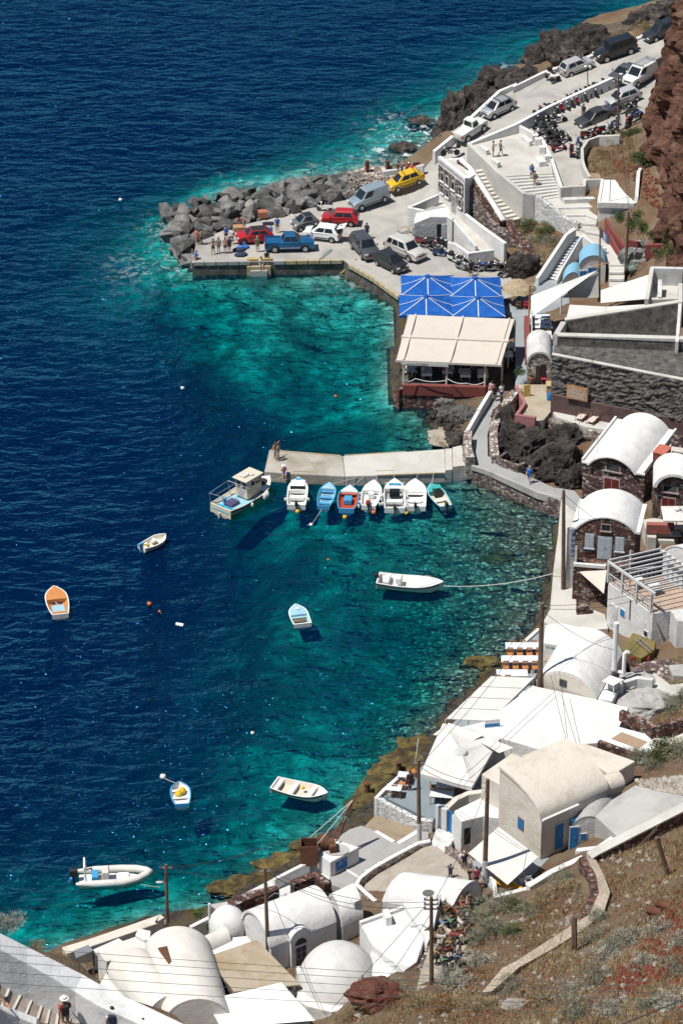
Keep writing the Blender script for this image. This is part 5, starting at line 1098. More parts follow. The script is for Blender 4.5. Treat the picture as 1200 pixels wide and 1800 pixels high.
 # ------------------------------------------------------------------ lower village
DECK2=GREYFL
struct('table_terrace',MB().prism(q('r6',1.9,(500,120),(380,225),(318,345),(300,380),(480,380),(560,200),(590,150)),-1.0),DECK2)
wall('terrace_edge',q('r6',0,(500,118,2.1),(378,228,2.1),(316,348,2.1)),-1.0,WHITE,'white edge wall of the seaside table terrace',.3,1)
for i,(x,y) in enumerate(((437,205),(417,268),(380,335))):
 c=q1('r6',x,y,2.65);nm=('farthest from the big awning','in the middle of the three','nearest the awning')[i]
 make_table('long white blue table on the seaside terrace, '+nm,(c.x,c.y,1.9),0,2.9 if i<2 else 2.4,.95,TW,WOOD,'seaside terrace tables')
 for k in range(4 if i<2 else 2):
  make_chair('orange chair, %s on the near side of the table %s'%(ORD[k],nm),(c.x-1.1+k*.75,c.y-.75,1.9),math.pi,WOOD,'orange chairs on the seaside terrace')
  if i==0 and k<3:make_chair('orange chair, %s on the far side of the table %s'%(ORD[k],nm),(c.x-.9+k*.85,c.y+.8,1.9),0,WOOD,'orange chairs on the seaside terrace')
h=thing('white_vault_house','large white barrel vaulted house with small dark gable window','house',q1('r6',640,420,4.0))
a,b=q1('r6',497,375,4.95),q1('r6',785,455,4.95);bk=flat(q1('r6',775,112,6.6)-q1('r6',650,325,6.6));d,n,L=axes(a,b)
part('wall',vault_walls(a,b,bk,1.35,1.5),CREAM,h);part('roof',vault_mb(a-d*.06,b+d*.06,bk,1.5,.2,-.05),WHITE,h,smooth=True )
window(h,a,d,n,L*.44,5.45,.6,.6,WOODP,GLASSD,mull=False ,sill=False )
part('step_roof',MB().prism([b+d*.1,b+d*1.2-n*.2,b+d*1.2+bk*.5,b+d*.1+bk*.5],2.5),WHITE,h,bevel=.06)
ch=part('chimney_pipe',MB().tube([q1('r6',868,320,5.2),q1('r6',868,320,5.2)+Vector((0,0,4.2))],.2,10),WPAINT,h)
h=thing('white_annex','low white flat roofed annex with green lettered fascia','annex',q1('r6',600,190,2.0))
part('wall',MB().prism(q('r6',4.4,(540,105),(610,95),(730,120),(690,150),(620,205),(530,190)),1.2),WHITE,h,bevel=.05)
a,b=q1('r6',530,190,4.4),q1('r6',622,205,4.4);d,n,L=axes(a,b);lettering('TAVERNA',.28,a+d*L*.5+n*.03+Vector((0,0,-.35)),n,plain('green_print',(.03,.2,.12),.7),h)
single('straw_mat_roof',MB().slab(q('r6',3.3,(575,215),(618,215),(590,278),(532,278)),.08,(0,0,1)),THATCH,'brown straw mat roof under the annex eave','canopy')
# big flat white roof
h=thing('flat_roofed_house','wide white flat roofed house in the middle of the lower village','house',q1('r6',650,560,3.0))
part('wall',MB().prism(q('r6',4.8,(480,393),(500,400),(790,462),(940,500),(893,592),(1125,655),(1020,742),(895,700),(800,668),(640,682),(552,712),(140,592),(255,565)),.6),WHITE,h,bevel=.06)
part('roof_patch',MB().slab(q('r6',4.83,(905,618),(1028,665),(985,698),(855,650)),.025,(0,0,1)),RUST if False else weathered('rusty_hatch',(.36,.26,.18),(.24,.14,.08),1.5),h)
part('upstand',wall_mb(q('r6',0,(893,520,5.6),(1010,570,5.7),(1050,600,5.8)),4.6,.4,1),REDW,h);part('upstand',wall_mb(q('r6',0,(1060,595,5.8),(1210,560,6.2)),4.6,.4,1),REDW,h)
part('upstand',wall_mb(q('r6',0,(790,665,5.3),(1010,745,5.2)),4.6,.35,1),REDW,h)
c=q1('r6',285,595,4.8);t=thing('roof_sign','small blue and white sign board standing on the flat roof','sign',c,R(10));part('board',MB().box((0,0,.35),(1.15,.06,.65)),WPAINT,t,world=False );part('blue_band',MB().box((0,-.036,.2),(1.15,.02,.25)),BLUEP,t,world=False )
# seaside awning
aw=thing('seaside_awning','large cream four panel awning beside the flat white roof','awning',q1('r6',270,560,2.0))
c00,c10,c11,c01=q1('r6',62,556,4.4),q1('r6',268,566,4.4),q1('r6',480,357,4.7),q1('r6',282,349,4.7)
for i in range(4):
 t0,t1=i/4+.006,(i+1)/4-.006;part('panel',MB().slab([ease(c00,c01,t0),ease(c10,c11,t0),ease(c10,c11,t1),ease(c00,c01,t1)],.04,(0,0,1)),CANVAS,aw)
part('beam',wall_mb([c10+Vector((.08,0,.05)),c11+Vector((.08,0,.05))],[4.2,4.5],.1,0),PG,aw)
for t in (0,.5,1):
 for e in ((c10,c11),(c00,c01)):p=ease(*e,t);part('post',MB().tube([Vector((p.x,p.y,1.2)),p-Vector((0,0,.06))],.05,6),PG,aw)
struct('awning_terrace',MB().prism(q('r6',1.7,(300,380),(480,385),(300,620),(30,640)),-1.2),DECK2)
for i,(x,y) in enumerate(((420,430),(330,510))):
 c=q1('r6',x,y,2.5);make_table('white table in the gap beside the cream awning, %s'%('farther','nearer')[i],(c.x,c.y,1.7),-.6,1.4,.8,TW,WOOD)
 # tent-like big parasol over the blue grey terrace
TZ=2.2
struct('blue_grey_terrace',MB().prism(q('r7',TZ,(232,560),(372,425),(520,330),(700,200),(980,420),(980,520),(740,640),(630,725),(560,722)),-.5),weathered('blue_grey_floor',(.20,.25,.28),(.27,.31,.33),.6,.4,.7))
wall('terrace_wall',q('r7',0,(186,572,2.45),(235,610,2.45),(480,735,2.45),(600,745,2.5)),.4,WHITEMAS,'whitewashed rubble wall round the blue grey terrace',.4,1)
wall('terrace_wall',q('r7',0,(186,572,2.5),(250,505,2.5),(365,405,2.4)),.2,WHITE,'white seaward edge of the blue grey terrace',.3,1)
pa=thing('large_parasol','huge white square parasol over the blue grey terrace','parasol',q1('r7',810,420,TZ))
ap=q1('r7',812,212,5.25);crn=q('r7',4.6,(508,385),(893,492),(1000,330),(700,105));crn=[crn[0],crn[1],Vector((crn[1].x+(ap.x-ease(crn[0],crn[1],.5).x)*2,crn[1].y+6.2,4.7)),Vector((crn[0].x+1.8,crn[0].y+6.4,4.7))]
rows=[];vs=[ap];nS=6
for r_ in range(1,nS+1):
 for k in range(4):
  for j in range(4):e=ease(crn[k],crn[(k+1)%4],j/4);p=ease(ap,e,r_/nS);p.z-=.12*math.sin(math.pi*r_/nS)*(1 if j else .2);vs.append(p)
fs=[(0,1+j,1+(j+1)%16) for j in range(16)]+[(1+r_*16+j,17+r_*16+j,17+r_*16+(j+1)%16,1+r_*16+(j+1)%16) for r_ in range(nS-1) for j in range(16)]
k0=1+(nS-1)*16;vs+=[Vector(vs[k0+j])-Vector((0,0,.3)) for j in range(16)];k1=1+nS*16;fs+=[(k0+j,k1+j,k1+(j+1)%16,k0+(j+1)%16) for j in range(16)]
part('canopy',MB().add(vs,fs),CANVAS,pa);part('vent_ring',MB().lathe(ap-Vector((0,0,.12)),[(.5,0),(.42,.12),(.30,.13)],16),GREYW,pa,smooth=True )
part('pole',MB().tube([Vector((ap.x,ap.y,TZ)),ap],.07,8),METAL,pa)
for k in range(4):p=ease(ap,crn[k],.94);part('strut',MB().tube([ap-Vector((0,0,.3)),p-Vector((0,0,.1))],.03,5),METAL,pa)
sail('canvas_awning','white canvas awning strip above the huge parasol',[q1('r7',602,92,4.7),q1('r7',720,2,5.0),q1('r7',985,92,5.0),q1('r7',905,135,4.8)],CANVAS,.12,cat='awning')
sail('canvas_awning','cream canvas awning tucked between parasol and flat roof',[q1('r7',960,150,5.0),q1('r7',1010,110,5.1),q1('r7',1210,190,5.1),q1('r7',1100,230,5.0)],CANVAS,.1,cat='awning')
tset=(('white table at the sea corner of the blue grey terrace',310,490,1.1,.8),('small white table behind the dark figure on the terrace',385,392,.9,.7),('blue clothed table half under the huge parasol',670,535,1.7,1.0),('table deep under the huge parasol',700,470,1.4,.9))
for i,(lb,x,y,w,dd) in enumerate(tset):
 c=q1('r7',x,y,TZ+.75);make_table(lb,(c.x,c.y,TZ),-.15,w,dd,TW,WOOD)
for i,(lb,x,y,rz) in enumerate((('orange chair in front of the sea corner table',312,560,180),('orange chair right of the sea corner table',372,500,90),('orange chair beside the small white table',400,440,120),('orange chair behind the dark figure',460,405,60),('orange chair in front of the blue clothed table',636,590,180),('second orange chair at the blue clothed table',715,590,180),('orange chair left of the blue clothed table',605,520,270),('orange chair under the parasol by the blue clothed table',700,480,0),('orange chair deep under the huge parasol',745,480,0),('orange stool like chair beside the blue clothed table',795,530,90))):
 c=q1('r7',x,y,TZ);make_chair(lb,c,R(rz),WOOD,'orange chairs on the blue grey terrace')
 # steps and blue gate between terrace and path
st=thing('path_steps','worn white edged steps between path and blue grey terrace','steps',q1('r7',680,880,2.6))
stairs(st,q1('r7',590,905,3.3),q1('r7',690,985,3.3),q1('r7',640,770,2.3),q1('r7',790,830,2.3),5,GREYW,.8)
gw=thing('gate_wall','white wall with a bright blue gate above the steps','gate',q1('r7',730,770,2.4))
part('wall',wall_mb(q('r7',0,(632,618,4.3),(715,655,4.3)),1.5,.3,0),WHITE,gw,bevel=.04);part('wall',wall_mb(q('r7',0,(755,690,4.2),(830,740,4.3)),1.5,.3,0),WHITE,gw,bevel=.04)
part('gate',wall_mb(q('r7',0,(712,655,4.2),(756,688,4.2)),2.3,.06,0),BLUEP,gw)
wall('curved_wall',q('r7',0,(690,625,3.9),(760,560,4.1),(860,515,4.3),(975,500,4.5)),1.5,CREAM,'curved plaster wall beside the huge parasol',.45,-1)
h=thing('white_porch_house','white house with low dark arched porch beside the tall pole','house',q1('r7',900,880,3.2))
part('wall',MB().prism(q('r7',5.2,(760,665),(975,560),(1105,480),(1110,720),(980,705),(815,745)),2.0),WHITE,h,bevel=.06)
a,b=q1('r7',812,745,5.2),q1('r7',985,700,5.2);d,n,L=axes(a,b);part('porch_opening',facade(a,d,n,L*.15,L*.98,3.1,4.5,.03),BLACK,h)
wall('porch_wall',q('r7',0,(690,935,4.0),(760,985,4.0),(860,1040,4.1),(985,1115,4.3)),2.0,PALEMAS,'low rubble wall with white coping along the path',.35,1,bevel=0)
# tan vaulted house
h=thing('tan_vault_house','large cream house with curved barrel roof and blue doors','house',q1('r8',415,680,4.5))
EV=7.8
e0,e1=q1('r8',415,478,EV),q1('r8',180,302,EV);bk=flat(q1('r8',550,62,9.6)-q1('r8',185,218,9.6));N_=12
prof=[ease(e1,e0,math.sin(math.pi/2*i/N_))+Vector((0,0,1.85*math.cos(math.pi/2*i/N_))) for i in range(N_+1)]
fr2=prof+[Vector((e0.x,e0.y,3.5)),Vector((e1.x,e1.y,3.0))];k=len(fr2)
part('wall',MB().add(fr2+[p+bk for p in fr2],[tuple(range(k)),tuple(range(2*k-1,k-1,-1))]+[(i,i+k,(i+1)%k+k,(i+1)%k) for i in range(k)]),CREAM,h)
bd=bk.normalized();part('roof',MB().grid([[p+Vector((0,0,.08))-bd*.12 for p in prof],[p+bk+Vector((0,0,.08))+bd*.1 for p in prof]]).grid([[p+Vector((0,0,.08))-bd*.12 for p in prof],[p+Vector((0,0,-.14))-bd*.12 for p in prof]]),CREAM,h,smooth=True )
d,n,L=axes(e1,e0);window(h,e1,d,n,L*.53,6.2,.62,.95,WOODP,BLUEP,sill=False )
d2,n2,L2=axes(e0,e0+bk);door(h,e0,d2,n2,L2*.27,4.7,.85,2.2,BLUEP,CREAM,two=False )
part('eave',wall_mb([e0+n2*.06+Vector((0,0,.06)),e0+bk*.55+n2*.06+Vector((0,0,.06))],EV-.12,.25,0),WHITE,h,bevel=.03)
sd=part('door',facade(e0,d2,n2,L2*.42,L2*.55,4.7,6.9,.35,dep=.08),BLUEP,h);part('board',facade(e0,d2,n2,L2*.43,L2*.54,4.8,6.8,.37,dep=.02),BLUEP,sd)
c=q1('r8',800,280,7.6);part('cistern',MB().tube([c+Vector((-1.0,-.5,0)),c+Vector((.6,.45,0))],.75,14),CREAM,h,smooth=True )
part('lower_roof',MB().prism(q('r8',7.4,(80,222),(178,275),(180,300),(340,140),(250,105)),3.0),CREAM,h,bevel=.1)
part('back_roof',MB().prism(q('r8',7.0,(555,60),(650,50),(935,150),(800,230)),3.0),CREAM,h,bevel=.08)
h=thing('white_annex','small white vaulted annex with blue door and shutter','annex',q1('r8',660,600,4.8))
a,b=q1('r8',578,520,6.6),q1('r8',758,545,6.0);bk=Vector((1.6,4.2,0));d,n,L=axes(a,b);b=Vector((b.x,b.y,6.3));a=Vector((a.x,a.y,6.3))
part('wall',vault_walls(a,b,bk,1.3,3.5),WHITE,h);part('roof',vault_mb(a,b,bk,1.4,.15,.0),WHITE,h,smooth=True )
door(h,a,d,n,L*.10,4.7,.7,2.0,BLUEP,WHITE,two=False );window(h,a,d,n,L*.38,5.75,.5,.6,WHITE,BLUEP,sill=False ,mull=False )
struct('concrete_roof_terrace',MB().prism([G(*px('r8',x,y),z) for x,y,z in ((712,458,7.6),(800,370,7.9),(935,285,8.4),(1060,320,8.9),(1230,350,9.4),(1230,395,9.2),(830,568,7.7))],3.5),CONC)
wall('garden_wall',q('s5',0,(1240,45,10.4),(960,185,9.4),(690,322,8.4),(645,350,8.2)),[6,6,5.5,5.5],REDW,'dark rubble garden wall with wide pale coping above the cream house',.5,1,bevel=0)
cp=thing('wall_coping','wide pale coping path running down the hillside wall','coping',q1('s5',700,450,8.0))
part('coping',wall_mb(q('s5',0,(1240,40,10.5),(960,182,9.5),(690,320,8.5),(650,345,8.3)),[10.2,9.2,8.2,8.0],.8,0),PALE,cp)
strip=[((632,350,8.35),(690,372,8.35)),((690,460,8.9),(735,460,8.9)),((708,560,9.6),(772,560,9.6)),((650,690,10.2),(730,690,10.2)),((540,760,10.6),(620,775,10.6)),((400,850,11.2),(440,890,11.2)),((220,965,11.6),(240,1000,11.6)),((140,1005,11.7),(195,1040,11.7)),((20,1150,12.0),(80,1140,12.0))]
part('paving',ribbon_mb([(q1('s5',*a),q1('s5',*b)) for a,b in dens(strip)],.5),masonry('sand_block_paving',[(0,(.42,.35,.27)),(1,(.52,.45,.36))],(.30,.25,.19),4.0,.05,.02,1.0),cp)
wall('rubble_wall',q('s5',0,(632,352,8.3),(690,462,8.8),(706,560,9.4),(650,690,10.0)),[5.5,6,7,8],REDW,'crumbling dark red rubble wall under the hillside path',.5,-1,bevel=0)
sail('shade_sail','large cream shade sail over the patio below the cream house',[q1('r8',8,662,6.0),q1('r8',176,516,6.4),q1('r8',396,682,6.0),q1('r8',226,838,5.7)],CANVAS,.1)
wall('patio_wall',q('r8',0,(110,772,5.0),(150,800,4.9),(162,910,5.0)),3.0,WHITE,'curved white wall end beside the path',.3,0)
wall('patio_wall',q('r8',0,(162,908,5.2),(350,860,5.4),(470,850,5.6)),3.5,WHITE,'white patio wall in front of the yellow kayak',.35,1)
wall('patio_wall',q('r8',0,(350,850,5.9),(480,770,6.2),(655,690,6.6)),4.0,WHITE,'sloping white wall below the blue doors',.45,1)
wall('patio_wall',q('r8',0,(430,835,5.7),(600,735,6.2)),4.0,WHITE,'white planter edge on the sloping patio wall',.3,-1)
struct('patio_floor',MB().prism([G(*px('r8',x,y),4.4) for x,y in ((30,720),(180,560),(420,690),(600,650),(640,700),(350,860),(165,900))],2.5),DECK2)
wall('door_ramp',q('r8',0,(600,650,6.0),(720,640,6.6),(830,570,7.4)),4.0,WHITE,'white sloping wall in front of the annex',.4,1)
kx=q1('r8',225,850,4.5);t=thing('kayak','yellow and black kayak lying under the cream shade sail','kayak',kx,R(-35))
part('hull',MB().ell((0,0,.25),(1.5,.38,.25),16,8),plain('yellow_plastic',(.65,.33,.02),.4),t,world=False ,smooth=True );part('cockpit',MB().ell((0,0,.42),(.5,.24,.1),12,6),BLACK,t,world=False ,smooth=True )
for i,(x,y) in enumerate(((310,840),(345,860))):
 c=q1('r8',x,y,4.4);t=thing('plastic_chair','white plastic armchair on the patio, %s one'%('left','right')[i],'chair',(c.x,c.y,4.4),R(200),'white plastic chairs')
 part('seat',MB().box((0,0,.42),(.5,.5,.05)),WPAINT,t,world=False );part('backrest',MB().box((0,-.25,.7),(.48,.04,.06)).box((0,-.25,.85),(.48,.04,.06)).box((-.22,-.25,.65),(.05,.04,.45)).box((.22,-.25,.65),(.05,.04,.45)),WPAINT,t,world=False )
 [part('leg',MB().box((sx*.22,sy*.22,.2),(.05,.05,.4)),WPAINT,t,world=False ) for sx in (-1,1) for sy in (-1,1)];[part('armrest',MB().box((sx*.26,0,.65),(.05,.5,.04)),WPAINT,t,world=False ) for sx in (-1,1)]
 # rough ground, slabs and small structures between lower village and the right edge
for i,(pts,z,m_,lb) in enumerate((
(((1130,295),(1215,290),(1215,350),(1150,345)),4.4,CONC,'loose grey concrete slab at the right edge'),
(((1010,400),(1060,330),(1140,390),(1215,380),(1215,440),(1090,445)),4.2,PALE,'rough pale terrace above the flat white roof'),
(((1115,655),(1215,615),(1215,650),(1140,690)),6.2,CREAM,'cream low block at the right end of the flat roof'))):
 single('concrete_slab',MB().prism([G(*px('r6',x,y),z) for x,y in pts],2.0),m_,lb,'slab',bevel=.08)
rock_at('grey concrete mound beside the flat white roof',*px('r6',1010,490),3.8,(2.2,1.6,1.0),71,CONC,amp=.3);rock_at('grey rock slab behind the vent box',*px('r6',985,395),3.6,(1.6,1.2,.9),72,CONC,amp=.35);rock_at('brown rubble heap by the red chairs',*px('r6',1090,330),3.6,(2.0,1.2,.6),73,GREYMAS,amp=.4)
vb=thing('vent_box','small white canopy on posts over an air vent beside the white vault','vent',q1('r6',862,420,4.8))
part('roof',MB().prism(q('r6',5.9,(810,372),(850,345),(912,368),(868,395)),5.8),WHITE,vb,bevel=.03);part('unit',MB().prism(q('r6',5.4,(838,385),(858,372),(900,385),(868,402)),4.8),METAL,vb)
for x,y in ((812,374),(868,396),(910,370)):c=q1('r6',x,y,5.8);part('post',MB().tube([Vector((c.x,c.y,4.7)),c],.05,6),WHITE,vb)
ppe=thing('vent_pipe','bent white vent pipe beside the white vault house','pipe',q1('r5',715,1180,4.9));c=ppe.location.copy()
part('riser',MB().tube([c,c+Vector((0,0,1.9)),c+Vector((.15,0,2.05)),c+Vector((.3,0,1.95))],.16,10),WPAINT,ppe,smooth=True );part('run',MB().tube([c+Vector((-.9,.6,.15)),c+Vector((0,0,.12))],.15,10),WPAINT,ppe,smooth=True )
wall('garden_wall',q('r5',0,(690,1045,3.9),(860,1110,3.9)),2.5,REDW,'low lava stone wall under the mossy shed',.4,0,bevel=0)
wall('garden_wall',q('r5',0,(600,1210,4.4),(720,1235,4.6),(830,1200,4.8),(960,1215,5.0)),2.5,GREYW,'broken pale wall above the flat white roof',.4,0)
wall('garden_wall',q('r4',0,(1140,1210,4.4),(1180,1260,4.2)),2.0,BROWNMAS,'short lava wall beside the salmon bench',.5,0,bevel=0)
# rubble slope and stones under the lounger deck
mb=MB();rr=random.Random(77)
for i in range(900):
 x,y=rr.uniform(915,1025),rr.uniform(725,800);z=3.0-(y-725)*.018;c=G(x,y,z+rr.uniform(-.5,.1));s=rr.uniform(.10,.34);mb.box(c,(s*1.3,s,s*.9),rr.uniform(0,3),Matrix.Rotation(rr.uniform(-.5,.5),3,'X'))
tag(part('lava_rubble',mb,GREYMAS),'slope of red and grey lava rubble below the lounger deck','rubble',kind='stuff')
# ------------------------------------------------------------------ bottom of the village
struct('plaza_pavement',MB().prism([G(*px('s2',x,y),1.7) for x,y in ((320,545),(430,510),(260,440),(400,270),(460,230),(540,205),(640,245),(760,310),(800,325),(930,240),(1010,250),(1010,330),(700,480),(530,590),(510,620),(640,730),(560,770),(540,700),(330,620))],-.6),weathered('grey_plaza_concrete',(.36,.35,.34),(.28,.27,.26),.5))
struct('sandy_pit',MB().prism([G(*px('s2',x,y),1.55) for x,y in ((560,210),(640,130),(930,230),(800,320),(700,280))],-.6),weathered('sandy_soil',(.30,.24,.17),(.22,.17,.12),.8))
wall('plaza_line',q('s2',0,(640,240,1.78),(770,315,1.78)),1.2,WHITE,'white painted kerb at the seaward side of the plaza',.3,0)
wall('plaza_line',q('s2',0,(800,325,1.76),(940,240,1.76)),1.2,WHITE,'white painted kerb below the blue grey terrace',.4,0)
wall('plaza_line',q('s2',0,(432,508,1.76),(524,566,1.76)),1.2,WHITE,'white kerb crossing the plaza',.18,0)
wall('plaza_wall',q('s2',0,(640,735,2.5),(505,615,2.5),(530,570,2.55),(620,500,2.7),(760,420,3.0),(940,325,3.3),(1025,308,3.4)),1.0,PALEMAS,'curved rubble wall with white coping beside the stony path',.4,0,bevel=0)
wall('wall_coping',q('s2',0,(640,733,2.6),(505,613,2.6),(530,568,2.65),(620,498,2.8),(760,418,3.1),(940,323,3.4),(1025,306,3.5)),[2.45,2.45,2.5,2.65,2.95,3.2,3.3],WHITE,'white coping of the curved rubble wall',.3,0)
PATHM=weathered('stony_path',(.38,.34,.29),(.28,.25,.21),1.0,.4,.68,4.0,.04)
struct('stony_path',MB().prism([G(*px('s2',x,y),z) for x,y,z in ((520,625,1.9),(640,510,2.1),(780,430,2.4),(950,330,2.9),(1025,315,3.1),(1130,400,3.4),(1200,440,3.6),(1300,560,4.2),(1290,640,4.4),(1160,620,4.2),(1060,560,3.6),(870,570,2.8),(690,700,2.2),(640,730,2.0))],.3),PATHM)
ds=thing('donkey_steps','wide stony donkey steps climbing out of the village','steps',q1('s4',760,650,6.0))
stn=[((640,200,4.0),(1080,250,4.0)),((690,270,4.4),(1050,330,4.4)),((690,360,4.9),(960,370,4.9)),((660,440,5.5),(920,460,5.5)),((640,540,6.2),(900,560,6.2)),((620,640,6.9),(890,660,6.9)),((600,720,7.5),(880,745,7.5)),((560,820,8.2),(840,830,8.2)),((540,900,8.8),(810,900,8.8)),((520,980,9.3),(780,980,9.3))]
for i in range(len(stn)-1):
 a,b=q1('s4',*stn[i][0]),q1('s4',*stn[i][1]);c,d_=q1('s4',*stn[i+1][1]),q1('s4',*stn[i+1][0])
 for k in range(2):
  p=[ease(a,d_,k/2),ease(b,c,k/2),ease(b,c,(k+1)/2),ease(a,d_,(k+1)/2)];z=sum(v.z for v in p)/4
  part('step',MB().prism([Vector((v.x,v.y,z)) for v in p],z-1.5),PATHM,ds,bevel=.04)
  # crane winch on its white base
cb=thing('winch_base','white block base with a painted sea view on its side','base',q1('s2',400,480,1.7))
tp=[G(*px('s2',x,y),3.0) for x,y in ((230,395),(330,290),(525,355),(322,462))]
part('block',MB().prism(tp,1.4),WHITE,cb,bevel=.06)
a,b=tp[3],tp[2];d,n,L=axes(a,b);part('picture',facade(a,d,n,L*.18,L*.58,1.85,2.75,.03,dep=.03),weathered('painted_sea_view',(.02,.12,.35),(.20,.34,.5),1.6,.45,.6,6.0,0,rough=.6),cb)
c=ease(tp[0],tp[2],.45);part('basin',MB().lathe((c.x,c.y,3.0),[(.0,.01),(.75,.01),(.8,.05),(.7,.03)],20,sx=1.15,sy=.9),CONC,cb,smooth=True )
wn_=thing('rusty_winch','rusty old boat winch with lattice boom and steel box','winch',q1('s2',290,350,3.0))
cx=q1('s2',170,400,3.0);part('box',wall_mb([Vector((cx.x-.55,cx.y-.45,3.9)),Vector((cx.x+.6,cx.y-.45,3.9)),Vector((cx.x+.6,cx.y+.6,3.9)),Vector((cx.x-.55,cx.y+.6,3.9)),Vector((cx.x-.55,cx.y-.4,3.9))],2.2,.06,0),RUST,wn_)
w0=q1('s2',300,370,3.0);part('drum',MB().tube([w0+Vector((-.5,0,.45)),w0+Vector((.5,.2,.45))],.38,14),RUST,wn_,smooth=True );part('engine',MB().box(w0+Vector((-.3,.5,.4)),(.7,.6,.8),.3).box(w0+Vector((.4,-.3,.3)),(.5,.5,.6),.2),RUST,wn_,bevel=.05)
b0=q1('s2',330,300,3.3);b1=GY(*px('s2',485,20),b0.y+1.5);off=Vector((.35,0,0))
part('boom',MB().tube([b0,b1],.07,6).tube([b0+off*1.3,b1+off*.2],.07,6),RUST,wn_)
for i in range(7):t=(i+.5)/7.5;part('boom_lace',MB().tube([ease(b0,b1,t),ease(b0+off*1.3,b1+off*.2,t+.07)],.03,5),RUST,wn_)
for k,(x,y) in enumerate(((175,290),(235,330))):part('stay_cable',MB().tube([q1('s2',x,y,3.9),b1],.022,5),CANVAS,wn_)
# seafront walls left of the winch
wall('sea_wall',q('s1',0,(500,400,2.4),(735,280,2.4)),-.5,WHITE,'white sea wall between winch and rubble walls',.3,-1)
struct('seafront_walk',MB().prism([G(*px('s1',x,y),1.5) for x,y in ((60,690),(200,560),(500,405),(735,290),(800,350),(880,370),(900,520),(560,600),(330,640),(180,760))],-.6),GREYW)
wall('rubble_wall',q('s1',0,(620,415,3.3),(800,350,3.4),(900,425,3.5)),1.0,REDW,'low red rubble wall corner above the white barrel roof',.6,-1,bevel=0)
wall('rubble_wall',q('s1',0,(195,560,3.0),(340,490,3.1),(520,450,3.3),(545,475,3.3)),.6,REDW,'long red rubble wall facing the sea',.7,-1,bevel=0)
# white barrel houses
h=thing('white_vault_house','long white barrel vaulted house with arched navy door','house',q1('s1',650,960,2.2))
P_,Q_=q1('s1',490,872,4.9),q1('s1',292,668,4.9);bk=flat(q1('s1',935,700,4.9)-P_)
part('wall',vault_walls(P_,Q_,bk,1.35,1.2),WHITE,h);part('roof',vault_mb(P_,Q_,bk,1.5,.2,.1),WHITE,h,smooth=True )
d,n,L=axes(P_,P_+bk)
if n.y>0:n=-n
mid=P_+d*L*.42;ga,gb=mid-d*.75+n*.25,mid+d*.75+n*.25;ga.z=gb.z=4.9
part('door_bay',vault_walls(ga,gb,-n*2.2,.75,1.2),WHITE,h);part('bay_roof',vault_mb(ga-d*.08,gb+d*.08,-n*2.2,.9,.12,.05),WHITE,h,smooth=True )
NAVY=plain('navy_door_paint',(.02,.035,.075),.5)
dd_=part('door',facade(ga,d,n,.3,1.2,2.2,4.3,.04),WHITE,h)
for i in range(2):
 for j in range(4):part('panel',facade(ga,d,n,.36+i*.41,.73+i*.41,2.3+j*.5,2.75+j*.5,.06,dep=.03),NAVY,dd_)
fan=vault_pts(ga+d*.3+Vector((0,0,-.45))+n*.05,ga+d*1.2+Vector((0,0,-.45))+n*.05,.5,10);part('fanlight',MB().add(fan,[tuple(range(len(fan)))]),GLASSD,h)
h2=thing('white_dome_annex','small white barrel annex with square chimney above the path','annex',q1('s1',1040,640,2.5))
a,b=q1('s1',975,735,4.4),q1('s1',880,560,4.4);bk=flat(q1('s1',1108,640,4.4)-q1('s1',985,700,4.4))*1.15
part('wall',vault_walls(a,b,bk,1.3,1.5),WHITE,h2);part('roof',vault_mb(a,b,bk,1.42,.2,.05),WHITE,h2,smooth=True );c=q1('s1',1060,560,5.5);part('chimney',MB().box((c.x,c.y,5.2),(.6,.7,1.2),.6),WHITE,h2,bevel=.06)
h=thing('white_dome_house','house with large smooth white dome at the bottom','house',q1('s1',940,1150,4.0))
c=q1('s1',948,1110,4.6);mb=MB()
rows=[]
for i in range(13):
 t=math.pi/2*i/12;rows.append([Vector((c.x+2.75*math.cos(t)*math.cos(an),c.y+3.0*math.cos(t)*math.sin(an),4.3+3.0*math.sin(t))) for an in [2*math.pi*k/36 for k in range(37)]])
part('dome',MB().grid(rows),weathered('greyish_limewash',(.60,.59,.57),(.46,.45,.43),.8,.45,.75),h,smooth=True ,sharp=0)
part('drum',MB().lathe((c.x,c.y,1.8),[(1,0),(1,2.55)],36,sx=2.8,sy=3.05),WHITE,h,smooth=True )
part('low_wall',wall_mb(q('s1',0,(672,1000,5.4),(690,1060,5.2),(810,1190,5.2)),2.5,.3,0),WHITE,h,bevel=.05);part('apron',MB().prism([G(*px('s1',x,y),5.0) for x,y in ((690,1080),(900,1200),(1130,1270),(900,1310),(730,1270),(660,1220))],2.5),WHITE,h,bevel=.05)
h=thing('flat_concrete_house','old house with ochre stained concrete flat roof','house',q1('s1',200,1150,2.5))
part('wall',MB().prism(q('s1',5.4,(60,945),(392,838),(684,1135),(240,1178)),2.0),GREYMAS,h);part('roof_slab',MB().prism([p+Vector((0,0,.14)) for p in q('s1',5.4,(52,945),(392,830),(690,1135),(240,1184))],5.38),weathered('ochre_concrete',(.40,.34,.26),(.30,.22,.12),.8,.42,.66),h,bevel=.04)
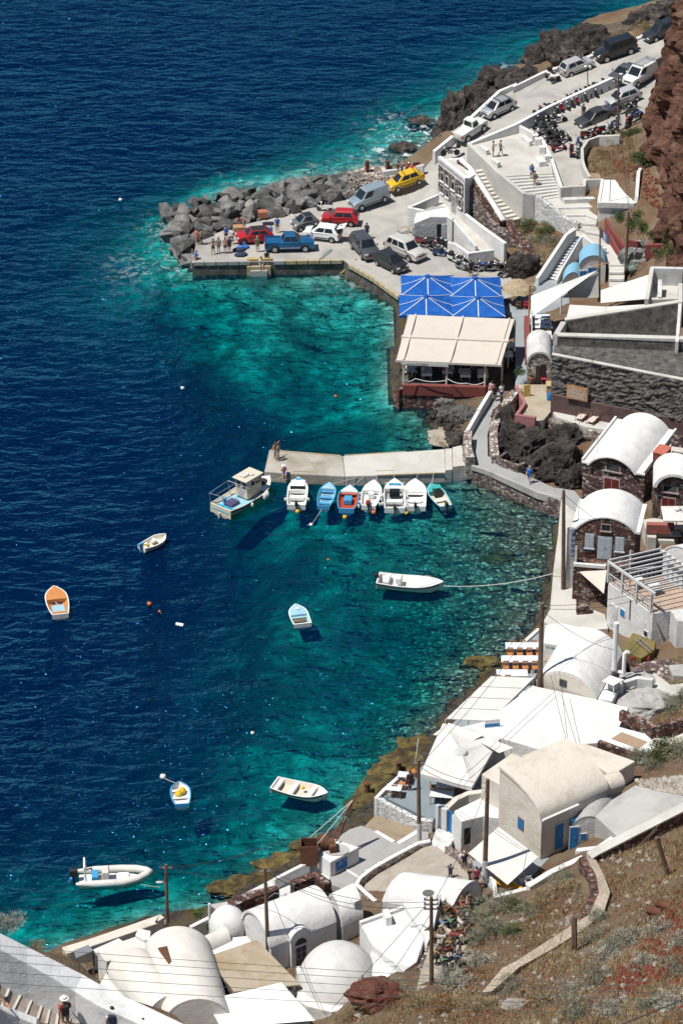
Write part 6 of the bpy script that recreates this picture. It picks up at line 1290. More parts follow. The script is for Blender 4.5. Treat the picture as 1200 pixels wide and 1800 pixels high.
# corrugated roof
h=thing('corrugated_roof_shed','shed with white corrugated metal roof in the foreground','shed',q1('s1',400,1300,3.5))
k00,k10,k11,k01=q1('s1',45,1232,6.0),q1('s1',150,1420,5.8),q1('s1',790,1370,6.2),q1('s1',560,1110,6.4);rows=[]
for i in range(121):
 u=i/120;rows.append([ease(ease(k00,k10,u),ease(k01,k11,u),j/2)+Vector((0,0,.035*math.sin(u*2*math.pi*22))) for j in range(3)])
part('roof',MB().grid(rows),plain('white_metal_sheet',(.72,.73,.74),.5,.0,var=.06),h,smooth=True ,sharp=0);part('wall',MB().prism([ease(ease(k00,k11,.5),p,.9)-Vector((0,0,.3)) for p in (k00,k10,k11,k01)],2.5),WHITE,h)
# white stepped house with the air conditioner
h=thing('white_terraced_house','white terraced house with flat roofs, vault and air conditioner','house',q1('s4',400,700,4.0))
part('lower_block',MB().prism(q('s4',6.6,(125,478),(430,372),(585,585),(530,760),(440,825),(215,640)),2.5),WHITE,h,bevel=.07)
part('upper_block',MB().prism(q('s4',7.2,(432,345),(640,290),(698,300),(640,560),(600,640),(580,565)),3.0),WHITE,h,bevel=.07)
part('roof_kerb',wall_mb(q('s4',0,(130,480,6.85),(430,374,6.85)),6.5,.25,0),WHITE,h,bevel=.03);part('front_roof',MB().prism(q('s4',6.0,(215,645),(440,830),(520,900),(430,960),(230,900),(190,760)),3.0),WHITE,h,bevel=.1)
a,b=q1('s4',290,345,5.9),q1('s4',505,165,5.9);bk=flat(q1('s4',690,330,5.9)-q1('s4',420,345,5.9));bk=Vector((4.6,-1.0,0))
part('vault_wall',vault_walls(a,b,bk,1.0,2.5),WHITE,h);part('vault',vault_mb(a,b,bk,1.15,.2,.08),WHITE,h,smooth=True )
part('side_wall',wall_mb(q('s4',0,(770,270,6.4),(765,430,6.2),(660,560,6.8),(600,700,7.2),(500,910,7.0)),[3.5,4,5,6,6.5],.35,0),GREYMAS,h)
c=q1('s4',320,480,6.6);ac=part('air_conditioner',MB().box((c.x,c.y,6.95),(.42,.95,.7),R(15)),WPAINT,h,bevel=.03);part('fan_grille',MB().lathe((c.x+.23,c.y,6.95),[(.01,.0),(.26,.0),(.26,.02)],14,'X'),GREYFL,ac)
dp=thing('satellite_dish','white satellite dish on the terraced house roof','satellite dish',q1('s4',600,330,7.2));c=dp.location+Vector((0,0,.75))
rows=[[c+Vector((r_*math.cos(t)+.5*r_*r_,-.1-r_*r_*.6-.35*r_*math.sin(t),r_*math.sin(t))) for t in [2*math.pi*k/20 for k in range(21)]] for r_ in (0.01,.12,.24,.34,.40)]
part('dish',MB().grid(rows),GREYW,dp,smooth=True ,sharp=0);part('mast',MB().tube([dp.location,c],.04,6),METAL,dp);part('arm',MB().tube([c+Vector((0,-.2,-.4)),c+Vector((0,-.75,0))],.02,5),METAL,dp)
# left group of vaulted roofs
h=thing('cream_vault_house','cream double barrel roofed house by the sea at the lower left','house',q1('s3',950,560,3.0))
LIME=weathered('cream_limewash',(.66,.63,.585),(.52,.485,.43),.6,.45,.75)
a,b=q1('s3',1175,330,5.6),q1('s3',805,330,5.6);a=q1('s3',1172,322,5.6);bk=flat(q1('s3',1100,560,6.9)-q1('s3',985,165,6.9))
part('wall',vault_walls(b,a,bk,1.45,1.5),LIME,h);part('roof',vault_mb(b,a,bk,1.6,.2,.1),LIME,h,smooth=True )
a2,b2=q1('s3',600,470,5.0),q1('s3',850,400,5.0);bk2=flat(q1('s3',960,605,6.1)-q1('s3',740,350,6.1))
part('wall',vault_walls(a2,b2,bk2,1.25,1.5),LIME,h);part('roof',vault_mb(a2,b2,bk2,1.4,.2,.1),LIME,h,smooth=True )
part('skylight_box',MB().prism(q('s3',6.9,(880,335),(935,325),(982,400),(935,418)),5.5),CREAM,h);part('skylight_lid',MB().prism(q('s3',6.98,(876,335),(937,322),(986,400),(935,420)),6.92),RUST,h)
part('apron',MB().prism(q('s3',4.4,(590,470),(760,650),(830,660),(900,700),(800,720),(540,560)),1.5),LIME,h,bevel=.08)
h=thing('white_seaside_house','low white flat roofed house behind the sea wall','house',q1('s3',690,400,2.0))
part('wall',MB().prism(q('s3',4.6,(540,345),(772,265),(842,338),(590,412)),1.2),LIME,h,bevel=.06);part('upper',MB().prism(q('s3',4.9,(768,225),(838,240),(835,290),(800,290),(752,262)),1.2),WHITE,h,bevel=.05);part('lower',MB().prism(q('s3',3.6,(515,345),(660,280),(690,300),(545,365)),1.2),WHITE,h,bevel=.05)
part('porch_roof',MB().prism(q('s3',4.0,(410,350),(490,318),(520,350),(425,390)),3.9),METAL,h)
for x,y in ((425,388),(518,350),(520,440)):c=q1('s3',x,y,3.9);part('porch_post',MB().tube([Vector((c.x,c.y,1.5)),c],.07,6),WOODP,h)
wall('sea_wall',q('s3',0,(345,330,3.2),(480,290,3.2),(700,215,3.2),(890,148,3.2),(915,165,3.2)),.2,CREAM,'long cream sea wall at the lower left',.8,-1)
struct('seaside_yard',MB().prism([G(*px('s3',x,y),1.8) for x,y in ((345,345),(890,160),(930,190),(850,260),(760,270),(520,360),(560,470),(480,460))],-.5),PALE)
c=q1('s3',870,185,2.4);single('green_net',MB().prism(q('s3',2.3,(838,180),(880,152),(905,165),(845,212)),1.8),weathered('green_fishing_net',(.05,.28,.20),(.03,.18,.14),4.0,.4,.6),'heap of green fishing net behind the sea wall','net',bevel=.1)
h=thing('white_corner_house','small white house with rounded parapet beside the thin pole','house',q1('s1',130,800,2.0))
part('wall',MB().prism(q('s1',4.4,(-20,840),(110,800),(180,805),(330,790),(360,830),(260,880),(40,940)),1.4),WHITE,h,bevel=.1)
a,b=q1('s1',30,930,4.3),q1('s1',-30,850,4.3);part('vault',vault_mb(a,b,flat(q1('s1',220,840,4.3)-a),.9,.2,.05),LIME,h,smooth=True )
a,b=q1('s1',195,800,4.0),q1('s1',310,800,4.0);part('dome',MB().ell(ease(a,b,.5)+Vector((-.6,1.2,.0)),(1.3,1.3,1.5),20,12),WHITE,h,smooth=True )
wall('yard_wall',q('s1',0,(-60,730,3.4),(110,645,3.4),(190,690,3.6),(215,800,3.6)),1.2,WHITE,'white yard wall with rounded corner by the shrub',.3,0)
sail('shade_sail','small white triangular sail at the rubble wall end',[q1('s1',68,582,4.2),q1('s1',192,560,3.8),q1('s1',190,672,3.4)],CANVAS,.08)
c=q1('s1',75,800,2.0);single('sail_post',MB().tube([c,Vector((c.x,c.y,upto(c,1440+575/3.871)))],.09,8),WPAINT,'thin white post holding the small sail','post')
# ------------------------------------------------------------------ foreground stairway at the lower left
FH=55.0
fs_=thing('hillside_stairway','foreground stairway ramp with rubble treads and white edges','stairway',q1('s3',250,640,FH))
ins=[(-200,330,57.0),(0,445,55.6),(140,525,54.8),(250,580,54.2),(320,640,53.8),(450,700,53.4),(600,755,53.0),(900,860,52.4)]
outl=[(-200,640,57.0),(-60,640,55.6),(60,680,54.8),(200,730,54.2),(300,780,53.8),(420,830,53.4),(560,900,53.0),(800,980,52.4)]
STN=weathered('stairway_rubble',(.40,.34,.29),(.26,.19,.15),2.2,.45,.65,8,.03)
rb=[(q1('s3',*a),q1('s3',*b)) for a,b in zip(ins,outl)]
part('ramp',ribbon_mb(rb,2.5),STN,fs_)
for i in range(len(rb)-1):
 for u in (.1,.6):I0,O0=ease(rb[i][0],rb[i+1][0],u),ease(rb[i][1],rb[i+1][1],u);part('nosing',wall_mb([I0+Vector((0,0,.06)),O0+Vector((0,0,.06))],[I0.z-.3,O0.z-.3],.10,0),PALE,fs_)
tw=[(-200,110,58.6),(0,250,57.2),(150,325,56.4),(300,400,55.7),(460,480,55.0),(600,560,54.6),(800,650,54.1),(1030,760,53.6),(1300,880,53.0)]
wl=wall('stairway_wall',[q1('s3',*p) for p in tw],[54.5,53,52.2,51.4,50.6,50,49.5,49,48.5],weathered('stairway_whitewash',(.74,.74,.73),(.46,.45,.44),.9,.52,.78,6,.02),'thick white foreground wall of the hillside stairway',1.1,-1)
wall('stairway_wall',q('s3',0,(-100,610,56.4),(0,648,55.7),(100,680,55.2),(210,722,54.8)),52.5,WHITE,'low white wall at the very lower left corner',.45,-1)
# hillside under the stairway
rows=[]
for i in range(24):
 t=i/23;x=-420+2000*t;e_=np.interp(x,[p[0] for p in tw],[p[1] for p in tw]);z_=np.interp(x,[p[0] for p in tw],[p[2] for p in tw])-1.9
 c=G(*px('s3',x,e_+25),z_);row=[]
 for j in range(12):
  s=j/11;p=c+Vector((s*1.2,s*3.2,-s*s*22-s*5));d_=mnoise.fractal(p*.5,1,2,4);row.append(p+Vector((0,d_*.5,d_*.6)))
 near=[c+Vector((-1,-14,-1.0)),c+Vector((-.5,-7,-1.6)),c+Vector((-.2,-2,-1.4))]
 rows.append(near+row)
hs=part('stairway_hillside',MB().grid(rows),bpy.data.materials['dry_hillside_soil'],smooth=True ,sharp=0);tag(hs,kind='structure')
# ------------------------------------------------------------------ vehicles
def paint(name,c,metal=0.0,rough=0.35):return plain('car_paint_'+name,c,rough,metal,var=.03,coat=.6)
LAMP=plain('lamp_glass',(.75,.76,.74),.15);TAIL=plain('tail_lamp_red',(.35,.01,.01),.2);TRIM=plain('dark_trim_plastic',(.02,.02,.022),.6);RIM=plain('alloy_rim',(.45,.46,.47),.35,.7);PLATE=plain('number_plate',(.7,.7,.66),.6)
KINDS=dict(
hatch=dict(L=3.75,W=1.66,H=1.54,hood=.92,belt=.96,xc=1.18,xw=.50,xr=-1.62,xb=-1.84,wb=1.17,rw=.29),
mini=dict(L=3.65,W=1.7,H=1.45,hood=.9,belt=.94,xc=.95,xw=.5,xr=-1.45,xb=-1.78,wb=1.2,rw=.30),
sedan=dict(L=4.55,W=1.78,H=1.44,hood=.88,belt=.93,xc=1.15,xw=.35,xr=-1.0,xb=-1.72,wb=1.35,rw=.31),
smart=dict(L=2.6,W=1.53,H=1.53,hood=.9,belt=.95,xc=.85,xw=.30,xr=-1.05,xb=-1.25,wb=.92,rw=.28),
suv=dict(L=4.5,W=1.84,H=1.8,hood=1.05,belt=1.1,xc=1.15,xw=.62,xr=-2.05,xb=-2.2,wb=1.3,rw=.36),
offroad=dict(L=4.6,W=1.84,H=1.95,hood=1.12,belt=1.14,xc=.95,xw=.72,xr=-2.16,xb=-2.25,wb=1.4,rw=.38),
van=dict(L=4.25,W=1.74,H=1.84,hood=1.0,belt=1.06,xc=1.28,xw=.62,xr=-1.98,xb=-2.1,wb=1.35,rw=.31),
estate=dict(L=4.4,W=1.72,H=1.5,hood=.88,belt=.93,xc=1.1,xw=.4,xr=-1.95,xb=-2.15,wb=1.3,rw=.30),
pickup=dict(L=5.0,W=1.8,H=1.74,hood=1.08,belt=1.12,xc=1.15,xw=.62,xr=-.75,xb=-.85,wb=1.5,rw=.37),
oldpickup=dict(L=3.9,W=1.6,H=1.85,hood=1.08,belt=1.12,xc=.75,xw=.6,xr=-.30,xb=-.36,wb=1.2,rw=.38))
def car(label,f,r_,h,kind,pt,cat='car',bars=False ,roofm=None ,blackglass=True ,opened=False ,ladders=False ):
 F_,B_=G(*f,h[0] if isinstance(h,tuple) else h),G(*r_,h[1] if isinstance(h,tuple) else h)
 c=(F_+B_)/2;dz=F_-B_;K=KINDS[kind];t=thing({'van':'parked_van','pickup':'pickup_truck','oldpickup':'pickup_truck'}.get(kind,'parked_car'),label,cat,c,math.atan2(dz.y,dz.x),'parked cars and vans')
 t.rotation_euler=(0,-math.atan2(dz.z,math.hypot(dz.x,dz.y)),math.atan2(dz.y,dz.x))
 L,W,H_,wb,rw=K['L'],K['W'],K['H'],K['wb'],K['rw'];l2=L/2;zb=.24+(rw-.29)
 wf,wr=min(wb,l2-.55),-min(wb,l2-.5)
 prof=[(-l2+.05,zb)]
 for xw_ in (wr,wf):
  R_=rw+.07
  for i in range(9):a=math.pi-math.pi*i/8;prof.append((xw_+R_*math.cos(a),max(zb,rw+R_*math.sin(a)*.98)))
 tail=1.0 if kind in ('pickup','oldpickup') else K['belt']-.02
 prof+=[(l2-.05,zb),(l2,zb+.12),(l2-.01,K['hood']-.28),(l2-.10,K['hood']-.12),(l2-.3,K['hood']-.05),(K['xc']+.02,K['hood']),(K['xw']-.05,K['belt']+.01),(K['xb']+.15,K['belt']+.01)]
 if kind in ('sedan',):prof+=[(-l2+.15,K['belt']-.02),(-l2+.03,K['belt']-.12)]
 elif kind in ('pickup','oldpickup'):prof+=[(K['xb'],K['belt']),(K['xb']-.01,1.0),(-l2+.02,1.0)]
 else :prof+=[(K['xb'],K['belt']-.02)]
 prof+=[(-l2+.01,zb+.45),(-l2,zb+.12)]
 n=len(prof);mb=MB();hw=W/2
 lay=[(-hw+.10,.0),(-hw,1),(hw,1),(hw-.10,.0)];vs=[]
 sts=[(-hw,0),(-hw+.07,.035),(hw-.07,.035),(hw,0)]
 for y,up in sts:
  for x,z in prof:vs.append((x*(1 if up else .985),y*(1-.13*abs(x/l2)**5),z+(up if z>K['belt']-.3 else 0)))
 fs=[tuple(range(n)),tuple(range(4*n-1,3*n-1,-1))]
 for k in range(3):fs+=[(k*n+i,k*n+(i+1)%n,(k+1)*n+(i+1)%n,(k+1)*n+i) for i in range(n)]
 mb.add(vs,fs);body=part('body',mb,pt,t,world=False ,smooth=True ,sharp=30,bevel=.05)
 wbm,wt=hw-.06,hw-.06-(.20 if kind not in ('offroad','oldpickup','van') else .09)
 x0b,x0t,x1b,x1t=K['xc'],K['xw']-.12,K['xb']+.05,K['xr']+(.12 if kind in ('offroad','van','oldpickup') else .3)
 z0,z1=K['belt']-.02,H_-.05
 cb=[Vector(p) for p in ((x0b,-wbm,K['hood']-.02),(x0b,wbm,K['hood']-.02),(x1b,wbm,z0),(x1b,-wbm,z0))];ct=[Vector(p) for p in ((x0t,-wt,z1),(x0t,wt,z1),(x1t,wt,z1),(x1t,-wt,z1))]
 m2=ease(ct[0],ct[3],.45);mr_=[ease(ct[0],ct[3],.5)+Vector((0,.05,.05)),ease(ct[1],ct[2],.5)+Vector((0,-.05,.05))]
 cabin=part('cabin',MB().add(cb+ct,[(0,1,5,4),(1,2,6,5),(2,3,7,6),(3,0,4,7),(4,5,6,7),(3,2,1,0)]),pt,t,world=False ,bevel=.05)
 rp=[Vector((ease(p.x,(x0t+x1t)/2,.04),p.y*.96,z1)) for p in ct];part('roof',MB().add(rp+[Vector((p.x*.94+.06*(x0t+x1t)/2,p.y*.86,z1+.055)) for p in rp],[(0,1,5,4),(1,2,6,5),(2,3,7,6),(3,0,4,7),(4,5,6,7)]),roofm or pt,t,world=False )
 def glass(nm,A,B,C,D,u0,u1,v0,v1):
  P=lambda u,v:ease(ease(A,B,u),ease(D,C,u),v)
  q_=[P(u0,v0),P(u1,v0),P(u1,v1),P(u0,v1)];nr=(q_[1]-q_[0]).cross(q_[2]-q_[0]).normalized();ctr=sum(q_,Vector())/4
  if nr.dot(ctr-Vector((0,0,1.0)))<0:nr=-nr
  part(nm,MB().slab([p+nr*.012 for p in q_],.02,nr),GLASSD,cabin,world=False )
 glass('windscreen',cb[0],cb[1],ct[1],ct[0],.08,.92,.10,.92)
 if kind not in ('van',):glass('rear_window',cb[2],cb[3],ct[3],ct[2],.12,.88,.15,.88)
 us={'van':((.08,.36),),'pickup':((.08,.5),(.55,.92)),'oldpickup':((.12,.88),),'offroad':((.04,.3),(.34,.6),(.64,.95)),'suv':((.10,.38),(.42,.68),(.72,.93)),'smart':((.14,.72),)}.get(kind,((.14,.48),(.52,.86)))
 for u0,u1 in us:
  glass('side_window',cb[1],cb[2],ct[2],ct[1],u0,u1,.16,.88);glass('side_window',cb[0],cb[3],ct[3],ct[0],u0,u1,.16,.88)
 for sx in (wf,wr):
  for sy in (-1,1):
   w=part('wheel',MB().lathe((sx,sy*(hw-.10),rw),[(.01,-.10),(rw*.9,-.10),(rw,-.05),(rw,.05),(rw*.9,.10),(.01,.10)],16,'Y'),BLACK,t,world=False ,smooth=True )
   part('rim',MB().lathe((sx,sy*(hw+.005),rw),[(.01,-.012),(rw*.62,-.012),(rw*.62,.004),(.01,.012)],10,'Y'),RIM,w,world=False )
 for sy in (-1,1):
  part('headlight',MB().box((l2-.07,sy*(hw-.26),K['hood']-.2),(.12,.34,.15)),LAMP,t,world=False ,bevel=.02)
  part('tail_light',MB().box((-l2+.05,sy*(hw-.12),zb+.52),(.12,.16,.26)),TAIL,t,world=False )
  part('mirror',MB().box((K['xc']-.25,sy*(hw+.07),K['belt']+.1),(.12,.18,.13)),pt,t,world=False ,bevel=.02)
  if kind in ('suv','pickup','offroad','hatch','estate','van'):part('side_trim',MB().box((0,sy*(hw+.006),zb+.22),(wf-wr-2*rw-.25,.03,.09)),TRIM if kind not in ('pickup',) else METAL,t,world=False )
 part('grille',MB().box((l2-.015,0,K['hood']-.33),(.04,W*.5,.14)),TRIM,t,world=False );part('number_plate',MB().box((l2+.012,0,zb+.2),(.02,.45,.11)),PLATE,t,world=False );part('number_plate',MB().box((-l2-.008,0,zb+.35),(.02,.45,.11)),PLATE,t,world=False )
 if kind in ('pickup','oldpickup'):
  x0,x1=-l2+.04,K['xb']-.05;part('cargo_bed',MB().box(((x0+x1)/2,0,1.005),(x1-x0-.14,W-.26,.03)),TRIM,t,world=False )
  part('bed_rail',MB().box(((x0+x1)/2,hw-.06,1.06),(x1-x0,.08,.12)).box(((x0+x1)/2,-hw+.06,1.06),(x1-x0,.08,.12)).box((x0+.04,0,1.06),(.08,W-.2,.12)),pt,t,world=False )
 if kind=='offroad':part('spare_wheel',MB().lathe((-l2-.1,0,1.05),[(.01,-.12),(.34,-.12),(.36,0),(.34,.1),(.01,.1)],16,'X'),TRIM,t,world=False ,smooth=True )
 if bars:
  for x in (x0t-.3,x1t+.3):part('roof_bar',MB().box((x,0,H_+.06),(.06,W*.8,.05)).box((x,W*.36,H_+.02),(.06,.04,.1)).box((x,-W*.36,H_+.02),(.06,.04,.1)),TRIM if not ladders else METAL,t,world=False )
 if ladders:
  for y in (-.5,-.2,.15,.45):part('roof_ladder',MB().box(((x0t+x1t)/2,y,H_+.14),(2.6,.05,.07)),METAL,t,world=False )
  for i in range(8):part('ladder_rung',MB().box((x1t+.2+i*.3,-.35,H_+.14),(.04,.3,.04)),METAL,t,world=False )
 if opened:
  part('tailgate',MB().slab([(-l2+.25,-.6,H_-.04),(-l2+.25,.6,H_-.04),(-l2-.55,.6,H_+.22),(-l2-.55,-.6,H_+.22)],.06),pt,t,world=False );part('boot_opening',MB().box((-l2+.12,0,1.0),(.2,1.2,.5)),BLACK,t,world=False )
 return t
SILV=paint('silver',(.52,.53,.54),.6,.4);
def zp(k,a,b):return px(k,*a),px(k,*b)
car('dark estate car with roof rack at the top of the road',*zp('z1',(960,290),(1150,200)),(10.15,11.0),'estate',paint('black_green',(.02,.024,.026)),bars=True )
car('boxy black off-roader on the rising road',*zp('z1',(605,436),(850,352)),(8.9,9.7),'offroad',paint('black',(.012,.013,.015)))
car('pale silver hatchback facing uphill behind the quad bike',*zp('z1',(545,465),(365,535)),(8.75,8.2),'hatch',paint('champagne',(.55,.54,.52),.4,.4))
car('silver hatchback with roof bars coming down the road',*zp('z2',(450,275),(640,190)),(6.45,6.95),'hatch',SILV,bars=True )
car('white open pickup truck by the parapet bend',*zp('z2',(415,345),(285,430)),(6.15,5.6),'oldpickup',paint('old_white',(.66,.66,.62)),cat='pickup truck')
lt=lambda k,x,y:loth(*px(k,x,y))
car('dark grey sedan half hidden behind the white van',*zp('z1',(700,600),(870,500)),9.0,'sedan',paint('steel_grey',(.12,.13,.14),.5))
car('white delivery van with ladders on its roof',*zp('z1',(790,625),(1000,510)),(9.0,9.35),'van',paint('white_van',(.72,.72,.70)),cat='van',bars=True ,ladders=True )
car('light silver hatchback parked behind the wooden pole',*zp('z1',(690,755),(870,690)),(8.15,8.6),'hatch',paint('pale_silver',(.6,.61,.61),.4))
car('dark grey saloon among the motorcycles',*zp('z1',(480,905),(690,810)),(7.05,7.75),'sedan',paint('graphite',(.075,.075,.08),.5))
car('bright yellow hatchback on the ramp by the stone house',*zp('z5',(805,280),(1030,200)),(2.25,2.95),'hatch',paint('yellow',(.66,.39,.01)),bars=True )
car('grey blue panel van on the quay ramp',*zp('z5',(520,420),(760,330)),(1.55,2.05),'van',paint('grey_blue',(.33,.40,.45),.4),cat='van')
car('red hatchback beside the white car',*zp('z5',(305,520),(530,530)),1.44,'hatch',paint('red',(.40,.012,.02)))
car('white hatchback with its tailgate open',*zp('z5',(160,625),(410,655)),1.42,'hatch',paint('white',(.78,.78,.77)),opened=True )
car('tiny two tone grey car next to the boulders',*zp('z5',(75,575),(230,545)),1.42,'smart',paint('smart_grey',(.22,.23,.24),.5),roofm=TRIM)
car('small red car with black roof near the quay end',*zp('z4',(655,720),(890,700)),1.42,'mini',paint('mini_red',(.42,.01,.015)),roofm=BLACK)
car('metallic blue double cab pickup truck on the quay',*zp('z4',(1250,770),(865,780)),1.42,'pickup',paint('blue',(.015,.13,.30),.4),cat='pickup truck')
car('dark grey off-roader nose to the quay edge',*zp('z5',(650,800),(555,700)),1.42,'suv',paint('slate',(.10,.11,.12),.5))
car('black hatchback parked at the quay edge',*zp('z5',(880,900),(720,820)),1.42,'hatch',paint('jet',(.02,.021,.023)))
car('silver white off-roader beside the motorcycles',*zp('z5',(1030,820),(790,715)),1.42,'suv',paint('pearl',(.60,.59,.55),.2))
# quad bike
c=q1('z1',282,560,8.15);t=thing('quad_bike','white quad bike parked against the parapet','quad bike',c,R(-65))
for sx in (-.55,.55):
 for sy in (-.42,.42):part('wheel',MB().lathe((sx,sy,.27),[(.01,-.12),(.25,-.12),(.27,0),(.25,.12),(.01,.12)],14,'Y'),BLACK,t,world=False ,smooth=True )
part('body',MB().box((0,0,.5),(1.1,.35,.35)).box((.5,0,.68),(.55,.85,.08)).box((-.55,0,.68),(.5,.85,.08)),WPAINT,t,world=False ,bevel=.05);part('seat',MB().box((-.15,0,.82),(.7,.32,.14)),BLACK,t,world=False ,bevel=.04)
part('handlebar',MB().tube([(.35,-.4,1.05),(.42,0,.98),(.35,.4,1.05)],.025,6).tube([(.5,0,.7),(.42,0,.98)],.04,6),TRIM,t,world=False );part('top_case',MB().box((-.7,0,.95),(.42,.5,.38)),BLACK,t,world=False ,bevel=.06)
# motorcycles
def moto_proto(kind,colr,seatc=BLACK,case=False ):
 P=[]
 def wheel(x,r_):
  return MB().lathe((x,0,r_),[(r_*.62,-.05),(r_,-.06),(r_*1.02,0),(r_,.06),(r_*.62,.05),(.01,.03)],14,'Y')
 if kind=='scooter':
  r_=.24;P+=[('wheel',wheel(.62,r_),BLACK),('wheel',wheel(-.58,r_),BLACK)]
  P+=[('body',MB().box((-.45,0,.52),(.75,.3,.34)).box((.08,0,.28),(.5,.3,.08)).box((.42,0,.62),(.10,.4,.66),tilt=Matrix.Rotation(R(-14),3,'Y')).box((.62,0,.50),(.36,.15,.07)),colr)]
  P+=[('seat',MB().box((-.38,0,.76),(.78,.29,.12)),seatc),('handlebar',MB().tube([(.22,-.34,1.02),(.32,0,1.0),(.22,.34,1.02)],.03,6).tube([(.32,0,1.0),(.58,0,.3)],.035,6).tube([(.25,-.28,1.03),(.26,-.36,1.2)],.012,4).tube([(.25,.28,1.03),(.26,.36,1.2)],.012,4),TRIM),('headlight',MB().ell((.40,0,.93),(.10,.12,.09),8,5),LAMP)]
 else :
  r_=.31;P+=[('wheel',wheel(.72,r_),BLACK),('wheel',wheel(-.68,r_),BLACK)]
  P+=[('engine',MB().box((.02,0,.42),(.55,.3,.34)).tube([(-.1,-.2,.35),(-.8,-.22,.42)],.05,6),METAL),('frame',MB().tube([(.5,0,.82),(.1,0,.6),(-.68,0,.34)],.035,6).tube([(.45,.06,.9),(.74,.09,.3)],.03,6).tube([(.45,-.06,.9),(.74,-.09,.3)],.03,6),TRIM)]
  P+=[('tank',MB().ell((.18,0,.82),(.34,.17,.16),12,7),colr),('fairing',MB().box((-.62,0,.80),(.45,.18,.1),tilt=Matrix.Rotation(R(12),3,'Y')).box((.70,0,.66),(.4,.12,.04)),colr),('seat',MB().box((-.34,0,.82),(.66,.26,.11)),seatc),('handlebar',MB().tube([(.3,-.38,1.04),(.46,0,.98),(.3,.38,1.04)],.02,6).tube([(.32,-.3,1.04),(.36,-.36,1.2)],.012,4).tube([(.32,.3,1.04),(.36,.36,1.2)],.012,4),TRIM),('headlight',MB().ell((.62,0,.88),(.1,.11,.11),8,5),LAMP)]
 if case:P.append(('top_case',MB().box((-.85,0,.98),(.4,.42,.34)),BLACK))
 return P
_mp={}
MC=dict(black=paint('bike_black',(.015,.016,.018)),red=paint('bike_red',(.35,.015,.02)),silver=paint('bike_silver',(.45,.46,.47),.5),white=paint('bike_white',(.7,.7,.68)),blue=paint('bike_blue',(.02,.07,.28)),grey=paint('bike_grey',(.15,.16,.17),.3))
def moto(label,loc,rz,kind,colr,case=False ,group='parked motorcycles'):
 key=(kind,colr,case)
 if key not in _mp:
  t=thing('motor_scooter' if kind=='scooter' else 'motorcycle',label,'scooter' if kind=='scooter' else 'motorcycle',loc,rz,group)
  for n_,m_,mt in moto_proto(kind,MC[colr],case=case):part(n_,m_,mt,t,world=False ,smooth=n_ in ('wheel','tank','headlight'),bevel=.03 if n_ in ('body','seat','top_case') else 0)
  _mp[key]=t;o=t
 else :o=dup(_mp[key],None ,loc,rz,label);o['group']=group
 o.rotation_euler=(R(rnd.uniform(6,10)),0,rz);return o
row1=[((655,615),'scooter','white'),((598,642),'scooter','black'),((566,668),'moto','black'),((535,672),'scooter','grey'),((500,695),'moto','black'),((468,700),'scooter','grey'),((440,725),'scooter','red'),((405,735),'moto','black'),((372,762),'scooter','silver'),((330,775),'scooter','red'),((292,795),'moto','black'),((255,790),'scooter','white'),((215,815),'moto','red'),((178,840),'scooter','black')]
for i,((x,y),k,cc) in enumerate(row1):
 p=px('z1',x,y);moto('%s %s, %s from the top in the row along the road wall'%(cc,'scooter' if k=='scooter' else 'motorcycle',ORD[i]),G(*p,loth(*p)+.01),R(-62+rnd.uniform(-10,10)),k,cc)
row2=[((146,872),'scooter','black'),((205,878),'scooter','silver'),((262,852),'scooter','black'),((318,862),'moto','white'),((196,905),'moto','black'),((245,905),'scooter','grey')]
for i,((x,y),k,cc) in enumerate(row2):
 p=px('z1',x,y);moto('%s %s, %s of the second row behind the terrace wall'%(cc,'scooter' if k=='scooter' else 'motorcycle',ORD[i]),G(*p,loth(*p)+.01),R(20+rnd.uniform(-15,15)),k,cc)
row3=[((860,372),'scooter','white',0),((900,350),'moto','black',0),((880,402),'moto','grey',0),((925,405),'scooter','black',1),((915,440),'scooter','black',0),((962,420),'moto','black',1),((950,465),'scooter','grey',0),((1000,440),'scooter','black',1),((965,500),'scooter','red',0),((1045,525),'scooter','red',1),((1092,470),'moto','blue',0),((1090,530),'moto','silver',0)]
for i,((x,y),k,cc,cs) in enumerate(row3):
 p=px('z2',x,y);moto('%s %s, %s in the cluster beside the terrace pillars'%(cc,'scooter' if k=='scooter' else 'motorcycle',ORD[i]),G(*p,loth(*p)+.01),R(35+rnd.uniform(-18,18)) if i<9 else R(85),k,cc,bool(cs))
row4=[((725,75),'moto','black'),((770,105),'scooter','black'),((815,140),'moto','blue'),((800,60),'scooter','black'),((645,60),'scooter','blue'),((640,200),'scooter','blue'),((735,190),'moto','red'),((565,245),'scooter','red'),((615,245),'scooter','silver'),((470,268),'moto','black'),((425,290),'scooter','red')]
for i,((x,y),k,cc) in enumerate(row4):
 p=px('z3',x,y);moto('%s %s, %s around the dark grey saloon'%(cc,'scooter' if k=='scooter' else 'motorcycle',ORD[i]),G(*p,loth(*p)+.01),R(40+rnd.uniform(-40,40)),k,cc)
row5=[((215,650),'scooter','silver'),((255,640),'moto','black'),((300,665),'scooter','grey'),((235,715),'scooter','red'),((285,735),'moto','red'),((330,715),'moto','black'),((345,770),'moto','grey'),((375,800),'scooter','blue'),((395,730),'scooter','black'),((480,850),'scooter','white'),((520,855),'moto','black'),((550,910),'moto','silver')]
for i,((x,y),k,cc) in enumerate(row5):
 moto('%s %s, %s in the group in front of the white shed'%(cc,'scooter' if k=='scooter' else 'motorcycle',ORD[i]),q1('z6',x,y,1.42),R(-30+rnd.uniform(-25,25)),k,cc,i%4==2)
row6=[((640,905),'scooter','blue'),((695,915),'moto','blue'),((745,905),'moto','black'),((790,915),'moto','grey'),((845,915),'scooter','black'),((890,960),'moto','black')]
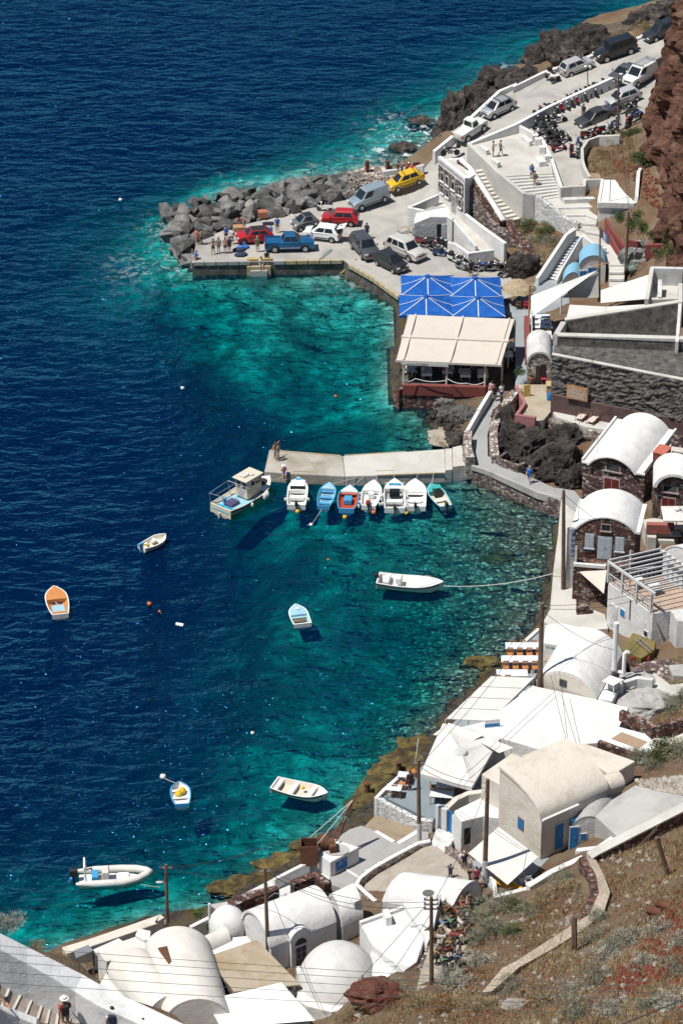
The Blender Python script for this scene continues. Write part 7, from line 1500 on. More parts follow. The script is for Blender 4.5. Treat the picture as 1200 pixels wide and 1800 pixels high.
for i,((x,y),k,cc) in enumerate(row6):
 moto('%s %s, %s in the row behind the blue umbrellas'%(cc,'scooter' if k=='scooter' else 'motorcycle',ORD[i]),q1('z6',x,y,1.42),R(8+rnd.uniform(-14,14)),k,cc)
moto('white scooter standing alone in front of the boulders',q1('z5',305,432,1.42),R(175),'scooter','white');moto('black motorcycle at the low end of the parapet',q1('z2',205,535,4.9),R(190),'moto','black',True )
moto('red scooter with a rider behind the yellow car',q1('z5',965,130,3.2),R(200),'scooter','red')
# ------------------------------------------------------------------ boats
def boat_paint(name,c):return weathered('boat_'+name,c,tuple(x*.8 for x in c),1.5,.5,.75,8.0,0.0,rough=.55)
BW,BB,BO,BR_,BG,BT=boat_paint('white',(.76,.76,.73)),boat_paint('blue',(.06,.30,.55)),boat_paint('orange',(.55,.23,.08)),boat_paint('red',(.42,.07,.04)),boat_paint('grey',(.42,.43,.43)),boat_paint('teal',(.05,.38,.36))
BLB=boat_paint('light_blue',(.30,.52,.62));BY=boat_paint('cream',(.62,.56,.45));BDK=boat_paint('dark',(.06,.06,.065))
def hull_rows(L,B,D,full=.55,sheer=.22,tw=.72,n=16,inset=0.0,floor=None ,bowp=1.0):
 """stations from stern (x=-L/2) to bow; each a U section. returns rows of points"""
 rows=[]
 for i in range(n+1):
  t=i/n;x=-L/2+L*t
  w=(tw+(1-tw)*math.sin(min(1,t/full)*math.pi/2)) if t<full else math.cos(((t-full)/(1-full))**1.6*math.pi/2)**bowp
  w=max(.012,w*B/2-inset);top=D*(.72+sheer*(abs(t-.35)/.65)**2*1.6)
  keel=-.16*(1-max(0,(t-.7)/.3)**2) if floor is None else floor
  if floor is None and t>.85:keel+=(t-.85)/.15*top*.9
  if floor is not None :keel=min(keel,top-.05)
  s=[]
  for k in range(9):
   a=-1+2*k/8;y=a*w;z=keel+(top-keel)*abs(a)**(3.2 if floor is None else 6)
   s.append(Vector((x*(1 if floor is None else .985),y,z)))
  rows.append(s)
 return rows
def boat(label,bow,stern,B=1.6,D=.62,hullm=BW,inm=BW,rim=BW,name='rowing_boat',cat='boat',thw=(),thm=BW,motor=None ,foredeck=None ,full=.55,tw=.72,extra=None ,group=None ,fl=.12,Lscale=1.0,stripe=None ,bowp=1.0,zoff=0.0):
 b,s=G(*bow,.45),G(*stern,.45);c=(b+s)/2;d=b-s;L=math.hypot(d.x,d.y)*Lscale
 t=thing(name,label,cat,(c.x,c.y,zoff),math.atan2(d.y,d.x),group)
 out=hull_rows(L,B,D,full=full,tw=tw,bowp=bowp);inn=hull_rows(L,B,D,full=full,tw=tw,inset=.07,floor=fl,bowp=bowp)
 mb=MB().grid(out);st=out[0];mb.add(st,[tuple(range(len(st)))]);part('hull',mb,hullm,t,world=False ,smooth=True ,sharp=40)
 mi=MB().grid(inn,flip=True );si=inn[0];mi.add(si,[tuple(range(len(si)))]);part('inner_hull',mi,inm,t,world=False ,smooth=True ,sharp=40)
 for sd in (0,8):
  rows=[[o[sd]+Vector((0,(.02 if sd else -.02),.0)),o[sd]+Vector((0,(.02 if sd else -.02),.035)),i_[sd]+Vector((0,0,.035)),i_[sd]+Vector((0,0,-.02))] for o,i_ in zip(out,inn)]
  part('gunwale',MB().grid(rows),rim,t,world=False )
 part('transom',MB().prism([out[0][0]+Vector((-.03,0,.03)),out[0][8]+Vector((-.03,0,.03)),inn[0][8]+Vector((.05,0,.03)),inn[0][0]+Vector((.05,0,.03))],.15),rim,t,world=False )
 if stripe:
  for sd in (0,8):part('stripe',MB().grid([[o[sd]+Vector((0,(.022 if sd else -.022),-.05)),o[sd]+Vector((0,(.012 if sd else -.012),-.15))] for o in out[:-1]]),stripe,t,world=False )
 def wat(x):i=min(15,max(0,int((x/L+.5)*16)));return abs(inn[i][8].y),inn[i][8].z
 for x in thw:w,z=wat(x*L);part('thwart',MB().box((x*L,0,z-.12),(.24,2*w-.02,.04)),thm,t,world=False )
 if foredeck:
  m_,t0=foredeck;i0=int(t0*16);vs=[];rows=[[inn[i][0]+Vector((0,0,.03)),Vector((inn[i][0].x,0,inn[i][0].z+.07)),inn[i][8]+Vector((0,0,.03))] for i in range(i0,17)]
  mbf=MB().grid(rows);r0=rows[0];mbf.add([r0[0],r0[1],r0[2],r0[2]-Vector((0,0,.3)),r0[0]-Vector((0,0,.3))],[(0,1,2,3,4)]);part('foredeck',mbf,m_,t,world=False )
 if motor:
  x=-L/2-.12;z=out[0][8].z;o=part('outboard_motor',MB().box((x,0,z+.22),(.36,.26,.36)).box((x-.02,0,z-.25),(.12,.12,.7)),motor,t,world=False ,bevel=.04);part('tiller',MB().tube([(x+.15,0,z+.2),(x+.65,.08,z+.3)],.02,5),TRIM,o,world=False )
 if extra:extra(t,L,out,inn,wat)
 return t
def z2p(k,a,b):return px(k,*a),px(k,*b)
FEN=plain('white_fender',(.75,.74,.7),.5)
def fenders(t,L,out,idx,sides=(0,8),r_=.13):
 for i in idx:
  for sd in sides:p=out[i][sd];part('fender',MB().ell((p.x,p.y*1.0+(.13 if sd else -.13),p.z-.22),(r_,r_,r_*1.7),8,6),FEN,t,world=False ,smooth=True )
def ex_cuddy(t,L,out,inn,wat):
 w,z=wat(.12*L);part('windscreen',MB().box((.10*L,0,z+.18),(.06,2*w-.3,.36)),GLASSD,t,world=False );part('cuddy',MB().box((.26*L,0,z+.1),(.3*L,2*w-.35,.28)),BW,t,world=False ,bevel=.08);part('cushion',MB().box((.42*L,0,z+.26),(.3,.5,.06)),BB,t,world=False );part('seat',MB().box((-.18*L,0,z-.1),(.4,2*w-.3,.3)),BW,t,world=False ,bevel=.05);fenders(t,L,out,(5,))
def ex_clutter(t,L,out,inn,wat):
 for k in range(4):part('floorboard',MB().box((-.12*L+k*.3,0,.16),(.1,.8,.03)),BB,t,world=False )
def ex_box(m_,m2):
 def f(t,L,out,inn,wat):part('engine_box',MB().box((-.02*L,0,.38),(.9,.7,.42)),m_,t,world=False ,bevel=.03);part('hatch',MB().box((-.02*L,0,.60),(.8,.6,.03)),m2,t,world=False );fenders(t,L,out,(4,7),(0,))
 return f
def ex_fend(t,L,out,inn,wat):fenders(t,L,out,(3,6,9));part('console',MB().box((.0,0,.45),(.5,.5,.5)),BW,t,world=False ,bevel=.05);part('fish_box',MB().box((-.25*L,.15,.3),(.5,.4,.25)),BR_,t,world=False )
def ex_cabin(t,L,out,inn,wat):
 w,z=wat(0);part('console',MB().box((.02*L,0,z+.1),(.5,.9,.7)),GLASSD,t,world=False ,bevel=.05);part('arch',MB().tube([(.1*L,-w,z),(.1*L,-w,z+.9),(.1*L,w,z+.9),(.1*L,w,z)],.03,6),WPAINT,t,world=False );part('canopy_roll',MB().tube([(.3*L,-.5,z+.2),(.3*L,.5,z+.2)],.14,8),BB,t,world=False );part('seat',MB().box((-.22*L,0,z-.1),(.5,2*w-.3,.3)),BW,t,world=False ,bevel=.05);fenders(t,L,out,(4,8))
def ex_teal(t,L,out,inn,wat):w,z=wat(.15*L);part('wheelhouse',MB().box((.12*L,0,z+.25),(.5,.6,.7)),boat_paint('charcoal',(.07,.08,.08)),t,world=False );part('wheelhouse_roof',MB().box((.12*L,0,z+.63),(.6,.7,.06)),BT,t,world=False )
moor='boats moored stern out along the jetty'
boat('white cuddy boat with dark windscreen, leftmost of the moored row',*z2p('r3',(268,268),(255,412)),1.75,.75,BW,BW,BW,'motor_boat',motor=TRIM,foredeck=(BW,.6),extra=ex_cuddy,group=moor,tw=.9,stripe=BB)
boat('light blue open rowing boat in the moored row',*z2p('r3',(440,287),(405,412)),1.5,.6,BLB,BLB,BB,thw=(-.3,-.05,.2),thm=BB,extra=ex_clutter,group=moor,foredeck=(BLB,.8))
boat('blue boat with red inside and a blue hatch in the moored row',*z2p('r3',(553,308),(532,432)),1.85,.7,BB,BR_,BB,'fishing_boat',thw=(.22,),thm=BR_,extra=ex_box(BB,BB),group=moor,foredeck=(BW,.78),full=.5)
boat('white boat with round fenders and orange buoy in the moored row',*z2p('r3',(686,280),(655,415)),1.7,.7,BW,BW,BW,'motor_boat',motor=TRIM,extra=ex_fend,group=moor,foredeck=(BW,.68),full=.5)
boat('white boat with console arch and blue canvas in the moored row',*z2p('r3',(800,275),(800,430)),1.85,.75,BW,BG,BW,'motor_boat',motor=BDK,extra=ex_cabin,group=moor,tw=.95,foredeck=(BW,.7),stripe=BB)
boat('wide plain white boat with outboard, second from the right in the row',*z2p('r3',(912,275),(915,420)),1.9,.72,BW,BW,BW,'motor_boat',thw=(-.2,.05),motor=TRIM,group=moor,tw=.92,foredeck=(BW,.62))
boat('small blue boat with teal roofed wheelhouse, rightmost of the row',*z2p('r3',(1000,295),(1085,412)),1.5,.62,BB,BY,BLB,'fishing_boat',thw=(-.15,),motor=TRIM,extra=ex_teal,group=moor,foredeck=(BT,.72))
def ex_white(t,L,out,inn,wat):w,z=wat(0);part('bag',MB().box((.1,.1,z-.05),(.5,.35,.2)),BW,t,world=False ,bevel=.05);part('yellow_float',MB().ell((-.25*L,0,z-.05),(.16,.16,.14),8,6),boat_paint('yellow',(.62,.42,.03)),t,world=False ,smooth=True )
boat('small white rowing boat with blue outboard in open water',*z2p('s8',(555,52),(455,100)),1.35,.6,BW,BY,BW,thw=(.15,-.2),thm=BW,motor=BB,extra=ex_white)
def ex_or(t,L,out,inn,wat):part('floor_panel',MB().box((-.15*L,0,.2),(1.0,1.05,.04)),BLB,t,world=False );part('dark_well',MB().box((.12*L,0,.18),(.7,.9,.05)),boat_paint('navy',(.02,.05,.16)),t,world=False );part('rope',MB().tube([(.2*L,.05,.5),(.05*L,.1,.25),(-.05*L,-.1,.25)],.03,5).tube([(.2*L,-.08,.5),(.08*L,-.05,.25)],.03,5),CANVAS,t,world=False )
boat('white boat with orange decks and blue floor, farthest left',*z2p('s8',(85,275),(112,388)),1.85,.68,BW,BO,BW,'fishing_boat',thw=(-.36,),thm=BO,foredeck=(BO,.62),extra=ex_or)
def ex_lb(t,L,out,inn,wat):part('dirty_floor',MB().box((-.08*L,0,.24),(1.0,1.05,.04)),weathered('muddy_boards',(.16,.13,.08),(.10,.08,.05),2.0),t,world=False );p=out[14][4];part('white_pad',MB().lathe((.26*L,0,.62),[(.0,0),(.18,0),(.18,.02),(.01,.03)],14),WPAINT,t,world=False )
boat('pale blue boat with brown floor boards in the middle of the bay',*z2p('s8',(1102,348),(1132,425)),1.55,.6,BLB,BLB,BW,thw=(-.05,),thm=BLB,foredeck=(BLB,.55),extra=ex_lb,tw=.95,full=.5)
def ex_cons(t,L,out,inn,wat):w,z=wat(0);part('console',MB().box((-.18*L,0,z+.1),(.5,.8,.6)),BW,t,world=False ,bevel=.08);part('rear_seat',MB().box((-.36*L,0,z-.05),(.45,1.3,.4)),BW,t,world=False ,bevel=.06);part('bow_rail',MB().tube([(.12*L,-w,z+.05),(.25*L,-w*.9,z+.25),(.44*L,0,z+.3),(.25*L,w*.9,z+.25),(.12*L,w,z+.05)],.02,5),METAL,t,world=False )
boat('white motorboat with black outboard anchored in the inner bay',*z2p('p',(779,1031),(664,1020)),1.95,.85,BW,BW,BW,'motor_boat',motor=BLACK,foredeck=(BW,.6),extra=ex_cons,tw=.92,stripe=BDK,full=.5)
boat('small blue rimmed boat carrying yellow bags',*z2p('s7',(513,92),(525,186)),1.5,.6,BW,BW,BB,thw=(-.1,.2),thm=BW,extra=lambda t,L,o,i,w:[part('yellow_bag',MB().ell((.05+k*.4,.15-.3*k,.45),(.32,.28,.22),8,6),boat_paint('yellow',(0,0,0)),t,world=False ,smooth=True ) for k in range(2)])
def ex_ivory(t,L,out,inn,wat):
 for x in (-.42,-.14,.2):w,z=wat(x*L);part('bench',MB().box((x*L,0,z-.14),(.36,2*w-.1,.22)),BW,t,world=False ,bevel=.03)
 part('yellow_float',MB().ell((.02*L,.2,.55),(.15,.15,.13),8,6),boat_paint('yellow',(0,0,0)),t,world=False ,smooth=True )
boat('ivory dinghy with bench seats near the winch',*z2p('s7',(1165,150),(930,95)),1.85,.72,BW,BY,BW,'dinghy',extra=ex_ivory,tw=.85,foredeck=(BW,.84),full=.5,stripe=BDK)
# inflatable boat
b,s=G(*px('s7',385,495),.4),G(*px('s7',60,510),.4);c=(b+s)/2;d=b-s;L=math.hypot(d.x,d.y);t=thing('inflatable_boat','pale grey inflatable boat with black outboard and white arch','boat',(c.x,c.y,0),math.atan2(d.y,d.x))
RIB=boat_paint('hypalon',(.62,.61,.57));pts=[(-L/2,-.78,.45),(-L*.25,-.85,.45),(L*.12,-.84,.48),(L*.32,-.62,.56),(L*.45,-.25,.66),(L/2,0,.70),(L*.45,.25,.66),(L*.32,.62,.56),(L*.12,.84,.48),(-L*.25,.85,.45),(-L/2,.78,.45)]
part('tube',MB().tube(pts,[.12,.27,.27,.27,.26,.25,.26,.27,.27,.27,.12],12),RIB,t,world=False ,smooth=True )
part('hull',MB().prism([(-L*.46,-.7,.22),(L*.15,-.7,.24),(L*.42,-.15,.3),(L*.42,.15,.3),(L*.15,.7,.24),(-L*.46,.7,.22)],-.2),BW,t,world=False ,bevel=.05);part('console',MB().box((-.10*L,0,.62),(.5,.65,.8)),RIB,t,world=False ,bevel=.06);part('seat',MB().box((-.24*L,0,.5),(.5,.9,.55)),BB,t,world=False ,bevel=.06)
part('bow_cushion',MB().box((.14*L,0,.38),(.8,.9,.12)),BW,t,world=False ,bevel=.04);part('arch',MB().tube([(-.36*L,-.7,.5),(-.38*L,-.6,1.7),(-.38*L,.6,1.7),(-.36*L,.7,.5)],.07,8),BW,t,world=False );part('outboard_motor',MB().box((-L*.53,0,.95),(.6,.42,.55)).box((-L*.53,0,.35),(.2,.2,.9)),BLACK,t,world=False ,bevel=.08);part('windscreen',MB().box((-.05*L,0,1.15),(.05,.6,.35)),GLASSD,t,world=False )
part('stripe',MB().tube([(x,y-.272 if y<0 else y+.272,z) for x,y,z in pts[1:3]],.02,5).tube([(x,y+.272,z) for x,y,z in pts[8:10]],.02,5),BB,t,world=False )
# fishing boat with cabin
b,s=G(*px('s6',985,250),.9),G(*px('s6',240,690),.6);c=(b+s)/2;d=b-s
def ex_fish(t,L,out,inn,wat):
 z=.75;dk=rows=[[inn[i][0]*1+Vector((0,0,-.25)),inn[i][8]+Vector((0,0,-.25))] for i in range(0,16)];part('deck',MB().grid(rows),BLB,t,world=False )
 part('wheelhouse',MB().box((.06*L,0,z+.85),(1.9,1.35,1.75)),BY,t,world=False ,bevel=.04);part('wheelhouse_roof',MB().box((.05*L,0,z+1.78),(2.3,1.6,.09)),BY,t,world=False ,bevel=.03)
 part('roof_clutter',MB().box((.0,.1,z+1.9),(.8,.6,.14)).box((.5,-.3,z+1.88),(.4,.3,.1)),PALE,t,world=False ,bevel=.04)
 for x,sy in ((-.2,-1),(.35,-1),(.75,-1),(-.2,1),(.35,1),(.75,1)):part('window',MB().box((.06*L+x,sy*.68,z+1.3),(.36,.03,.45)),GLASSD,t,world=False )
 for y in (-.35,.3):part('window',MB().box((.06*L-.955,y,z+1.25),(.03,.4,.5)),GLASSD,t,world=False )
 part('door',MB().box((.06*L-.96,0,z+.5),(.03,.5,.9)),BG,t,world=False )
 part('stern_platform',MB().box((-.44*L,0,.62),(.9,1.9,.06)),boat_paint('cyan',(.03,.42,.58)),t,world=False );part('engine_hatch',MB().box((-.28*L,0,.72),(1.1,.9,.3)),boat_paint('purple',(.08,.07,.16)),t,world=False ,bevel=.04)
 part('frame',MB().tube([(-.48*L,1.2,.7),(-.5*L,1.25,1.9),(-.12*L,1.3,2.0),(-.1*L,-1.1,2.0),(-.46*L,-1.1,1.9),(-.5*L,1.25,1.9)],.03,6).tube([(-.46*L,-1.1,1.9),(-.46*L,-1.0,.7)],.03,6).tube([(-.12*L,1.3,2.0),(-.12*L,1.1,.8)],.03,6).tube([(-.5*L,.6,1.9),(-.1*L,.5,2.0)],.025,6),METAL,t,world=False )
 part('net_heap',MB().ell((.33*L,0,1.0),(.6,.55,.35),10,6),DKW,t,world=False );part('bow_deck',MB().grid([[inn[i][0]+Vector((0,0,.0)),inn[i][8]+Vector((0,0,0))] for i in range(11,17)]),BW,t,world=False );part('bow_roller',MB().tube([(.47*L,-.2,1.1),(.47*L,-.2,1.6)],.04,6).tube([(.47*L,.2,1.1),(.47*L,.2,1.6)],.04,6),METAL,t,world=False );part('bucket',MB().lathe((-.3*L,.7,.65),[(.16,0),(.22,.4)],10),BB,t,world=False )
 fenders(t,L,out,(10,11),(0,),.2);fenders(t,L,out,(6,),(0,),.14);part('rudder',MB().box((-.52*L,0,.0),(.3,.08,.9)),BW,t,world=False );part('lamp',MB().lathe((.35,0,z+1.82),[(.08,0),(.1,.2),(.03,.25)],8),FEN,t,world=False )
bt=boat('cream fishing boat with tall wheelhouse tied to the jetty end',*z2p('s6',(985,250),(240,690)),2.7,1.15,BY,BY,BY,'fishing_boat',extra=ex_fish,tw=.85,fl=.5,full=.5,stripe=BDK)
# buoys and floats
def buoy(label,x,y,r_,m_,k='p',name='mooring_buoy'):
 c=G(*px(k,x,y),.05);t=thing(name,label,'buoy',c,0,'buoys and floats');part('float',MB().ell((0,0,r_*.3),(r_,r_,r_),12,8),m_,t,world=False ,smooth=True );part('eye',MB().lathe((0,0,r_*1.25),[(.05,0),(.05,.1),(.01,.12)],6),TRIM,t,world=False )
YB,OB,WB_=plain('yellow_buoy',(.7,.4,.02),.45),plain('orange_buoy',(.6,.14,.04),.45),plain('white_buoy',(.75,.74,.72),.45)
for lb,k,x,y,r_,m_ in (('yellow buoy behind the leftmost moored boat','r3',262,442,.2,YB),('yellow buoy behind the red and blue boat','r3',524,473,.2,YB),('orange buoy behind the fendered white boat','r3',684,447,.2,OB),('yellow buoy behind the wide white boat','r3',865,450,.18,YB),('white float on the rope of the light blue boat','r3',337,515,.17,WB_),('orange buoy at the rightmost moored boat','r3',1092,432,.16,OB),
('lone white float in the dark water above the jetty','p',321,683,.18,WB_),('small orange float near the restaurant','p',590,697,.15,OB),('orange float pair, left one','s8',487,342,.2,OB),('orange float pair, right one','s8',530,373,.13,OB),('white mooring buoy beside the boat with yellow bags','s7',442,66,.24,WB_),('small white float in mid bay','p',444,1289,.15,WB_),('blue float at the stern of the inflatable','s7',42,516,.2,plain('blue_buoy',(.02,.15,.5),.4)),('white float at the pale blue boat','s8',1104,435,.14,WB_),('tiny white float above the breakwater','p',212,352,.2,WB_),('orange speck float in front of the moored boats','p',577,984,.12,OB)):buoy(lb,x,y,r_,m_,k)
c=G(*px('s8',615,431),0);tag(put('drifting_canister',bpy.data.meshes.new('drifting_canister'),c),'white canister float drifting in open water','float');o=bpy.data.objects['drifting_canister'];m_=MB().tube([(-.3,.1,.08),(.3,-.1,.08)],.15,10);o.data.from_pydata(m_.v,[],m_.f);o.data.materials.append(WB_)
# mooring ropes
def rope(label,A,B,r_=.025,sag=.3,m_=None ,cat='rope',n=12,name='mooring_rope',group=None ):
 return single(name,MB().tube([ease(A,B,i/n)-Vector((0,0,sag*4*(i/n)*(1-i/n))) for i in range(n+1)],r_,5),m_ or BEIGE,label,cat,group)
for i,(a,b) in enumerate((((250,232),(270,268)),((640,232),(446,287)),((640,235),(556,305)),((705,235),(688,280)),((795,232),(800,275)),((930,228),(912,275)),((1015,228),(1003,295)))):
 rope('mooring rope from jetty to the %s boat of the row'%('first','second','third','fourth','fifth','sixth','seventh')[i],q1('r3',*a,JH+.05),q1('r3',*b,.62),.02,.08,group='mooring ropes')
rope('rope from the fishing boat to the jetty end',q1('s6',1010,205,1.1),q1('r3',200,232,JH),.03,.15);rope('rope from the light blue boat to its white float',q1('r3',405,410,.3),q1('r3',337,515,.1),.02,.05);rope('long white rope from the white motorboat to the shore path',G(779,1030,.8),G(985,1004,2.6),.03,.5,CANVAS)
rope('rope from the inflatable boat towards the pole',q1('s7',345,535,.5),q1('s7',430,548,.1),.02,.05);rope('rope from the buoy to the boat with yellow bags',q1('s7',448,70,.2),q1('s7',505,92,.5),.02,.05)
# ------------------------------------------------------------------ people and donkeys
def skin_mesh(name,nodes_,edges,sub=1):
 """nodes_: list of (position, radius or (rx, ry)); grown with Skin + Subdivision into one continuous surface"""
 me=bpy.data.meshes.new(name);me.from_pydata([n[0] for n in nodes_],edges,[])
 o=bpy.data.objects.new(name,me);col.objects.link(o)
 o.modifiers.new('skin','SKIN');sv=me.skin_vertices[0].data
 for i,n in enumerate(nodes_):
  sv[i].radius=n[1] if isinstance(n[1],tuple) else (n[1],n[1]);sv[i].use_root=(i==0)
 ss=o.modifiers.new('sub','SUBSURF');ss.levels=sub;ss.render_levels=sub
 bpy.context.view_layer.update()
 m2=bpy.data.meshes.new_from_object(o.evaluated_get(bpy.context.evaluated_depsgraph_get()));m2.name=name
 bpy.data.objects.remove(o);bpy.data.meshes.remove(me);m2.polygons.foreach_set('use_smooth',[ True ]*len(m2.polygons));return m2
def pose_joints(pose):
 J=dict(pel=(0,0,.95),spi=(0,0,1.13),che=(.01,0,1.33),nek=(.01,0,1.48),hed=(.03,0,1.60),top=(.03,0,1.72))
 for s,k in ((-1,'r'),(1,'l')):
  J['sho'+k]=(0,s*.17,1.41);J['elb'+k]=(-.02,s*.24,1.14);J['wri'+k]=(.06,s*.25,.90);J['han'+k]=(.08,s*.24,.80)
  J['hip'+k]=(0,s*.09,.90);J['kne'+k]=(.02,s*.10,.50);J['ank'+k]=(-.02,s*.10,.09);J['toe'+k]=(.15,s*.12,.045)
 if pose=='walk':
  J.update(knel=(.20,.09,.53),ankl=(.22,.09,.12),toel=(.38,.10,.07),kner=(-.06,-.10,.50),ankr=(-.32,-.10,.14),toer=(-.20,-.11,.045),elbl=(-.14,.23,1.15),wril=(-.08,.24,.93),hanl=(-.03,.23,.84),elbr=(.10,-.23,1.14),wrir=(.28,-.2,.98),hanr=(.35,-.18,.93))
 if pose=='hips':
  J.update(elbl=(-.08,.36,1.18),wril=(.03,.2,1.0),hanl=(.06,.15,.97),elbr=(-.08,-.36,1.18),wrir=(.03,-.2,1.0),hanr=(.06,-.15,.97),toel=(.13,.18,.045),toer=(.13,-.18,.045),ankl=(-.02,.15,.09),ankr=(-.02,-.15,.09))
 if pose=='phone':
  J.update(elbl=(.06,.24,1.16),wril=(.28,.12,1.28),hanl=(.34,.08,1.33),elbr=(.06,-.24,1.16),wrir=(.28,-.12,1.26),hanr=(.34,-.08,1.31))
 if pose=='wave':
  J.update(elbl=(.02,.40,1.38),wril=(.03,.62,1.46),hanl=(.04,.71,1.5),elbr=(.02,-.36,1.30),wrir=(.05,-.55,1.25),hanr=(.06,-.64,1.24))
 if pose=='bend':
  J.update(spi=(.08,0,1.1),che=(.28,0,1.22),nek=(.40,0,1.30),hed=(.50,0,1.37),top=(.60,0,1.44),shol=(.32,.17,1.26),shor=(.32,-.17,1.26),elbl=(.45,.2,1.05),elbr=(.45,-.2,1.05),wril=(.58,.18,.92),wrir=(.58,-.18,.92),hanl=(.62,.17,.84),hanr=(.62,-.17,.84))
 if pose=='sit':
  d=-.84
  for k in ('pel','spi','che','nek','hed','top','shol','shor'):x,y,z=J[k];J[k]=(x-(.02 if z<1.2 else -.04),y,z+d)
  J.update(hipl=(.02,.1,.09),hipr=(.02,-.1,.09),knel=(.44,.13,.14),kner=(.44,-.13,.14),ankl=(.50,.12,-.30),ankr=(.50,-.12,-.30),toel=(.64,.13,-.35),toer=(.64,-.13,-.35),elbl=(.10,.25,.34),elbr=(.10,-.25,.34),wril=(.32,.18,.24),wrir=(.32,-.18,.24),hanl=(.40,.15,.22),hanr=(.40,-.15,.22))
 return J
_pm={}
RAD=dict(pel=(.13,.16),spi=(.11,.14),che=(.115,.165),nek=.055,hed=(.10,.085),top=(.075,.07),sho=.07,elb=.045,wri=.033,han=(.045,.03),hip=.095,kne=.06,ank=.042,toe=(.035,.045))
def rad(k,add=0.0,mulk=1.0):
 r_=RAD[k[:3]];return (r_[0]*mulk+add,r_[1]*mulk+add) if isinstance(r_,tuple) else (r_*mulk+add,r_*mulk+add)
def lerp3(a,b,t):return tuple(a[i]+(b[i]-a[i])*t for i in range(3))
def pose_meshes(pose):
 if pose in _pm:return _pm[pose]
 J=pose_joints(pose);N=['pel','spi','che','nek','hed','top'];E=[(0,1),(1,2),(2,3),(3,4),(4,5)]
 for k in 'lr':
  b=len(N);N+=['sho'+k,'elb'+k,'wri'+k,'han'+k,'hip'+k,'kne'+k,'ank'+k,'toe'+k];E+=[(2,b),(b,b+1),(b+1,b+2),(b+2,b+3),(0,b+4),(b+4,b+5),(b+5,b+6),(b+6,b+7)]
 nd=[(J[n],rad(n)) for n in N]
 for k in 'lr':  # a thumb on each hand and a nose
  i=N.index('han'+k);h_=J['han'+k];nd.append(((h_[0]+.045,h_[1]-(.03 if k=='l' else -.03),h_[2]+.02),.014));E.append((i,len(nd)-1))
 body=skin_mesh('body',nd,E)
 ad=.022
 sh=[(J['spi'],rad('spi',ad)),(lerp3(J['spi'],J['pel'],.75),rad('pel',ad*.8)),(J['che'],rad('che',ad)),(lerp3(J['che'],J['nek'],.7),(.085,.10))];se=[(0,1),(0,2),(2,3)]
 for k in 'lr':b=len(sh);sh+=[(J['sho'+k],rad('sho',ad)),(lerp3(J['sho'+k],J['elb'+k],.75),(.07,.07))];se+=[(2,b),(b,b+1)]
 shirt=skin_mesh('shirt',sh,se)
 so=[(J['pel'],rad('pel',ad)),(lerp3(J['pel'],J['spi'],.45),rad('spi',ad))];oe=[(0,1)];tr=list(so);te=[(0,1)]
 for k in 'lr':
  b=len(so);so+=[(J['hip'+k],rad('hip',ad)),(lerp3(J['hip'+k],J['kne'+k],.75),(.095,.095))];oe+=[(0,b),(b,b+1)]
  b=len(tr);tr+=[(J['hip'+k],rad('hip',ad)),(J['kne'+k],(.085,.085)),(lerp3(J['kne'+k],J['ank'+k],.9),(.07,.07))];te+=[(0,b),(b,b+1),(b+1,b+2)]
 _pm[pose]=(J,body,shirt,skin_mesh('shorts',so,oe),skin_mesh('trousers',tr,te));return _pm[pose]
def pcol(name,c,r_=.8):return plain('cloth_'+name,c,r_,var=.15,scale=6)
SKIN1,SKIN2,SKIN3=plain('tanned_skin',(.36,.19,.12),.6,var=.08),plain('fair_skin',(.52,.33,.24),.6,var=.08),plain('brown_skin',(.22,.12,.08),.6,var=.08)
CL=dict(navy=pcol('navy',(.02,.03,.07)),black=pcol('black',(.018,.018,.02)),white=pcol('white',(.72,.72,.70)),grey=pcol('grey',(.22,.23,.23)),blue=pcol('blue',(.03,.13,.42)),red=pcol('red',(.42,.03,.03)),maroon=pcol('maroon',(.20,.02,.04)),green=pcol('green',(.03,.16,.12)),olive=pcol('olive',(.13,.14,.08)),orange=pcol('orange',(.6,.14,.05)),khaki=pcol('khaki',(.28,.22,.15)),pink=pcol('pink',(.5,.25,.26)),lblue=pcol('light_blue',(.25,.40,.60)))
HAIRC=dict(dark=pcol('dark_hair',(.025,.018,.014),.6),blond=pcol('blond_hair',(.32,.22,.11),.6),grey=pcol('grey_hair',(.35,.33,.3),.6))
def clone_part(name,me,mat,parent):
 o=bpy.data.objects.new(name,me);col.objects.link(o);o.parent=parent
 if not me.materials:me.materials.append(mat)
 o.material_slots[0].link='OBJECT';o.material_slots[0].material=mat;return o
def person(label,loc,face,pose='stand',top=None ,bottom='navy',skin=SKIN2,hair='dark',hat=None ,pack=None ,k=1.0,trousers=False ,group=None ):
 J,body,shirt,shorts,trs=pose_meshes(pose);t=thing('person',label,'person',loc,R(face),group);t.scale=(k,k,k)
 clone_part('body',body,skin,t)
 if top:clone_part('shirt',shirt,CL[top],t)
 if bottom:clone_part('trousers' if trousers else 'shorts',trs if trousers else shorts,CL[bottom],t)
 h_,tp=Vector(J['hed']),Vector(J['top']);ax=(tp-h_).normalized()
 key='hair_'+pose
 if key not in _pm:_pm[key]=part('hair',MB().ell(h_+ax*.055+Vector((-.025,0,0)),(.115,.10,.095),12,8),HAIRC['dark'],t,world=False ,smooth=True );o=_pm[key];o.material_slots[0].link='OBJECT';o.material_slots[0].material=HAIRC[hair]
 else :clone_part('hair',_pm[key].data,HAIRC[hair],t)
 if hat:part('hat',MB().lathe(h_+ax*.07,[(.19,0),(.19,.015),(.12,.02),(.11,.10),(.04,.13)],14),CL[hat],t,world=False ,smooth=True )
 if pack:c=Vector(J['che']);part('backpack',MB().box(c+Vector((-.20,0,-.08)),(.2,.32,.48)),CL[pack],t,world=False ,bevel=.06)
 return t
PQ='bathers and people on the quay'
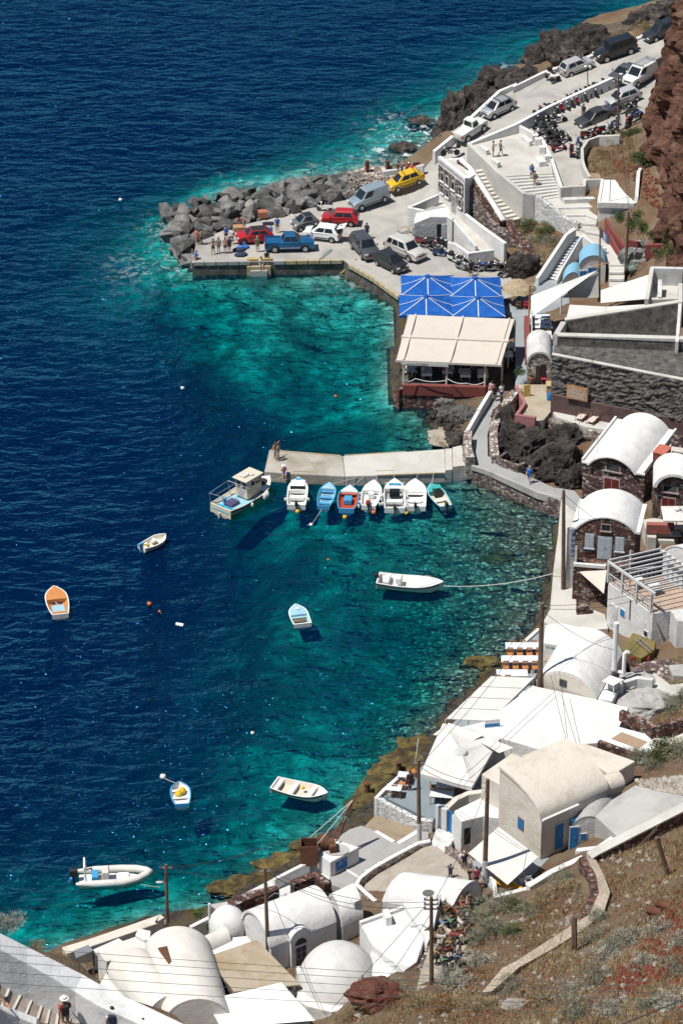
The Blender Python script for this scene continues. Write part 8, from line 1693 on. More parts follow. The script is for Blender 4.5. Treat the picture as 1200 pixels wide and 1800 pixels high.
def Q(k,x,y,h):return q1(k,x,y,h)
for a in (
('person in an orange red wrap at the boulder end of the quay',Q('z4',302,735,1.42),200,'stand','orange','orange',SKIN2,'dark'),
('shirtless tanned man in dark shorts near the boulders',Q('z4',345,738,1.42),160,'stand',None ,'black',SKIN1,'dark'),
('bather in dark swimwear with hands on hips, left of the four',Q('z4',438,818,1.42),280,'hips',None ,'black',SKIN1,'dark'),
('bather in pale swimsuit, second of the four at the quay edge',Q('z4',483,808,1.42),260,'stand','grey','grey',SKIN1,'dark'),
('bather in dark shorts, third of the four at the quay edge',Q('z4',536,810,1.42),250,'stand',None ,'navy',SKIN1,'dark'),
('bather in navy top, rightmost of the four at the quay edge',Q('z4',570,803,1.42),250,'stand','navy','navy',SKIN1,'dark'),
('person in blue top behind the bathers',Q('z4',543,712,1.42),270,'stand','blue','navy',SKIN2,'dark'),
('person in white top near the cardboard box',Q('z4',590,735,1.42),260,'stand','white','grey',SKIN2,'dark'),
('person bending behind the cardboard box',Q('z4',628,610,1.42),300,'bend',None ,'khaki',SKIN1,'dark'),
('second person bending by the cardboard box',Q('z4',690,610,1.42),240,'bend','pink','khaki',SKIN2,'blond'),
('man in olive shirt standing in front of the red car',Q('z4',797,798,1.42),100,'stand','olive','khaki',SKIN1,'grey'),
('person in blue at the back of the blue pickup',Q('z4',910,700,1.5),200,'stand','blue','navy',SKIN2,'dark'),
('person in blue standing by the scooters near the small grey car',Q('z4',957,640,1.42),270,'stand','blue','grey',SKIN2,'dark'),
('woman in white skirt leaning at the open white tailgate',Q('z5',428,655,1.42),170,'stand','navy','white',SKIN2,'blond'),
('person in dark top behind the dark grey off-roader',Q('z5',620,640,1.42),250,'stand','navy','black',SKIN1,'dark'),
('person in grey standing behind the yellow car, left one',Q('z5',855,175,2.75),200,'stand','black','grey',SKIN2,'dark'),
('person in grey standing behind the yellow car, right one',Q('z5',885,165,2.8),220,'stand','grey','khaki',SKIN2,'grey'),
('dark dressed man standing among motorcycles behind the umbrellas',Q('z6',607,955,1.42),270,'stand','black','black',SKIN1,'dark'),
('shirtless man in green shorts on the terrace',Q('z2',503,542,6.72),0,'phone',None ,'green',SKIN1,'dark'),
('woman in grey swimsuit walking on the terrace',Q('z2',555,537,6.72),10,'walk','grey','black',SKIN2,'dark'),
('man in blue shirt and cap with backpack on the wide steps',Q('z2',776,706,6.35),300,'walk','blue','navy',SKIN2,'dark'),
('woman with blue bag walking down the wide steps',Q('z2',795,752,6.0),220,'walk','olive','khaki',SKIN1,'dark'),
('woman in pink dress at the top of the shore path',Q('r2',572,238,2.15),250,'walk','pink','pink',SKIN2,'dark'),
('person in black at the top of the shore path',Q('r2',594,263,2.1),270,'stand','black','black',SKIN1,'dark'),
('man in white shirt and blue trousers on the shore path',Q('r2',642,255,2.15),120,'stand','white','blue',SKIN1,'dark'),
('man in bright blue shirt carrying a white bag along the path',Q('r2',838,840,1.72),250,'walk','blue','blue',SKIN2,'grey'),
('man in light blue shorts embracing at the jetty end',Q('r3',137,147,.97),330,'wave',None ,'lblue',SKIN1,'dark'),
('woman in white shorts embracing at the jetty end',Q('r3',155,157,.97),150,'stand',None ,'white',SKIN1,'dark'),
('dark figure leaning over the terrace tables beside the pole',Q('r7',428,512,2.22),100,'stand','black','maroon',SKIN3,'dark'),
('boy in navy shirt with arms out on the stony path',Q('r7',733,1188,3.7),240,'wave','navy','navy',SKIN1,'dark'),
('woman in maroon shirt with her back turned on the path',Q('r7',928,1240,4.3),90,'stand','maroon','black',SKIN2,'dark')):
 person(*a,k=.8 if 'boy' in a[0] else 1.0,group=PQ if a[1].z==1.42 else None ,pack='navy' if 'backpack' in a[0] else None )
person('bald man in dark shirt walking up the stony path',Q('r7',835,1133,3.7),110,'walk','navy','khaki',SKIN2,'grey',trousers=False ,k=1.08)
person('shirtless man in blue shorts and straw hat beside the donkeys',Q('s4',975,336,4.5),60,'phone',None ,'lblue',SKIN1,'dark',hat='khaki')
person('donkey driver in olive shirt among the donkeys',Q('s4',838,350,4.8),270,'stand','olive','grey',SKIN1,'dark',trousers=True )
person('person in dark clothes sitting on the quay edge by the steps',Q('z4',872,852,1.46),270,'sit','black','black',SKIN1,'dark',group=PQ)
person('person in white shirt sitting on the quay steps',Q('z4',825,900,1.0),280,'sit','white','blue',SKIN2,'dark',group=PQ)
person('person in blue sitting at the boulder end of the quay',Q('z4',305,852,1.42),230,'sit','blue','navy',SKIN2,'dark',group=PQ)
person('woman in white hat sitting on the edge of the jetty',Q('r3',185,228,.97),280,'sit','pink','blue',SKIN2,'dark',hat='white')
person('rider in red sitting on the scooter behind the yellow car',Q('z5',962,128,3.9),200,'sit','red','black',SKIN2,'grey')
person('rider with yellow trousers beside the road wall motorcycles',q1('z1',497,838,loth(*px('z1',497,838))),230,'stand','navy','khaki',SKIN1,'dark')
for i,(x,y,tp,rz) in enumerate(((150,868,'white',0),(225,868,'black',180),(270,862,'white',0),(330,868,'lblue',180),(420,862,'red',0),(500,862,'lblue',180),(545,872,'pink',0),(640,872,'black',180),(165,815,'black',0),(300,812,'white',180),(600,812,'navy',0),(700,815,'black',180))):
 person('diner in %s top under the beige canopy, %s'%(tp,ORD[i]+' in front' if i<8 else ORD[i-8]+' of the back row'),q1('z8',x,y+30,RF+.0)+Vector((0,.6,.46)),rz,'sit',tp,'navy',SKIN2 if i%2 else SKIN1,('dark','blond','grey')[i%3],group='diners in the canopy restaurant')
for i,(x,y,tp) in enumerate(((665,455,'white'),(735,470,'red'),(830,505,'black'))):
 person('guest in %s top seated deep under the huge parasol'%tp,q1('r7',x,y+20,TZ)+Vector((0,.2,.46)),250-60*i,'sit',tp,'navy',SKIN2,'dark')
person('boy with outstretched arms on the foreground stairway',Q('s3',45,770,54.4),210,'wave',None ,'navy',SKIN1,'dark',k=.85)
person('man in white cap and black backpack on the foreground stairway',Q('s3',368,800,53.3),100,'walk','red','khaki',SKIN1,'dark',hat='white',pack='black')
person('man in white shirt with navy bag on the foreground stairway',Q('s3',630,850,52.75),95,'walk','white','khaki',SKIN1,'dark',pack='navy')
person('person with dark hair at the bottom edge of the stairway',Q('s3',800,915,52.3),90,'stand','grey','khaki',SKIN1,'dark')
# --- donkeys
dn=[((-.5,0,1.0),(.2,.22)),((-.1,0,.96),(.2,.25)),((.32,0,1.0),(.2,.22)),((.55,0,1.18),(.12,.14)),((.74,0,1.42),(.085,.11)),((.84,0,1.50),(.09,.10)),((1.02,0,1.36),(.065,.075)),((1.12,0,1.27),(.05,.06))]
de=[(i,i+1) for i in range(7)]
for s in (-1,1):
 b=len(dn);dn+=[((.80,s*.07,1.62),.028),((.77,s*.11,1.80),.02)];de+=[(5,b),(b,b+1)]
 b=len(dn);dn+=[((.36,s*.14,.74),.075),((.38,s*.14,.44),.045),((.35,s*.14,.12),.032),((.40,s*.14,.03),.042)];de+=[(2,b),(b,b+1),(b+1,b+2),(b+2,b+3)]
 b=len(dn);dn+=[((-.46,s*.14,.74),.10),((-.62,s*.14,.46),.05),((-.56,s*.14,.13),.034),((-.51,s*.14,.03),.042)];de+=[(0,b),(b,b+1),(b+1,b+2),(b+2,b+3)]
b=len(dn);dn+=[((-.74,0,.92),.03),((-.80,0,.55),.025)];de+=[(0,b),(b,b+1)]
DONK=skin_mesh('body',dn,de)
HIDE=dict(dark=plain('dark_brown_hide',(.035,.022,.018),.9,var=.3),brown=plain('brown_hide',(.15,.08,.045),.9,var=.25),grey=plain('grey_hide',(.22,.20,.18),.9,var=.2),cream=plain('cream_hide',(.5,.43,.33),.9,var=.15),bay=plain('bay_hide',(.20,.075,.03),.9,var=.2))
BLK=dict(red=pcol('red_blanket',(.24,.05,.04)),green=pcol('green_blanket',(.10,.19,.14)),white=pcol('white_blanket',(.45,.42,.38)),orange=pcol('orange_blanket',(.32,.17,.06)),blue=pcol('blue_blanket',(.10,.17,.28)))
BLKT=MB().grid([[Vector((x,.255*math.sin(a),.99+.245*math.cos(a))) for a in [R(v) for v in range(-105,106,15)]] for x in (-.42,-.2,0,.22)]);_bm=None
ys=[200,270,360,440,540,640,720,820,900,980];zs=[4.0,4.4,4.9,5.5,6.2,6.9,7.5,8.2,8.8,9.3]
for i,(x,y,face,hd,bl,wh) in enumerate(((905,318,95,'dark','red','farthest of the herd'),(890,392,85,'bay','red','second behind the shirtless man'),(818,382,250,'brown','green','beside the driver in olive'),(725,470,120,'dark','orange','at the house wall, head up'),(795,478,150,'grey','red','in the middle of the herd by the wall'),(850,560,300,'dark','white','black rumped, facing uphill'),(715,560,110,'dark','blue','against the white house wall'),(785,640,160,'cream','red','pale, in the thick of the herd'),(690,655,170,'brown','white','left, near the pole'),(760,700,330,'grey','orange','with orange saddle behind the pole'),(680,770,60,'dark','orange','dark, just right of the pole'),(740,745,40,'dark','red','lowest dark one of the group'),(820,800,80,'dark','blue','long eared, standing apart on the right'),(765,905,60,'dark','orange','nearest, with orange blanket and saddle'),(850,430,100,'brown','red','between the reddish one and the driver'),(830,480,200,'bay','green','with green blanket in the crowd'),(760,540,130,'dark','green','crowded against the grey one'),(880,470,90,'grey','orange','at the shrub side of the herd'),(830,630,20,'brown','red','at the right of the pale one'),(720,820,100,'dark','green','half hidden at the pole foot'))):
 c=q1('s4',x,y,float(np.interp(y,ys,zs)));t=thing('donkey','%s donkey %s'%({'dark':'black brown','brown':'brown','grey':'grey','cream':'cream white','bay':'reddish'}[hd],wh),'donkey',c,R(face),'donkeys on the steps');t.scale=(.92,.92,.92)
 clone_part('body',DONK,HIDE[hd],t)
 if _bm is None :o=part('blanket',BLKT,BLK[bl],t,world=False ,smooth=True );_bm=o.data;o.material_slots[0].link='OBJECT';o.material_slots[0].material=BLK[bl]
 else :clone_part('blanket',_bm,BLK[bl],t)
 part('saddle',MB().box((-.05,0,1.28),(.42,.34,.07)).box((.14,0,1.36),(.06,.3,.14)).box((-.26,0,1.36),(.06,.3,.14)),WOODP,t,world=False ,bevel=.02);part('rope_band',MB().lathe((.3,0,1.0),[(.235,-.02),(.245,0),(.235,.02)],16,'X'),BLK['white'],t,world=False )
 # ------------------------------------------------------------------ poles, wires, vegetation, hillside litter
def on_ground(x,y,it=14):
 h=8.0
 for _ in range(it):
  p=G(x,y,h);z=float(terrain_z(np.array([p.x]),np.array([p.y]))[0]);h=h+.6*(z-h)
 return G(x,y,h)
def utility_pole(label,base,top_px,r_=.13,arm=0,painted=False ,lamp=0,mat=None ,name='utility_pole'):
 t=thing(name,label,'pole',base,0,'wooden utility poles');tz=upto(base,top_px[1]);tp=GY(top_px[0],top_px[1],base.y)
 part('shaft',MB().tube([base-Vector((0,0,.4)),ease(base,tp,.5),tp],[r_*1.15,r_,r_*.8],10),mat or WOODP,t,smooth=True )
 if painted:part('painted_foot',MB().tube([base,ease(base,tp,.22)],r_*1.25,10),GREYW,t)
 for k in range(arm):
  z=-.25-.35*k;part('cross_arm',MB().box(tp+Vector((0,0,z)),(.9,.09,.09)),METAL,t)
  for s in (-.4,0,.4):part('insulator',MB().lathe(tp+Vector((s,0,z+.05)),[(.05,0),(.06,.06),(.03,.14)],8),PURP,t)
 if lamp:part('lamp_arm',MB().tube([ease(base,tp,.62),ease(base,tp,.68)+Vector((lamp*.6,0,.1)),ease(base,tp,.68)+Vector((lamp*1.0,0,0))],.03,6),METAL,t);part('lamp_head',MB().ell(ease(base,tp,.68)+Vector((lamp*1.15,0,-.02)),(.28,.11,.08),10,6),GREYW,t,smooth=True )
 t['_top']=tuple(tp);return t,tp
c=px('z1',742,945);_,T1=utility_pole('weathered wooden pole among the parked cars at the top',G(*c,loth(*c)-.3),px('z1',745,535),.12,1)
c=px('z1',530,615);t=thing('street_lamp','twin headed street lamp standing on the road wall','street lamp',G(*c,8.3));b0=t.location.copy();tz=GY(*px('z1',527,475),b0.y)
part('post',MB().tube([b0,tz],.05,8),TRIM,t)
for s in (-.2,.25):part('lamp_globe',MB().ell(tz+Vector((s,0,.1)),(.16,.16,.16),10,8),LAMP,t,smooth=True )
_,T2=utility_pole('dark wooden pole beside the red planter walls',q1('z7',795,405,4.2),px('z7',815,10),.12,1)
_,T3=utility_pole('wooden pole in front of the blue banner wall',q1('r5',228,490,2.0),(990,862),.16,0)
_,T4=utility_pole('tall thick wooden pole at the gable of the white vault house',q1('r6',513,400,4.6),(952,1060),.19,1)
_,T5=utility_pole('dark pole rising from the blue grey terrace wall',q1('r7',500,890,1.9),px('r7',492,282),.14,1,True )
_,T6=utility_pole('tall dark pole with white painted foot beside the path',q1('r7',990,1205,4.4),px('r7',1015,430),.16,0,True )
_,T7=utility_pole('tall brown pole at the donkey steps with stacked insulators',q1('s4',633,938,9.0),px('s4',630,305),.13,3,lamp=-1)
_,T8=utility_pole('brown pole with street lamp above the navy door house',q1('s1',468,890,4.4),px('s1',447,330),.12,1,lamp=1)
_,T9=utility_pole('wooden pole with lamp behind the cream barrel roof',q1('s7',460,685,2.5),px('s7',455,450),.12,1,lamp=-.4)
c=q1('s1',1110,1268,5.8);single('thin_pole',MB().tube([c,Vector((c.x,c.y,upto(c,1440+1060/3.871)))],.04,6),RUST,'thin rusty rod in front of the white dome','rod')
c=q1('r7',470,290,2.3);single('flag_pole',MB().tube([c,Vector((c.x+.2,c.y,upto(c,1270+125/4.286)))],.04,6),WPAINT,'thin white pole leaning at the terrace edge','pole')
c=q1('z7',516,640,3.0)
WIRE=plain('black_cable',(.02,.02,.022),.6)
def wire(label,A,B,sag=.5,r_=.018):return rope(label,A,B,r_,sag,WIRE,'cable',16,'power_cable','overhead cables')
V3=Vector
wires=[('upper cable between thick pole and terrace pole',T4+V3((-.3,0,-.3)),T5+V3((-.3,0,-.1)),.5),('lower cable between thick pole and terrace pole',T4+V3((.3,0,-.5)),T5+V3((.3,0,-.2)),.55),('cable from the thick pole to the pergola house',T4+V3((.2,0,-.2)),q1('r5',950,470,7.6),.5),('second cable from the thick pole to the pergola house',T4+V3((.2,0,-.5)),q1('r5',975,530,7.4),.5),
('cable from thick pole over the white vault to the pipe',T4+V3((0,0,-.6)),q1('r6',870,225,7.6),.5),('cable between terrace pole and painted foot pole',T5+V3((.2,0,-.2)),T6+V3((0,0,-.3)),.4),('second cable between terrace pole and painted foot pole',T5+V3((0,0,-.5)),T6+V3((0,0,-.7)),.5),('cable from the painted foot pole to the insulator pole',T6+V3((0,0,-.4)),T7+V3((.2,0,-.3)),.6),
('thick cable from insulator pole to the barrel house pole',T7+V3((-.3,0,-.4)),T8+V3((.2,0,-.2)),.9),('second cable from insulator pole to barrel house pole',T7+V3((-.3,0,-.8)),T8+V3((.2,0,-.5)),1.0),('cable from barrel house pole to the seaside lamp pole',T8+V3((-.2,0,-.2)),T9+V3((.2,0,-.2)),.7),('cable from the seaside lamp pole across the water to the left',T9+V3((-.2,0,-.2)),G(-60,1590,14),1.5),
('cable from the seaside lamp pole to the winch',T9+V3((.3,0,-.1)),q1('s2',20,300,6.0),.5),('second cable from the seaside lamp pole to the winch',T9+V3((.3,0,-.3)),q1('s2',60,270,5.4),.5),('pale cable along the lower rubble wall',T9+V3((.3,0,-2.2)),q1('s1',340,500,3.2),.3),('stay wire of the insulator pole down to the dome, left one',T7+V3((-.2,0,-.5)),q1('s1',900,1290,6.0),.1),('stay wire of the insulator pole down to the dome, right one',T7+V3((-.1,0,-1.5)),q1('s4',290,930,6.6),.1),
('cable from barrel house pole over the white roof to the right',T8+V3((.1,0,-.3)),q1('s1',1110,620,5.4),.5),('cable from barrel house pole to the bottom right',T8+V3((.1,0,-1.2)),q1('s1',820,1290,5.8),.2),('cable from the cream house roof over the flat white roof',q1('r6',645,680,9.0),q1('r6',565,345,6.8),.1),('second cable over the flat white roof',q1('r6',650,690,9.0),q1('r6',615,380,6.4),.1),
('cable from the banner pole up to the lounger deck',T3+V3((0,0,-.2)),q1('r1',480,510,9.2),.6),('cable from banner pole to lower barrel roof',T3+V3((0,0,-.3)),q1('r4',380,1120,9.2),.1),('cable hanging down the dark wall',q1('r1',490,510,9.4),q1('r1',610,1110,3.8),.1),('cable from the red planter pole to the cliff pole',T2+V3((0,0,-.2)),T1+V3((0,0,-.3)),.8),('cable from the red planter pole down to the grey boulder',T2+V3((0,0,-.2)),q1('z7',935,255,6.0),.2),('cable from the cliff pole down to the flat roof',T1+V3((0,0,-2)),q1('z3',760,860,7.1),.3)]
for lb,a,b,s in wires:wire(lb,a,b,s)
for i,(y0,y1) in enumerate(((1655,1738),(1668,1748),(1683,1760),(1702,1773),(1722,1786))):
 rope('long thin foreground cable, %s from the top'%ORD[i],G(-160,y0-6,62),G(1360,y1+6,60),.010,.25,plain('grey_green_cable',(.05,.07,.065),.6),'cable',20,'power_cable','foreground cables')
rope('thick dark cable at the lower right corner',G(1060,1812,40),G(1230,1742,42),.03,.1,WIRE,'cable',10,'power_cable')
# --- vegetation
def leafm(name,c,var=.35):return plain(name,c,.85,var=var,scale=1.6,spec=.2,rand=.15)
LM=dict(grey=leafm('grey_green_scrub',(.22,.225,.165)),dry=leafm('dry_tan_scrub',(.30,.235,.135)),green=leafm('green_leaf',(.075,.12,.035)),olive=leafm('olive_leaf',(.12,.135,.06)),pale=leafm('silver_scrub',(.34,.33,.275)),rust=leafm('russet_scrub',(.24,.14,.07)))
def shrub_mesh(seed,m_,n=420,flat=.6,leaf=.11,spiky=False ):
 rr=random.Random(seed);mb=MB();cl=[Vector((rr.uniform(-.6,.6),rr.uniform(-.6,.6),rr.uniform(.1,.7)*flat)) for _ in range(9)]
 for i in range(n):
  c=rr.choice(cl);d=Vector((rr.gauss(0,1),rr.gauss(0,1),rr.gauss(.3,1))).normalized();p=c+Vector((d.x*.42,d.y*.42,d.z*.36*flat+.05))*rr.uniform(.5,1.05)
  if p.z<0:p.z=rr.uniform(0,.15)
  s=leaf*rr.uniform(.5,1.3);u=Vector((rr.gauss(0,1),rr.gauss(0,1),rr.gauss(0,1))).normalized();v=u.cross(d).normalized() if u.cross(d).length>.1 else Vector((1,0,0))
  a=(d*1.2+Vector((0,0,.5))).normalized()*s*(2.4 if spiky else 1.5);w=v*s*(.22 if spiky else .55)
  mb.add([p-w,p+w,p+a+w*.4,p+a-w*.4],[(0,1,2,3)])
 me=bpy.data.meshes.new('crown');me.from_pydata([tuple(v) for v in mb.v],[],mb.f);me.materials.append(m_);return me
STEM=MB().tube([(0,0,-.1),(.05,.02,.25),(-.02,.05,.4)],[.06,.05,.02],6).tube([(0,0,.1),(.22,.1,.35)],[.04,.015],5).tube([(0,0,.1),(-.2,-.1,.32)],[.04,.015],5)
STEMM=bpy.data.meshes.new('stems');STEMM.from_pydata([tuple(v) for v in STEM.v],[],STEM.f);STEMM.materials.append(WOODP)
PRO={k:[shrub_mesh(90+7*i+j,LM[k],1500,.62,.055,k in ('dry','grey','pale')) for j in range(3)] for i,k in enumerate(LM)}
def shrub(label,p,r_,kind,name='shrub',flat=1.0,group='shrubs on the hillside'):
 t=thing(name,label,'shrub',p,rnd.uniform(0,6.3),group);t.scale=(r_,r_,r_*flat)
 put_c=bpy.data.objects.new('foliage',rnd.choice(PRO[kind]));col.objects.link(put_c);put_c.parent=t;s_=bpy.data.objects.new('stems',STEMM);col.objects.link(s_);s_.parent=t;return t
KW=dict(grey='grey green',dry='dry tan',green='green',olive='olive green',pale='silvery',rust='russet')
spots=[  # px, radius, kind, where
((22,1628),.85,'pale','at the left edge above the white wall',52.0),
((850,1615),1.6,'grey','beside the donkeys, large and round',0),((880,1590),1.3,'grey','below the white patio wall',0),((905,1600),1.1,'olive','next to the patio wall end',0),((845,1650),1.4,'grey','bordering the donkey steps',0),((870,1640),1.2,'grey','behind the bush at the donkey steps',0),((835,1700),1.3,'pale','above the lowest donkey',0),((800,1735),1.5,'pale','just right of the nearest donkey',0),((900,1640),1.0,'olive','left of the slope path',0),((930,1610),1.1,'grey','in the middle of the left slope',0),((955,1590),1.0,'dry','under the red rubble wall',0),((985,1550),1.2,'grey','under the patio corner',0),((1000,1560),.9,'dry','beside the crumbling wall',0),
((1055,1620),1.1,'grey','below the paving bend',0),((1040,1650),1.2,'grey','by the paired fence post',0),((1060,1690),1.4,'pale','in the middle of the right slope',0),((1100,1660),1.3,'pale','right of the slope middle',0),((1080,1670),1.0,'grey','between the two pale bushes',0),((1130,1700),1.1,'pale','left of the red scree',0),((1160,1640),1.2,'pale','below the rusty drums',0),((1190,1660),1.1,'pale','at the right edge below the drums',0),((1190,1710),1.2,'grey','at the right edge by the scree',0),((1040,1730),1.3,'grey','above the lower cables',0),((1000,1745),1.0,'pale','lower middle of the slope',0),((960,1760),1.4,'dry','at the bottom beside the pale rock',0),((1010,1785),1.4,'grey','at the bottom under the slope path end',0),((1080,1780),1.3,'pale','at the bottom right of centre',0),((1140,1770),1.2,'grey','at the bottom near the corner',0),((1185,1770),1.2,'pale','in the bottom right corner',0),
((700,1750),1.3,'grey','on the bottom ridge left of the pole',0),((740,1765),1.2,'dry','on the bottom ridge below the pole',0),((660,1775),1.2,'dry','at the left end of the bottom ridge',0),((610,1790),1.0,'dry','beside the white apron wall',0),((780,1780),1.2,'rust','on the bottom ridge by the white stones',0),((850,1775),1.3,'dry','bottom ridge middle',0),((900,1740),1.1,'grey','beside the end of the slope path',0),
((1110,1340),1.2,'grey','first of the hedge above the white rubble',0),((1135,1335),1.5,'grey','second of the hedge above the white rubble',0),((1165,1330),1.6,'olive','third of the hedge above the white rubble',0),((1195,1325),1.5,'grey','last of the hedge at the right edge',0),((1150,1350),1.2,'grey','in front of the hedge',0),((1180,1245),1.4,'grey','above the red roof upstand',0),((1195,1230),1.2,'grey','at the right edge above the upstand',0),((1150,1250),.9,'grey','left of the upstand corner',0),
((1140,285),2.0,'olive','big round bush under the cliff',0),((1125,280),1.3,'olive','left side of the big cliff bush',0),((1075,250),1.0,'grey','in the scrubby garden by the bikes',0),((1045,255),.8,'dry','at the garden wall curve',0),((1100,240),.9,'olive','beside the pole in the garden',0),((1060,270),.8,'dry','in the middle of the scrubby garden',0),((1115,235),.9,'olive','close to the parked blue bikes',0),
((930,400),1.3,'olive','first in the scrub between the stairs',0),((955,410),1.2,'olive','second in the scrub between the stairs',0),((970,425),1.1,'grey','beside the white staircase wall',0),((940,425),.9,'grey','below the peeling wall',0),((960,395),.8,'dry','against the peeling wall',0),
((1085,385),1.0,'green','in the red planter, left',0),((1110,395),1.0,'green','in the garden above the red wall',0),((1130,400),1.1,'green','garden green, middle',0),((1120,380),.9,'green','garden green, upper',0),((1145,415),.8,'green','by the small cypress',0),((1160,450),1.1,'olive','beside the grey boulder',0),((1185,445),1.2,'olive','at the right edge by the ruin',0),((1105,455),.8,'olive','under the dark pole',0),((1175,425),.8,'green','behind the pale ruin',0),
((1130,52),1.2,'dry','on the bank beside the dark estate car',0),((1085,68),1.0,'dry','on the bank beside the black off-roader',0),((1050,72),.9,'dry','on the bank above the lava outcrop',0),
((348,1610),.7,'green','round potted bush on the seaside yard',3.2),((372,1632),.6,'green','beside the thin white post',3.4),((98,1690),.6,'dry','behind the foreground wall, upper',50.5),((130,1712),.6,'grey','behind the foreground wall, middle',49.8),((158,1732),.55,'dry','behind the foreground wall, lower',49.2),((66,1672),.6,'dry','behind the foreground wall near the left edge',51.0),((915,655),.7,'green','on the pink deck corner',3.2),((912,690),.5,'green','beside the menu board',3.2),((1010,1165),.5,'grey','rock plant',0)]
for (xy,r_,kd,wh,hz) in spots[:-1]:
 p=G(*xy,hz) if hz else on_ground(*xy);p.z-=.05;shrub('%s shrub %s'%(KW[kd],wh),p,r_,kd)
 # dry grass, one mass
rng=np.random.default_rng(4)
def inpoly(x,y,P):
 ins=np.zeros(x.shape,bool);n=len(P)
 for i in range(n):
  (x0,y0),(x1,y1)=P[i],P[(i+1)%n];c=((y0<=y)&(y1>y))|((y1<=y)&(y0>y))
  with np.errstate(divide='ignore',invalid='ignore'):ins^=c&(x<x0+(y-y0)/(y1-y0 if y1!=y0 else 1e-9)*(x1-x0))
 return ins
def ground_pts(P,n):
 xs=rng.uniform(min(p[0] for p in P),max(p[0] for p in P),n);ys_=rng.uniform(min(p[1] for p in P),max(p[1] for p in P),n);k=inpoly(xs,ys_,P);xs,ys_=xs[k],ys_[k];h=np.full(xs.shape,9.0)
 for _ in range(16):
  t=(CAMH-h)/(FPX*SP+(ys_-900)*CP);X,Y=(xs-600)*t,(FPX*CP-(ys_-900)*SP)*t;h=h+.6*(terrain_z(X,Y)-h)
 return X,Y,h
HILL=[(842,1640),(870,1580),(930,1592),(985,1545),(1015,1540),(1030,1600),(1060,1600),(1046,1500),(1075,1475),(1210,1440),(1210,1810),(560,1810),(640,1755),(765,1750),(815,1705)]
def grass(name,label,P,n,mats,hmin=.12,hmax=.38,wd=.022):
 X,Y,Z=ground_pts(P,n);cl=fbm(X,Y,2.2,21,3);k=rng.random(X.shape)<np.clip((cl-.33)*4.5,.08,1);X,Y,Z,cl=X[k],Y[k],Z[k],cl[k];m=len(X)
 a=rng.uniform(0,6.283,m);hh=rng.uniform(hmin,hmax,m);lx,ly=rng.normal(0,.35,m)*hh,rng.normal(0,.35,m)*hh;w=wd*rng.uniform(.6,1.6,m)
 v=np.empty((m*3,3));v[0::3]=np.stack([X-np.cos(a)*w,Y-np.sin(a)*w,Z-.03],1);v[1::3]=np.stack([X+np.cos(a)*w,Y+np.sin(a)*w,Z-.03],1);v[2::3]=np.stack([X+lx,Y+ly,Z+hh],1)
 me=bpy.data.meshes.new(name);me.vertices.add(m*3);me.vertices.foreach_set('co',v.ravel());me.loops.add(m*3);me.loops.foreach_set('vertex_index',np.arange(m*3));me.polygons.add(m);me.polygons.foreach_set('loop_start',np.arange(0,m*3,3));
 for q_ in mats:me.materials.append(q_)
 me.polygons.foreach_set('material_index',(np.clip(fbm(X,Y,3.5,8,3)*1.6-.45+rng.normal(0,.12,m),0,.999)*len(mats)).astype(np.int32));me.update();me.validate()
 o=bpy.data.objects.new(name,me);col.objects.link(o);return tag(o,label,'grass',kind='stuff')
GM=[leafm('straw_grass',(.44,.33,.18)),leafm('tan_grass',(.33,.225,.12)),leafm('rusty_grass',(.30,.17,.085)),leafm('pale_grass',(.40,.33,.22))]
grass('dry_grass','dry golden grass covering the lower right hillside',HILL,105000,GM)
grass('scrub_grass','olive dry grass between the two staircases',[(905,392),(945,378),(985,415),(1000,430),(955,485),(940,470),(915,420)],9000,[LM['olive'],GM[0],LM['grey']],.12,.4)
grass('garden_grass','dry weeds in the scrubby garden by the bikes',[(1030,250),(1060,238),(1110,240),(1120,300),(1060,310),(1030,300)],7000,GM)
grass('slope_weeds','dry weeds on the slope at the right edge',[(1090,1185),(1210,1150),(1210,1290),(1130,1300),(1090,1260)],9000,[LM['grey'],GM[1],GM[3]])
grass('bank_grass','dry grass on the bank between road and sea',[(1000,95),(1060,68),(1140,40),(1145,58),(1050,90)],7000,GM)
# loose stones, one mass each
def stones(name,label,P,n,mat,smin,smax,clump=.0,seed=3):
 X,Y,Z=ground_pts(P,n);cl=fbm(X,Y,3.0,seed,3);k=cl>clump;X,Y,Z=X[k],Y[k],Z[k];mb=MB();rr=random.Random(seed)
 for x,y,z in zip(X,Y,Z):
  s=smin*(smax/smin)**(rr.random()**2.2);vs=[Vector((x,y,z))+Vector((dx*s*rr.uniform(.6,1.2),dy*s*rr.uniform(.6,1.2),(dz*.8+.3)*s*rr.uniform(.6,1.1))) for dx,dy,dz in ((1,0,0),(0,1,0),(-1,0,0),(0,-1,0),(0,0,1),(0,0,-1),)]
  mb.add(vs,[(0,1,4),(1,2,4),(2,3,4),(3,0,4),(1,0,5),(2,1,5),(3,2,5),(0,3,5)])
 me=bpy.data.meshes.new(name);me.from_pydata(mb.v,[],mb.f);me.materials.append(mat);o=bpy.data.objects.new(name,me);col.objects.link(o);return tag(o,label,'stones',kind='stuff')
REDST=rocky('red_scoria',[(0,(.10,.03,.02)),(.5,(.22,.07,.045)),(1,(.32,.15,.10))],1.5,.05);PALEST=rocky('pale_loose_stone',[(0,(.25,.22,.19)),(.5,(.42,.38,.33)),(1,(.62,.59,.55))],1.2,.05)
stones('red_scree','red scoria scree at the lower right',[(1130,1640),(1200,1580),(1210,1740),(1150,1720),(1080,1770),(1030,1770),(1090,1710)],2600,REDST,.05,.34)
stones('loose_stones','pale loose stones scattered on the hillside',HILL,3600,PALEST,.03,.34,.46)
stones('red_stones','scattered red stones on the hillside',HILL,1600,REDST,.04,.3,.5,9)
